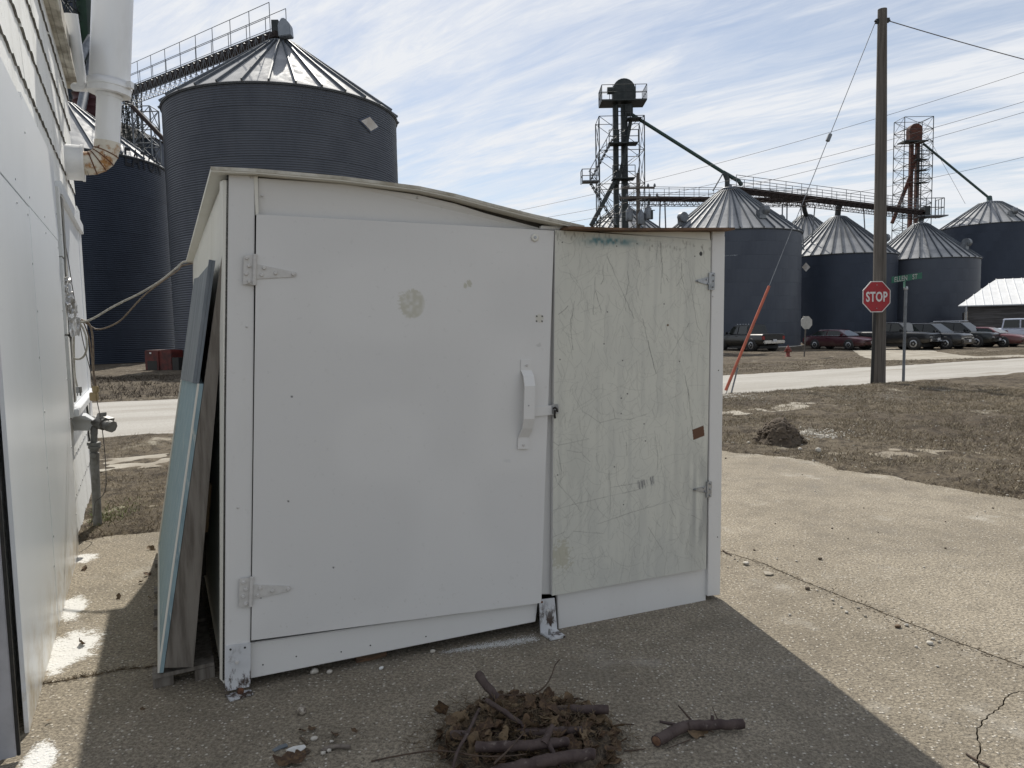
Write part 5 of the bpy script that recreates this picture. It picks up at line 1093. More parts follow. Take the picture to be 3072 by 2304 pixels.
# ------------------------------------------------------------------ utility pole, guy wire, wires
m = Mat('weathered_pole_wood'); c = m.mix(m.rng(m.noise(4, 6, .6, (6, 6, .2)), .35, .7), (0.145, 0.130, 0.115), (0.078, 0.069, 0.061)); c = m.mix(m.rng(m.noise(.8, 3), .4, .7, 0, .4), c, (0.15, 0.138, 0.122)); m.color(c).set(.9, 0, .2); m.bump(m.noise(8, 6, .6, (8, 8, .15)), .6, .02); M_POLE = m.m
pb = gq(1898, 833); PY = pb.y; ptop = at(1906, 20, PY - .15)
pole = thing('utility_pole', 'weathered wooden utility pole standing behind the red stop sign', 'utility pole', (pb.x, pb.y, pb.z))
MB().tube([pb - ZUP * .3, pb.lerp(ptop, .35), pb.lerp(ptop, .7), ptop], [.165, .15, .13, .105], 18).build('pole_shaft', M_POLE, pole)
hk = at(1896, 46, PY - .15); hk2 = at(1916, 44, PY - .15)
MB().tube([hk - Vector((.08, 0, 0)), hk2 + Vector((.08, 0, 0))], .02, 8).box(hk, (.10, .08, .10)).box(hk2, (.10, .08, .10)).build('top_bolt', M_BLACK, pole)
MB().box(at(1903.5, 193, PY - .13), (.06, .06, .04)).build('cleat', M_GALV, pole)
cond = [at(1884.5, 680, PY - .25), at(1881, 836, PY - .25)]
anch = gq(1567, 853)
gw = thing('guy_wire', 'steel guy wire with an orange guard tube anchored in the lawn', 'guy wire', (anch.x, anch.y, anch.z))
gt0 = hk - Vector((.05, 0, 0)); dirg = (gt0 - anch)
tpar = lambda x, y: None
MB().tube([anch, gt0], .009, 6).build('wire', M_GALVD, gw)
M_ORANGE = simple('orange_guard_plastic', (0.48, 0.115, 0.060), (0.36, 0.09, 0.05), 4, .55)
g0, g1_ = anch + dirg * .012, anch + dirg * .283
MB().tube([g0 - Vector((.04, 0, 0)), g1_], .034, 10).build('guard_tube', M_ORANGE, gw)
ins = anch + dirg * .68; MB().tube([ins - dirg.normalized() * .09, ins + dirg.normalized() * .09], .05, 10).build('strain_insulator', M_GALVD, gw)
MB().tube([anch + Vector((.15, .1, -.05)), anch + dirg * .07 + Vector((.05, .05, 0))], .02, 8).build('anchor_rod', M_GALVD, gw)
def wire(p0, p1, sag, r, n=24): p0 = Vector(p0); p1 = Vector(p1); return [p0.lerp(p1, i / n) - ZUP * (sag * 4 * (i / n) * (1 - i / n)) for i in range(n + 1)]
def overhead(label, p0, p1, sag, r, ext=0):
    pts = wire(p0, p1, sag, r)
    if ext: pts = [pts[0] + (pts[0] - pts[1]).normalized() * ext] + pts
    o = MB().tube(pts, r, 5).build('overhead_wire', M_WIRE); tag(o, label, 'wire'); return o
overhead('span wire leaving the top of the utility pole', hk2, at(2400, 175, PY + 3), .05, .012)
# ------------------------------------------------------------------ distant service pole with transformers
sp_ = thing('service_pole', 'distant power pole with transformers and crossarms before the elevator tower', 'utility pole', (at(1378, 450, 58).x, 58, -.4))
pt = at(1378, 374, 58); MB().tube([(pt.x, 58, -.8), pt], [.2, .14], 12).build('pole_shaft', M_POLE, sp_)
MB().tube([pt - ZUP * 0, pt + Vector((.12, 0, .55))], .05, 6).build('top_pin', M_DKSTEEL, sp_)
for y_, w in ((407, 2.6), (428, 3.0)):
    p = at(1378, y_, 58); MB().box(p - Vector((0, .2, 0)), (w, .12, .14)).build('crossarm', M_POLE, sp_)
    for s in (-1, -.6, .6, 1): MB().lathe([(.07, 0), (.11, .08), (.05, .25)], p + Vector((s * w / 2, -.2, .07)), 8).build('insulator', M_GALVD, sp_)
for dx, dz in ((-.75, 0), (.75, .1), (.2, -.3)): p = at(1378, 470, 58); MB().lathe([(.26, 0), (.28, .1), (.28, .85), (.18, .95), (.06, 1.2)], p + Vector((dx, -.35, dz - .3)), 14).build('transformer', M_GALVD, sp_)
p = at(1404, 464, 57.6); MB().box(p, (.45, .3, .7)).box(p + Vector((-.1, 0, .75)), (.12, .12, .9)).box(p + Vector((.1, 0, .8)), (.5, .06, .06)).box(p + Vector((.1, 0, .35)), (.6, .06, .06)).tube([p, (pt.x, 57.9, p.z - .2)], .06, 5).build('switch_gear', M_DKSTEEL, sp_)
pw = at(1378, 410, 58)
overhead('uppermost thin power line crossing the sky behind the utility pole', at(1120, 455, 58), at(2300, 127, 46), .6, .014, 45)
overhead('middle thin power line crossing the sky behind the utility pole', at(1180, 470, 58), at(2300, 193, 46), .6, .014, 45)
overhead('lower thin power line crossing the sky behind the utility pole', at(1190, 487, 58), at(2300, 216, 46), .6, .014, 45)
overhead('lowest thin power line passing behind the rust-red tower', at(1640, 447, 60), at(2320, 312, 50), .4, .014)
overhead('faint guy cable of the rust-red tower', at(2002, 290, 97), at(2085, 440, 90), 0, .02)
# ------------------------------------------------------------------ signs
def octa(c, r, ax, up): return [c + ax * (r * math.cos(math.pi / 8 + k * math.pi / 4)) + up * (r * math.sin(math.pi / 8 + k * math.pi / 4)) for k in range(8)]
M_SRED = simple('stop_sign_red', (0.36, 0.010, 0.018), (0.30, 0.010, 0.016), 5, .45); M_SWHITE = simple('sign_white', (0.72, 0.70, 0.68), (0.62, 0.60, 0.58), 8, .5); M_SGREEN = simple('street_sign_green', (0.012, 0.115, 0.070), (0.010, 0.09, 0.055), 6, .5); M_SBACK = simple('sign_back_aluminium', (0.36, 0.355, 0.34), (0.30, 0.295, 0.28), 5, .45, .5)
def stop_sign(label, base, c, ax, front_mats, r=.405, back=False, post_mat=None):
    t = thing('stop_sign', label, 'stop sign', base); upz = Vector((-.012, 0, 1)).normalized(); n = ax.cross(upz).normalized()
    if n.y > 0: n = -n
    MB().prism([base + Vector((-.035, .0, -.2)), base + Vector((.035, .0, -.2)), c + Vector((.035, .03, .25)), c + Vector((-.035, .03, .25))], Vector((0, .03, 0))).build('post', post_mat or M_BLACK, t)
    sg = MB().prism(octa(c + n * .012, r, ax, upz), -n * .008).build('sign_plate', M_SWHITE if not back else M_SBACK, t)
    if not back:
        MB().prism(octa(c + n * .0145, r * .945, ax, upz), -n * .002).build('red_field', M_SRED, sg)
        tm = text_mesh('STOP', .40, .001, 1.08, .011); me = tm; xs = [v.co.x for v in me.vertices]; ys = [v.co.y for v in me.vertices]; kx = .60 / (max(xs) - min(xs)); ky = .255 / (max(ys) - min(ys)); my = (max(ys) + min(ys)) / 2; mx = (max(xs) + min(xs)) / 2
        for v in me.vertices: x, y = (v.co.x - mx) * kx, (v.co.y - my) * ky; v.co = c + n * .018 + ax * x + upz * y + n * v.co.z - wl(sg)
        me.materials.append(M_SWHITE); link('lettering', me, sg)
        for s in (-1, 1): MB().lathe([(.012, 0), (.012, .006)], c + n * .017 + upz * s * .29, 8, n).build('bolt', M_GALV, sg)
    return t
sc = at(1893, 641, PY - .28); sb = gq(1882, 838)
stop_sign('red octagonal STOP sign on a post by the utility pole', Vector((at(1883.5, 836, PY - .25).x, PY - .25, float(ground_h(at(1883, 836, PY - .25).x, PY - .25)) - .05)), sc, Vector((.985, .17, 0)).normalized(), None, .42)
b2 = gq(1737, 772); c2_ = at(1742, 697, b2.y)
stop_sign('octagonal stop sign seen from its plain grey back across the street', b2, c2_, Vector((.97, .24, 0)).normalized(), None, .40, True, M_POLE)
sb = gq(1951, 833); nsn = thing('street_name_sign', 'green street name sign on a slim grey post', 'street sign', sb)
stp = at(1957, 622, sb.y); MB().tube([sb - ZUP * .2, stp], .035, 10).build('post', M_GALVD, nsn)
cc = at(1959, 600, sb.y); axs = (at(1991, 595, sb.y + .12) - at(1925, 605, sb.y - .1)); lenb = axs.length; axs.normalize(); upb = Vector((0, 0, 1)); nb = axs.cross(upb).normalized()
if nb.y > 0: nb = -nb
bl = MB().box(cc, (lenb, .012, .155), (axs, nb, upb)).build('name_blade', M_SGREEN, nsn, bevel=.003)
for txt, px, wd_, ht in (('ELLEN', 1944.5, .385, .125), ('ST', 1975, .155, .125)):
    me = text_mesh(txt, .15, .001, 1.06, .003); xs = [v.co.x for v in me.vertices]; ys = [v.co.y for v in me.vertices]; kx = wd_ / (max(xs) - min(xs)); ky = ht / (max(ys) - min(ys)); mx = (max(xs) + min(xs)) / 2; my = (max(ys) + min(ys)) / 2
    ctr = cc + axs * ((px - 1958) / (1991 - 1925) * lenb)
    for v in me.vertices: v.co = ctr + nb * .0085 + axs * ((v.co.x - mx) * kx) + upb * ((v.co.y - my) * ky) - wl(bl)
    me.materials.append(M_SWHITE); link('lettering', me, bl)
c3 = at(1954, 615, sb.y); ax3 = Vector((.42, .9, 0)).normalized()
bl2 = MB().box(c3 + upb * .01, (.62, .012, .15), (ax3, Vector((ax3.y, -ax3.x, 0)), upb)).build('name_blade', M_SGREEN, nsn)
for k, dx in enumerate((-.24, -.18, -.08, .02, .10, .2)): MB().box(c3 + upb * .01 + ax3 * dx + Vector((ax3.y, -ax3.x, 0)) * (.008 if True else 0), (.035, .003, .10), (ax3, Vector((ax3.y, -ax3.x, 0)), upb)).build('letter_mark', M_SWHITE, bl2)
MB().lathe([(.045, 0), (.05, .03), (.045, .07), (.03, .09)], stp - ZUP * .05, 12).build('cap', M_GALV, nsn)
# ------------------------------------------------------------------ hydrant
hb = gq(1702, 772); M_HYD = simple('faded_red_hydrant', (0.23, 0.045, 0.030), (0.15, 0.035, 0.028), 6, .6)
hy = thing('fire_hydrant', 'faded red fire hydrant on the verge across the street', 'hydrant', hb)
MB().lathe([(.16, 0), (.16, .06), (.11, .08), (.11, .42), (.14, .45), (.14, .50), (.12, .56), (.06, .64), (.035, .66), (.035, .71)], hb, 16).build('barrel', M_HYD, hy)
MB().tube([hb + Vector((-.2, 0, .38)), hb + Vector((.2, 0, .38))], .055, 10).build('side_nozzles', M_HYD, hy)
MB().tube([hb + Vector((0, 0, .36)), hb + Vector((0, -.2, .36))], .075, 12).build('front_nozzle', M_HYD, hy)
# ------------------------------------------------------------------ barn with pale metal roof
BY = 60.0; e0, e1 = at(2070, 662, BY), at(2330, 655, BY - 4); ridge0 = at(2150, 604, BY + 4.3); ridge1 = ridge0 + (e1 - e0) * 1.02
M_MROOF = simple('pale_metal_roof', (0.80, 0.80, 0.79), (0.72, 0.72, 0.71), 1, .5, .1); m = Mat('weathered_barn_boards'); c = m.mix(m.rng(m.noise(1.5, 6, .6, (.5, .5, 5)), .35, .65), (0.055, 0.050, 0.048), (0.105, 0.10, 0.098)); m.color(c).set(.85); M_BARN = m.m
barn = thing('barn', 'dark weathered barn with a bright ribbed metal roof behind the parked cars', 'barn', (e0.x, e0.y, -.4))
axb = (e1 - e0).normalized(); up_s = (ridge0 - e0) - axb * (ridge0 - e0).dot(axb); Lb = (e1 - e0).length; nb_ = int(Lb / .62)
rn = axb.cross(up_s).normalized(); rn = rn if rn.z > 0 else -rn
off0 = (ridge0 - e0).dot(axb)
for k in range(nb_):
    a = e0 + axb * (k * .62); sh = max(0, off0 - k * .62)
    tl = a + up_s if sh <= 0 else a + up_s * max(.02, 1 - sh / off0)
    tr_ = a + axb * .61 + up_s * (1 if off0 - (k + 1) * .62 <= 0 else max(.03, 1 - (off0 - (k + 1) * .62) / off0))
    pn_ = MB().prism([a, a + axb * .61, tr_, tl], rn * .03).build('roof_panel', M_MROOF, barn)
    MB().prism([a + axb * .56 + rn * .031, a + axb * .61 + rn * .031, tr_ + rn * .031, tr_ - axb * .05 + rn * .031], rn * .05).build('roof_seam', M_MROOF, pn_)
wl0 = e0 + axb * .7 + up_s * .06; hh_ = e0.z - .05
for k in range(9):
    z0 = -.4 + k * (hh_ + .4) / 9; z1 = -.4 + (k + 1) * (hh_ + .4) / 9 - .02; q0 = Vector((wl0.x, wl0.y, z0)); MB().prism([q0, q0 + axb * (Lb - 1.2), q0 + axb * (Lb - 1.2) + ZUP * (z1 - z0), q0 + ZUP * (z1 - z0)], up_s * .02).build('wall_board', M_BARN, barn)
dpt = Vector((axb.y, -axb.x, 0)); dpt = dpt if dpt.y > 0 else -dpt
q0 = Vector((wl0.x, wl0.y, -.4)) + dpt * .1; MB().prism([q0, q0 + axb * (Lb - 1.2), q0 + axb * (Lb - 1.2) + ZUP * hh_, q0 + ZUP * hh_], dpt * 9).build('wall_core', M_BARN, barn)
MB().box(Vector((wl0.x, wl0.y, 0)) + axb * 7.4 + ZUP * (at(2192, 690, BY).z) - dpt * .03, (.7, .1, .9), (axb, dpt, ZUP)).build('window', M_BLACK, barn)
MB().tube([e0 + axb * .55 + ZUP * .02 - dpt * .1, Vector((e0.x, e0.y, -.4)) + axb * .55 - dpt * .1], .07, 8).build('downpipe', M_GALV, barn)
MB().tube([e0 - dpt * .06, e1 - dpt * .06], .07, 8).build('gutter', M_GALV, barn)
# ------------------------------------------------------------------ red feed box by the bins
rbx = gp(314, 800); rb2 = gp(372, 800); M_RBOX = simple('dark_red_box_paint', (0.11, 0.016, 0.011), (0.045, 0.010, 0.008), 3, .6)
rb_t = thing('red_feed_box', 'dark red metal box machine standing at the foot of the bins', 'machine', rbx)
w_ = (rb2 - rbx); MB().prism([rbx, rbx + w_, rbx + w_ + ZUP * .88, rbx + w_ * .97 + ZUP * .96, rbx + w_ * .03 + ZUP * .96, rbx + ZUP * .88], Vector((.5, 1.1, 0))).build('body', M_RBOX, rb_t, bevel=.02)
MB().prism([rbx + w_ * .1 - Vector((0, .01, 0)), rbx + w_ * .45 - Vector((0, .01, 0)), rbx + w_ * .45 + ZUP * .45 - Vector((0, .01, 0)), rbx + w_ * .1 + ZUP * .45 - Vector((0, .01, 0))], Vector((0, .03, 0))).build('open_hatch', M_BLACK, rb_t)
MB().box(rbx + w_ * .52 + ZUP * .46 - Vector((0, .03, 0)), (.05, .05, .9)).build('corner_bar', M_RBOX, rb_t)
MB().box(rbx + w_ * .24 + ZUP * .82 - Vector((0, .03, 0)), (.08, .04, .07)).build('lamp', M_SWHITE, rb_t)
MB().prism([rbx + w_ * 1.02, rbx + w_ * 1.25, rbx + w_ * 1.25 + ZUP * .6, rbx + w_ * 1.02 + ZUP * .6], Vector((.4, .9, 0))).build('side_unit', M_BLACK, rb_t)

# ------------------------------------------------------------------ vehicles
M_GLASS = Mat('car_glass').color((0.012, 0.016, 0.015)).set(.06, 0, .45).m
M_TYRE = simple('tyre_rubber', (0.018, 0.018, 0.018), (0.03, 0.028, 0.026), 10, .85); M_RIM = simple('alloy_rim', (0.42, 0.43, 0.44), (0.30, 0.31, 0.32), 10, .3, .8); M_CHROME = simple('chrome_trim', (0.55, 0.56, 0.58), (0.45, 0.46, 0.48), 4, .16, .95)
M_HEAD = simple('headlamp_lens', (0.55, 0.56, 0.56), (0.42, 0.43, 0.43), 20, .15, .3); M_TAIL = simple('tail_lamp_lens', (0.26, 0.012, 0.012), (0.18, 0.01, 0.01), 10, .2); M_PLASTIC = simple('black_plastic', (0.016, 0.016, 0.017), (0.024, 0.024, 0.024), 10, .6); M_PLATE = simple('licence_plate', (0.6, 0.6, 0.6), (0.5, 0.5, 0.52), 10, .5); M_AMBER = simple('amber_lens', (0.5, 0.2, 0.08), (0.4, 0.16, 0.07), 10, .3)
def car_paint(name, c, dirt=.25):
    m = Mat(name); sp = m.n.new('ShaderNodeSeparateXYZ'); m.l.new(m.co(), sp.inputs[0]); k = m.math('MULTIPLY', m.rng(sp.outputs[2], .85, .3), m.rng(m.noise(2.5, 5, .6), .25, .75)); m.color(m.mix(m.math('MULTIPLY', k, dirt * 2.2), c, (0.16, 0.135, 0.10))).set(.3, 0, .4)
    m.b.inputs['Coat Weight'].default_value = .3; m.b.inputs['Coat Roughness'].default_value = .08; return m.m
def car(label, loc, heading, prof, cabin, paint, wheels, wr, hw, kind='car', glass_x=None, group='vehicles parked in a row before the bins', rim=M_RIM, pillars=(.0,), lower=None, front_hw=None):
    """prof: body stations (x, z_bottom, z_top, half width factor); cabin: (x_rear_base, x_rear_top, x_front_top, x_front_base, z_base, z_roof, inset)"""
    t = thing('parked_' + ('pickup' if kind == 'pickup' else 'suv' if kind == 'suv' else 'car'), label, 'pickup truck' if kind == 'pickup' else kind.upper() if kind == 'suv' else 'car', loc, heading, group)
    ring = [(-.90, 0), (-.985, .16), (-1.0, .42), (-.985, .70), (-.955, .90), (-.86, 1.0), (-.4, 1.02), (0, 1.025)]; ring = ring + [(-y, z) for y, z in reversed(ring[:-1])]; n = len(ring)
    vs = []; 
    for x, zb, zt, f in prof: vs += [(x, y * hw * f, zb + (zt - zb) * z) for y, z in ring]
    fs = [(i * n + k, i * n + k + 1, (i + 1) * n + k + 1, (i + 1) * n + k) for i in range(len(prof) - 1) for k in range(n - 1)] + [(i * n + n - 1, i * n, (i + 1) * n, (i + 1) * n + n - 1) for i in range(len(prof) - 1)]
    fs += [tuple(range(n)), tuple(range(len(prof) * n - 1, (len(prof) - 1) * n - 1, -1))]
    body = MB().add(vs, fs, True).build('body', paint, t, local=True)
    ws = body.modifiers.new('edge', 'EDGE_SPLIT'); ws.split_angle = math.radians(38)
    xr, xrt, xft, xf, zb, zr, ins = cabin; ih = hw - ins; bh = hw * .93
    lo = [(xr, bh), (xf, bh * .97)]; cab = MB(); rows = []
    stx = [(xr, zb, bh), (xrt, zr - .02, ih), ((xrt + xft) / 2, zr, ih * 1.0), (xft, zr - .03, ih * .97), (xf, zb, bh * .95)]
    top = [Vector((x, s * w, z)) for s in (1, -1) for x, z, w in stx[1:4]]
    L_ = [Vector((xr, bh, zb)), Vector((xrt, ih, zr - .04)), Vector(((xrt + xft) / 2, ih, zr - .02)), Vector((xft, ih * .97, zr - .05)), Vector((xf, bh * .95, zb))]; R_ = [Vector((p.x, -p.y, p.z)) for p in L_]; rr_ = [Vector((p.x, p.y * .78, p.z + .035)) for p in L_[1:4]]; rl_ = [Vector((p.x, -p.y, p.z)) for p in rr_]
    V = L_ + R_ + rr_ + rl_ 
    F_ = [(0, 1, 2, 3, 4), (9, 8, 7, 6, 5), (1, 10, 11, 2), (2, 11, 12, 3), (6, 7, 14, 13), (7, 8, 15, 14), (10, 13, 14, 11), (11, 14, 15, 12), (0, 5, 6, 13, 10, 1), (4, 3, 12, 15, 8, 9)]
    roof_o = cab.add(V, F_).build('cabin', paint, t, local=True, bevel=.03)
    # glazing: proud of the cabin by 6 mm
    def pane(pts, nrm, name='window'): return MB().prism([Vector(p) + Vector(nrm) * .012 for p in pts], -Vector(nrm) * .006).build(name, M_GLASS, t, local=True)
    for s in (1, -1):
        S_ = L_ if s > 0 else R_; nrm = (S_[2] - S_[0]).cross(S_[4] - S_[0]).normalized(); nrm = nrm if nrm.y * s > 0 else -nrm
        def sp(x, h):                                           # point on the side at x, fraction h of the height
            zz = zb + .05 + (zr - zb - .15) * h; fx = xr + (xrt - xr) * ((zz - zb) / (zr - zb)); ff = xf + (xft - xf) * ((zz - zb) / (zr - zb)); xx = min(max(x, fx + .10), ff - .10); w = bh + (ih - bh) * ((zz - zb) / (zr - zb)); return Vector((xx, s * w, zz))
        cuts = [xr] + list(pillars) + [xf]
        for a, b_ in zip(cuts[:-1], cuts[1:]):
            pane([sp(a + .05, 0), sp(b_ - .05, 0), sp(b_ - .05, 1), sp(a + .05, 1)], nrm)
        if kind != 'pickup': MB().tube([sp(xr, -.04), sp(xf, -.04)], .014, 5).build('belt_trim', M_CHROME, t, local=True)
        mx = xf - .32; mo = MB().box((mx, s * (hw + .10), zb + .10), (.14, .22, .17)); mo.build('mirror', paint, t, local=True, bevel=.03)
        for a in pillars[:2]: MB().box((a + .12, s * (hw * .992 + .006), zb - .13), (.2, .03, .035)).build('door_handle', paint, t, local=True)
    wn = (L_[3] - L_[4]).cross(Vector((0, 1, 0))).normalized(); wn = wn if wn.x > 0 else -wn; q = lambda A, B, f: A.lerp(B, f)
    pane([q(L_[4], L_[3], .06) * 1 - Vector((0, .09, 0)), q(R_[4], R_[3], .06) + Vector((0, .09, 0)), q(R_[4], R_[3], .92) + Vector((0, .07, 0)), q(L_[4], L_[3], .92) - Vector((0, .07, 0))], wn, 'windscreen')
    wn = (L_[1] - L_[0]).cross(Vector((0, 1, 0))).normalized(); wn = wn if wn.x < 0 else -wn
    pane([q(L_[0], L_[1], .1) - Vector((0, .1, 0)), q(R_[0], R_[1], .1) + Vector((0, .1, 0)), q(R_[0], R_[1], .9) + Vector((0, .08, 0)), q(L_[0], L_[1], .9) - Vector((0, .08, 0))], wn, 'rear_window')
    for x in wheels:
        for s in (1, -1):
            yo = s * (hw - .005); a = Vector((0, s, 0))
            MB().lathe([(wr * 1.16, -.28), (wr * 1.16, .012), (wr * .9, .013)], (x, yo, wr + .02), 20, a).build('wheel_arch', M_PLASTIC, t, local=True)
            w = MB().lathe([(wr * .62, -.2), (wr * .95, -.2), (wr, -.15), (wr, -.03), (wr * .94, .018), (wr * .66, .022)], (x, yo, wr), 22, a).build('wheel', M_TYRE, t, local=True)
            rmb = MB().lathe([(wr * .66, .015), (wr * .62, .026), (wr * .2, .018), (0, .03)], (x, yo, wr), 20, a)
            rmb.build('rim', rim, w, local=True)
            for k in range(5):
                an = k * 1.2566; d_ = Vector((math.cos(an), 0, math.sin(an))); MB().lathe([(wr * .10, .0), (wr * .10, .028)], Vector((x, yo, wr)) + d_ * wr * .42, 6, a).build('rim_slot', M_PLASTIC, w, local=True)
    x0, zb0, zt0, f0 = prof[0]; x1, zb1, zt1, f1 = prof[-1]; hf = hw * f1; hr = hw * f0
    zg = zb1 + (zt1 - zb1) * .62
    MB().box((x1 + .005, 0, zg), (.05, hf * 1.15, (zt1 - zb1) * .38)).build('grille', M_CHROME if kind != 'car' else M_PLASTIC, t, local=True, bevel=.015)
    MB().box((x1 + .02, 0, zg), (.05, hf * 1.0, (zt1 - zb1) * .22)).build('grille_mesh', M_PLASTIC, t, local=True)
    for s in (1, -1):
        MB().box((x1 - .10, s * hf * .80, zg + .02), (.26, hf * .36, (zt1 - zb1) * .27)).build('headlight', M_HEAD, t, local=True, bevel=.03)
        MB().box((x0 + .06, s * hr * .90, zb0 + (zt0 - zb0) * .62), (.16, hr * .24, (zt0 - zb0) * .42)).build('tail_light', M_TAIL, t, local=True, bevel=.02)
    MB().box((x1 + .06, 0, zb1 + .13), (.18, hf * 1.9, .22)).build('front_bumper', M_CHROME if kind == 'pickup' else paint, t, local=True, bevel=.05)
    MB().box((x0 - .06, 0, zb0 + .12), (.18, hr * 1.9, .22)).build('rear_bumper', M_CHROME if kind == 'pickup' else paint, t, local=True, bevel=.05)
    MB().box((x1 + .16, 0, zb1 + .18), (.012, .31, .16)).build('plate', M_PLATE, t, local=True); MB().box((x0 - .16, 0, zb0 + .22), (.012, .31, .16)).build('plate', M_PLATE, t, local=True)
    MB().box(((x0 + x1) / 2, 0, .30), (x1 - x0 - 1.0, hw * 1.5, .22)).build('underbody', M_PLASTIC, t, local=True)
    return t
SED = [(-2.52, .34, .86, .86), (-2.40, .26, .95, .94), (-1.9, .24, 1.0, .99), (-1.0, .23, .98, 1.0), (.4, .23, .96, 1.0), (1.1, .24, .92, .995), (1.9, .24, .84, .97), (2.35, .26, .74, .90), (2.50, .32, .66, .82)]
SUVP = [(-2.45, .42, 1.02, .90), (-2.36, .32, 1.12, .97), (-1.6, .30, 1.14, 1.0), (.2, .30, 1.13, 1.0), (1.0, .30, 1.10, 1.0), (1.8, .30, 1.06, .985), (2.25, .32, 1.00, .93), (2.42, .38, .90, .86)]
PKP = [(-2.90, .55, 1.20, .95), (-2.86, .50, 1.24, .985), (-1.4, .46, 1.24, 1.0), (-1.0, .42, 1.22, 1.0), (.9, .42, 1.22, 1.0), (1.3, .42, 1.20, 1.0), (2.1, .44, 1.16, .985), (2.62, .46, 1.09, .95), (2.78, .52, 1.02, .90)]
HEADV = math.atan2(-CT, ST)                                       # nose towards the street
def place(wx, wy, axle_x, half_w, Y=None, hd=HEADV, side=-1):     # from the ground contact of one wheel
    g_ = gq(wx, wy) if Y is None else at(wx, wy, Y); d = Vector((math.cos(hd), math.sin(hd), 0)); l_ = Vector((-d.y, d.x, 0)); p = g_ - d * axle_x - l_ * (side * half_w); return Vector((p.x, p.y, float(base_h(p.x, p.y)) + .035))
P_MAROON = car_paint('maroon_car_paint', (0.055, 0.010, 0.018)); P_BLACK = car_paint('black_car_paint', (0.008, 0.009, 0.011)); P_BLACK2 = car_paint('charcoal_car_paint', (0.012, 0.014, 0.017)); P_DKGREEN = car_paint('near_black_green_paint', (0.010, 0.014, 0.015)); P_ROSE = car_paint('faded_maroon_paint', (0.12, 0.030, 0.032)); P_SILVER = car_paint('silver_white_paint', (0.50, 0.53, 0.62)); P_DIRTY = car_paint('muddy_black_paint', (0.008, 0.010, 0.012), .2)
sedc = (-1.95, -1.25, .35, 1.25, .95, 1.42, .28)
pY = gq(1828, 757)
car('maroon four-door sedan parked beside the plain-backed stop sign', place(1829, 756.5, 1.42, .93), HEADV + .06, SED, sedc, P_MAROON, (-1.38, 1.42), .33, .93, 'car', pillars=(-.45,))
car('black pickup truck half hidden behind the wooden utility pole', place(1966, 756.5, 1.78, 1.0), HEADV + .10, PKP, (-.75, -.62, .55, 1.28, 1.20, 1.86, .26), P_BLACK, (-1.72, 1.78), .40, 1.0, 'pickup', pillars=(.1,))
car('charcoal SUV with an amber-tinged headlamp parked beside the black pickup', place(2034, 755.5, 1.48, .98), HEADV + .12, SUVP, (-2.25, -1.75, .35, 1.15, 1.10, 1.76, .26), P_BLACK2, (-1.40, 1.48), .385, .98, 'suv', pillars=(-1.0, -.05))
sv2 = car('near-black SUV with a pale roof rack between the charcoal SUV and faded sedan', place(2100, 751.5, 1.48, .98, Y=49.8), HEADV + .14, SUVP, (-2.25, -1.85, .30, 1.10, 1.10, 1.80, .24), P_DKGREEN, (-1.40, 1.48), .385, .98, 'suv', pillars=(-1.0, -.05))
for s in (-1, 1): MB().tube([(-1.6, s * .62, 1.86), (.2, s * .62, 1.86)], .035, 8).build('roof_rail', M_CHROME, sv2, local=True)
car('faded maroon sedan parked last in the row before the barn', place(2157, 751, 1.42, .93, Y=49.5), HEADV + .16, SED, (-1.75, -1.2, .3, 1.2, .95, 1.40, .28), P_ROSE, (-1.38, 1.42), .33, .93, 'car', pillars=(-.45,))
wv = at(2197, 742, 55); car('silver-white crew cab truck parked behind the faded maroon sedan', Vector((wv.x + .6, 55, float(base_h(wv.x, 55)) + .03)), HEADV + .55, PKP, (-1.55, -1.42, .55, 1.28, 1.22, 1.98, .22), P_SILVER, (-1.72, 1.78), .40, 1.0, 'pickup', pillars=(-.35,))
sie = car('muddy black crew cab pickup with roof lights seen from its tailgate', place(1622, 752, -1.72, 1.0, Y=51), HEADV + math.pi - .12, PKP, (-1.25, -1.12, .55, 1.28, 1.20, 1.90, .26), P_DIRTY, (-1.72, 1.78), .42, 1.0, 'pickup', pillars=(-.1,), group='vehicles parked in a row before the bins') if False else None
hds = HEADV + math.pi - .10
sie = car('muddy black crew cab pickup with roof lights seen from its tailgate', place(1622, 753, -1.72, 1.0, Y=51, hd=hds, side=1), hds, PKP, (-1.25, -1.12, .55, 1.28, 1.20, 1.90, .26), P_DIRTY, (-1.72, 1.78), .42, 1.0, 'pickup', pillars=(-.1,))
for k in range(5): MB().lathe([(.035, 0), (.045, .03), (.02, .06)], (.48, -.5 + k * .25, 1.92), 8).build('roof_light', M_AMBER if k > 4 else M_HEAD, sie, local=True)
MB().box((-2.915, 0, .92), (.03, 1.5, .42)).build('tailgate_panel', P_DIRTY, sie, local=True, bevel=.01)
# ------------------------------------------------------------------ leaf pile, branches and litter on the concrete
m = Mat('dead_oak_leaf'); c = m.mix(m.rng(m.noise(5, 3), .4, .6), (0.125, 0.078, 0.042), (0.060, 0.036, 0.022)); 
oi = m.n.new('ShaderNodeObjectInfo'); c = m.mix(m.rng(oi.outputs['Random'], .55, 1.0, 0, .7, False), c, (0.24, 0.175, 0.10)); m.color(c).set(.7, 0, .3); m.bump(m.noise(60, 4), .3, .002); M_LEAF = m.m
m = Mat('cherry_bark'); c = m.mix(m.rng(m.noise(18, 6, .65, (1, 1, 1)), .35, .7), (0.085, 0.062, 0.055), (0.045, 0.030, 0.028)); c = m.mix(m.rng(m.noise(45, 4, .6), .6, .7, 0, .6), c, (0.19, 0.16, 0.14)); m.color(c).set(.7, 0, .3); m.bump(m.noise(60, 5), .5, .004); M_BARK = m.m
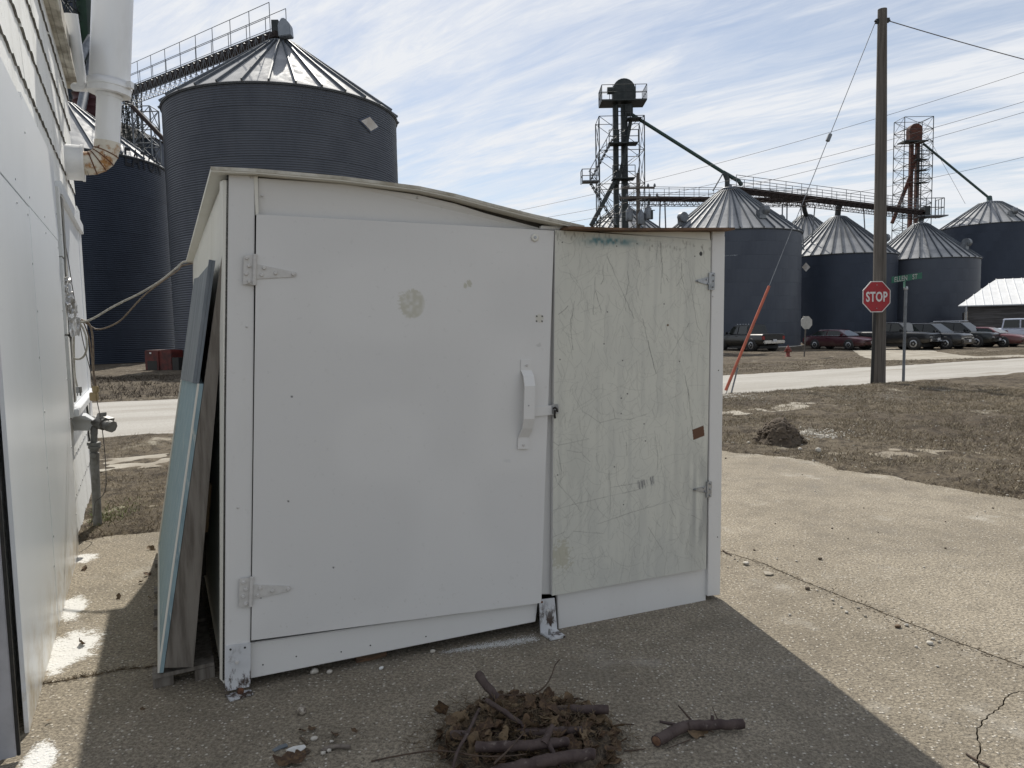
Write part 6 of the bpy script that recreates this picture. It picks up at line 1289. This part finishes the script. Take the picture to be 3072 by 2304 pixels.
M_TWIG = simple('dry_twig', (0.085, 0.055, 0.036), (0.045, 0.030, 0.022), 30, .8); M_CUT = simple('cut_wood_end', (0.20, 0.11, 0.065), (0.10, 0.05, 0.03), 60, .85); M_STRAW = simple('dry_straw', (0.17, 0.125, 0.07), (0.085, 0.060, 0.036), 40, .8)
def leaf_mesh(seed):
    r = random.Random(seed); out = []; n = 18
    for i in range(n):
        t = i / n * 2 * math.pi; lob = 1 + .32 * math.sin(t * 5 + r.uniform(-.3, .3)); out.append((.5 * math.cos(t) * (1 + .1 * lob), .30 * math.sin(t) * lob))
    b = MB(); cur = r.uniform(-.5, .6); cy = r.uniform(.2, 1.1)
    z = lambda x, y: cur * x * x + cy * y * y + .06 * math.sin(9 * x + 3 * y + seed)
    rings = [[(x * k, y * k, z(x * k, y * k)) for x, y in out] for k in (1, .55)]
    vs = rings[0] + rings[1] + [(0, 0, 0)]; fs = [(i, (i + 1) % n, n + (i + 1) % n, n + i) for i in range(n)] + [(n + i, n + (i + 1) % n, 2 * n) for i in range(n)]
    b.add(vs, fs, True); b.tube([(.5, 0, z(.5, 0)), (.8, .03, z(.5, 0) + .03)], .012, 4); return b.mesh('leaf', M_LEAF)
LEAVES = [leaf_mesh(i) for i in range(9)]
z6 = lambda x, y: ((1100 + x * .5425) / DS, (1850 + y * .5425) / DS)
def g6(x, y, z=0.0): return gp(*z6(x, y), z)
pc = g6(900, 690); heap = lambda x, y: .085 * max(0, 1 - ((x - pc.x) / .36) ** 2 - ((y - pc.y) / .30) ** 2) ** .8
pile = thing('leaf_pile', 'heap of dead brown oak leaves and straw swept up before the shed', 'leaf pile', (pc.x, pc.y, 0))
n = 40; A, B = np.meshgrid(np.linspace(-1, 1, n), np.linspace(-1, 1, n)); hx = pc.x + A * .36; hy = pc.y + B * .30; Rr = np.hypot(A, B)
hh = np.clip(1 - Rr ** 2, 0, 1) ** .8 * .07 + vnoise(hx, hy, .03, 91) * .03 * (Rr < .95) - .012 * (Rr > .9)
core = link('litter_core', grid_mesh('litter_core', np.stack([hx, hy, hh], -1) - np.array(wl(pile)), M_CLOD), pile); core['kind'] = 'stuff'
rl = random.Random(11)
for k in range(230):
    a = rl.uniform(0, 6.28); q_ = math.sqrt(rl.random()) * 1.02; x, y = pc.x + .35 * q_ * math.cos(a), pc.y + .29 * q_ * math.sin(a)
    o = link('leaf', LEAVES[k % 9], pile); s = rl.uniform(.035, .085); o.scale = (s, s, s); o.location = Vector((x, y, heap(x, y) + rl.uniform(.004, .02))) - wl(pile); o.rotation_euler = (rl.gauss(0, .5), rl.gauss(0, .5), rl.uniform(0, 6.28))
b = MB()
for k in range(2600):
    a = rl.uniform(0, 6.28); q_ = math.sqrt(rl.random()) * (1.16 if k % 3 else .8); x, y = pc.x - (.06 if k % 2 else 0) + .36 * q_ * math.cos(a), pc.y + .31 * q_ * math.sin(a); z = heap(x, y) + rl.uniform(.002, .022)
    d = Vector((rl.gauss(0, 1), rl.gauss(0, 1), rl.gauss(.1, .35))).normalized() * rl.uniform(.015, .05); p = Vector((x, y, max(.002, z))); e_ = p + d; e_.z = max(.002, e_.z); b.tube([p, e_], rl.uniform(.0006, .0014), 3, False)
sw = b.build('straw', M_STRAW, pile); sw['kind'] = 'stuff'
ML = 1.0
def branch(label, pts, d_px, name='branch', cat='branch', group=None, mat=None, stubs=(), ends=True, loose=False):
    P3 = []; 
    for x, y, z in pts: P3.append(g6(x, y, z))
    base_ = P3[len(P3) // 2]; scale = (base_ - EYEP).length / FOC * .5425; r = d_px * scale / 2
    t = thing(name, label, cat, (base_.x, base_.y, min(p.z for p in P3)), 0, group)
    rr = random.Random(int(pts[0][0])); sp_ = spline(P3, 6) if len(P3) > 2 else [P3[0].lerp(P3[-1], i / 6) for i in range(7)]
    sp_ = [p + Vector((rr.uniform(-1, 1), rr.uniform(-1, 1), rr.uniform(-1, 1))) * r * .12 for p in sp_]; m_ = len(sp_)
    rs_ = [r * (1 - .35 * i / (m_ - 1)) * rr.uniform(.94, 1.06) for i in range(m_)] if r < .006 else [r * (1 - .12 * i / (m_ - 1)) * rr.uniform(.94, 1.06) for i in range(m_)]
    MB().tube(sp_, rs_, 10 if r > .004 else 6).build('stem', mat or (M_BARK if r > .004 else M_TWIG), t)
    if r > .007:
        for p, q_ in ((sp_[0], sp_[1]), (sp_[-1], sp_[-2])):
            d = (p - q_).normalized(); MB().lathe([(r * .84, -.0005), (r * .8, .0008), (0, .001)], p, 12, d).build('cut_end', M_CUT, t)
    for (x0, y0, zz0, x1, y1, zz1, dp) in stubs: MB().tube([g6(x0, y0, zz0), g6(x1, y1, zz1)], [dp * scale / 2, dp * scale / 2 * .6], 7).build('side_twig', M_BARK if dp > 12 else M_TWIG, t)
    return t
branch('thick short branch stub standing up at the top of the leaf pile', [(620, 322, .115), (680, 400, .09), (750, 480, .06)], 46)
branch('grey cut branch across the upper right of the leaf pile', [(960, 520, .06), (1150, 515, .075), (1335, 512, .07)], 52)
branch('brown branch buried across the middle of the leaf pile', [(470, 655, .05), (700, 660, .06), (930, 640, .085), (1190, 628, .08)], 48)
branch('knotty branch with a fork lying across the leaf pile', [(610, 722, .075), (800, 715, .095), (960, 705, .10), (1105, 690, .09)], 54, stubs=[(980, 700, .11, 1030, 600, .15, 40), (1010, 710, .10, 1072, 832, .06, 26)])
branch('thick straight cut branch at the front of the leaf pile', [(690, 868, .07), (900, 815, .08), (1100, 780, .085), (1255, 756, .08)], 62)
branch('slender bent stick leaning down over the leaf pile', [(662, 462, .10), (760, 525, .11), (830, 575, .105), (875, 610, .10)], 26)
branch('thin dark stick leaning at the left of the leaf pile', [(622, 512, .10), (560, 640, .12), (500, 750, .09), (478, 835, .05)], 17)
branch('curved twig curling up behind the leaf pile', [(725, 432, .085), (830, 436, .08), (925, 424, .075), (985, 385, .09), (1020, 330, .11), (1042, 268, .135), (1070, 236, .15)], 9, 'twig', 'twig')
branch('long thin twig reaching out from the leaf pile over bare concrete', [(25, 800, .004), (170, 770, .015), (350, 742, .05), (480, 748, .075), (620, 770, .09), (760, 772, .095), (885, 760, .09)], 9, 'twig', 'twig')
branch('thin pale twig lying across the front branches of the pile', [(705, 812, .11), (790, 730, .12), (870, 640, .125)], 11, 'twig', 'twig')
branch('thin twig lying beside the right edge of the leaf pile', [(1350, 606, .012), (1420, 594, .012), (1480, 598, .010)], 9, 'twig', 'twig')
branch('short twig on the concrete right of the leaf pile', [(1420, 742, .006), (1480, 738, .006), (1542, 730, .006)], 8, 'twig', 'twig')
branch('small crooked twig at the upper right of the leaf pile', [(1105, 490, .05), (1140, 452, .06), (1200, 460, .06)], 8, 'twig', 'twig')
branch('separate crooked cut branch lying alone right of the leaf pile', [(1598, 690, .028), (1680, 645, .03), (1755, 608, .03), (1830, 600, .03), (1960, 598, .03), (2082, 592, .03)], 54, stubs=[(1740, 605, .03, 1620, 580, .045, 20), (1805, 585, .03, 1722, 490, .08, 12), (1910, 585, .035, 1912, 545, .06, 24), (1945, 580, .03, 1912, 500, .07, 6), (1860, 615, .02, 1920, 640, .01, 8), (1790, 680, .006, 1660, 730, .006, 6)])
def lone_leaf(label, p, s, rz, tilt=(.2, .1), k=0):
    t = thing('fallen_leaf', label, 'leaf', p); o = link('blade', LEAVES[k % 9], t); o.scale = (s, s, s); o.rotation_euler = (tilt[0], tilt[1], rz); o.location = (0, 0, .012); return t
lone_leaf('curled brown leaf tucked under the separate crooked branch', g6(1835, 655), .085, .4, (.5, .2), 2)
lone_leaf('upright tan leaf standing at the left edge of the leaf pile', g6(415, 540), .10, 1.4, (.2, 1.2), 4)
zq = lambda x, y: ((600 + x * .4244) / DS, (1600 + y * .4244) / DS)
gqz = lambda x, y, z=0.0: gp(*zq(x, y), z)
lone_leaf('broad tan oak leaf lying by the white paint chip', gqz(630, 1625), .11, .2, (.1, .1), 1); lone_leaf('dark curled leaf next to the white paint chip', gqz(700, 1590), .06, 1.0, (.6, .2), 3); lone_leaf('small brown leaf beside the grey pebbles and stick', gqz(955, 1440), .05, 2.0, (.4, .3), 5); lone_leaf('tiny dark leaf alone on the concrete between shell and pile', gqz(1090, 1412), .028, .3, (.6, .5), 6); lone_leaf('faded leaf behind the white paint chip', gqz(790, 1400), .045, 1.2, (.3, .3), 7); lone_leaf('folded leaf near the faded leaf', gqz(720, 1412), .04, 2.6, (.5, .1), 8)
zc4 = lambda x, y: ((0 + x * .405) / DS, (1632 + y * .405) / DS)
for (x, y, s, lab, k, tl) in [(600, 745, .065, 'folded brown leaf standing on the white stain by the building', 0, (.9, .3)), (625, 195, .06, 'pale curled leaf on the upper white stain', 2, (.3, .5)), (1120, 45, .07, 'dark leaf against the foot of the leaning panel', 3, (.5, .4)), (1090, 235, .055, 'brown leaf near the pallet under the leaning panel', 4, (.6, .3)), (1045, 292, .03, 'reddish scrap of leaf on the concrete by the panel', 5, (.7, .3)), (1108, 410, .035, 'rusty scrap of leaf by the pallet edge', 6, (.6, .6)), (880, 405, .045, 'thin dry leaf lying on the shadow edge', 7, (.3, .7)), (530, 125, .03, 'small dry leaf close to the building wall', 8, (.3, .2)), (1055, 1240, .022, 'tiny curled leaf before the pallet', 1, (.8, .4)), (360, 1325, .02, 'pale leaf sliver in the sunlit strip', 2, (.2, .2))]:
    o = lone_leaf(lab, gp(*zc4(x, y)), s, x * .37, tl, k)
# paint chip, slate flake, walnut, curved stick, pebbles
M_CHIP = simple('white_paint_chip', (0.74, 0.74, 0.72), (0.60, 0.60, 0.57), 40, .6, bump=.5)
def flake(name, label, cat, px, z, mat, th=.004):
    pts = [gqz(x, y, z) for x, y in px]; t = thing(name, label, cat, pts[0]); MB().prism(pts, ZUP * th).build('flake', mat, t); return t
flake('paint_chip', 'jagged white paint chip lying on the shaded concrete', 'paint chip', [(620, 1530), (660, 1512), (735, 1500), (750, 1512), (715, 1545), (690, 1560), (640, 1558), (610, 1545)], .012, M_CHIP)
flake('slate_flake', 'thin grey shingle flake next to the white paint chip', 'flake', [(510, 1535), (560, 1505), (610, 1490), (622, 1508), (575, 1525), (530, 1545)], .003, M_SLATE); flake('slate_flake', 'dark flake half under the white paint chip', 'flake', [(690, 1565), (755, 1520), (785, 1545), (765, 1560), (720, 1572)], .003, M_CLOD); flake('slate_flake', 'dark pointed splinter behind the white paint chip', 'flake', [(703, 1445), (720, 1440), (768, 1490), (750, 1498)], .003, M_CLOD)
wn_ = gqz(722, 1280); nut = thing('walnut_shell', 'striped round nut shell alone on the concrete', 'nut shell', wn_); m = Mat('nut_shell'); c = m.mix(m.rng(m.noise(60, 4, .6, (1, 3, 1)), .4, .6), (0.09, 0.065, 0.045), (0.40, 0.36, 0.30)); m.color(c).set(.5); 
bm = bmesh.new(); bmesh.ops.create_icosphere(bm, subdivisions=3, radius=.019)
for w in bm.verts: w.co.z *= .92; w.co *= 1 + .05 * math.sin(9 * math.atan2(w.co.y, w.co.x)); w.co.z += .0175
me = bpy.data.meshes.new('shell'); bm.to_mesh(me); bm.free(); me.materials.append(m.m); [setattr(f, 'use_smooth', True) for f in me.polygons]; link('shell', me, nut)
st_ = thing('short_stick', 'short curved grey stick among the pebbles', 'stick', gqz(960, 1520)); MB().tube(spline([gqz(862, 1540, .01), gqz(900, 1518, .011), gqz(980, 1505, .012), (gqz(1062, 1510, .01))], 5), [.0085] * 15 + [.006], 9).build('stem', simple('grey_bark', (0.20, 0.17, 0.14), (0.12, 0.10, 0.085), 40, .8), st_)
def pebble(p, r, mat, label, group=None, seed=0, flat=.65):
    bm = bmesh.new(); rock_bm(bm, (0, 0, r * flat * .8), r, flat, seed); bmesh.ops.subdivide_edges(bm, edges=bm.edges, cuts=1, use_grid_fill=True, smooth=.6); me = bpy.data.meshes.new('pebble'); bm.to_mesh(me); bm.free(); [setattr(f, 'use_smooth', True) for f in me.polygons]; me.materials.append(mat)
    o = link('pebble', me); o.location = p; tag(o, label, 'pebble', group); return o
for i, (x, y, r) in enumerate([(870, 1563, .012), (910, 1545, .011), (805, 1460, .012), (930, 1480, .010)]): pebble(gqz(x, y), r, M_STONE, 'small pale pebble beside the short curved stick', 'pebbles by the curved stick', i)
pebble(gqz(810, 990), .022, M_STONE, 'larger grey stone under the shed kick board', None, 12); pebble(gqz(915, 992), .017, M_STONE, 'white angular stone just out from the shed kick board', None, 13); pebble(gqz(1645, 843), .015, M_STONE, 'rounded grey pebble in the gap under the shed', None, 14); pebble(gqz(1283, 960), .012, M_CHIP, 'white chip on the concrete before the shed sill', None, 15)
zr5 = lambda x, y: ((2100 + x * .4394) / DS, (1650 + y * .4394) / DS)
pebble(gp(*zr5(313, 100)), .026, M_STONE, 'large smooth white pebble right of the shed corner', None, 21, .55); pebble(gp(*zr5(820, 66)), .013, M_CLOD, 'lone dark pebble on the sunlit slab', None, 22); pebble(gp(*zr5(733, 270)), .014, M_CLOD, 'dark lump beside the slab joint', None, 23); pebble(gp(*zr5(1350, 530)), .014, M_LEAF, 'brown lump lying in the slab joint', None, 24)
flake2 = thing('stone_flake', 'flat tan stone flake by the slab joint near the shed corner', 'flake', gp(*zr5(470, 160))); MB().prism([gp(*zr5(x, y), .004) for x, y in ((430, 148), (470, 152), (505, 168), (480, 174), (445, 172))], ZUP * .006).build('flake', M_LOT, flake2)
for i, (x, y, r) in enumerate([(237, 65, .009), (257, 80, .009), (658, 80, .010), (1000, 432, .012), (1128, 456, .009), (1568, 645, .015), (1475, 665, .008), (1590, 612, .01), (1630, 632, .009), (1410, 520, .014), (965, 396, .009), (905, 345, .01), (910, 370, .009), (525, 62, .009), (612, 447, .009), (800, 280, .008), (1080, 400, .009), (1620, 800, .008), (1530, 122, .01), (190, 122, .008)]):
    pebble(gp(*zr5(x, y)), r, M_STONE if i % 4 else M_LOT, 'small pale pebble scattered along the slab joint right of the shed', 'pebbles along the slab joint', 30 + i)
zr4 = lambda x, y: ((2100 + x * .4394) / DS, (1100 + y * .4394) / DS)
for i, (x, y, r) in enumerate([(902, 1108, .013), (1010, 1178, .01), (698, 740, .012), (1217, 1133, .009), (1675, 1242, .011), (515, 1075, .011), (1888, 1023, .012), (1945, 992, .013), (2000, 968, .012), (785, 854, .014), (1675, 1060, .010), (175, 628, .018), (1118, 967, .011), (640, 1225, .009), (370, 1255, .013)]):
    pebble(gp(*zr4(x, y)), r * .7, M_STONE if i in (6, 7, 9) else M_CLOD, 'small pebble scattered on the open sunlit slab', 'pebbles on the sunlit slab', 60 + i)
pebble(gp(*zr4(805, 585), .03), .05, M_STONE, 'white rock at the lawn edge beside the soil mound', None, 90); pebble(gp(*zr4(683, 570), .03), .03, M_STONE, 'small white rock against the soil mound', None, 91); pebble(gp(*zr4(332, 525), .03), .025, M_STONE, 'white rock in the lawn left of the soil mound', None, 92)
branch2 = thing('joint_twig', 'thin dark twig lying by the shed corner on the sunlit slab', 'twig', gp(*zr5(190, 22))); MB().tube([gp(*zr5(155, 0), .006), gp(*zr5(180, 18), .01), gp(*zr5(215, 36), .005)], .004, 6).build('stem', M_TWIG, branch2)
tw2 = thing('joint_twig', 'dry twig on the slab by the crack at the concrete corner', 'twig', gp(*zr5(1900, 1430))); MB().tube([gp(*zr5(1818, 1392), .005), gp(*zr5(1880, 1430), .008), gp(*zr5(1975, 1482), .005)], .004, 6).build('stem', M_TWIG, tw2)
# dry grass growing in the left slab joint and along the right joint
b = MB()
for k in range(420):
    i = rl.randrange(len(JL) - 1); p = JL[i].lerp(JL[i + 1], rl.random()); q_ = p + Vector((rl.gauss(0, .03), rl.gauss(0, .018), rl.uniform(.0, .014))); b.tube([p + Vector((rl.gauss(0, .008), rl.gauss(0, .008), -.004)), q_], .0011, 3, False)
for k in range(260):
    i = rl.randrange(len(JR) - 1); p = JR[i].lerp(JR[i + 1], rl.random())
    if p.x < 1.3: continue
    q_ = p + Vector((rl.gauss(0, .02), rl.gauss(0, .02), rl.uniform(0, .008))); b.tube([p + Vector((rl.gauss(0, .02), rl.gauss(0, .02), .001)), q_], .001, 3, False)
tag(b.build('joint_grass', M_STRAW), 'dry straw and grass caught in the open concrete joints', 'grass', kind='stuff')

# ragged line of white paint dust on the concrete under the shed front
bm = bmesh.new(); pa_, pb_ = gp(940, 1412), gp(1165, 1378); nrm_ = Vector((pb_.y - pa_.y, pa_.x - pb_.x, 0)).normalized()
for k in range(2600):
    t_ = rl.betavariate(2.2, 1.6); p = pa_.lerp(pb_, t_) + nrm_ * rl.gauss(0, .011 + .012 * t_); r_ = rl.uniform(.0012, .004)
    a = rl.uniform(0, 6.28); vs = [bm.verts.new((p.x + r_ * math.cos(a + j * 2.094) * rl.uniform(.7, 1.3), p.y + r_ * math.sin(a + j * 2.094) * rl.uniform(.7, 1.3), .0012 + .0006 * (j == 1))) for j in range(3)]; bm.faces.new(vs)
me = bpy.data.meshes.new('paint_dust'); bm.to_mesh(me); bm.free(); me.materials.append(M_CHIP); tag(link('paint_dust', me), 'scatter of white paint dust on the concrete under the shed front', 'paint dust', kind='stuff')
# loose soil gathered along the slab joint
bm = bmesh.new()
for k in range(900):
    i = rl.randrange(len(JR) - 1); p = JR[i].lerp(JR[i + 1], rl.random())
    if p.x < 1.25: continue
    off = abs(rl.gauss(0, .05)) * (1 if rl.random() < .8 else -1); t_ = (JR[i + 1] - JR[i]); t_.normalize(); p = p + Vector((-t_.y, t_.x, 0)) * off; rock_bm(bm, (p.x, p.y, .0015), rl.uniform(.0012, .0042), .6, k)
me = bpy.data.meshes.new('joint_soil'); bm.to_mesh(me); bm.free(); me.materials.append(M_CLOD); tag(link('joint_soil', me), 'crumbs of dark soil gathered along the slab joint', 'soil', kind='stuff')
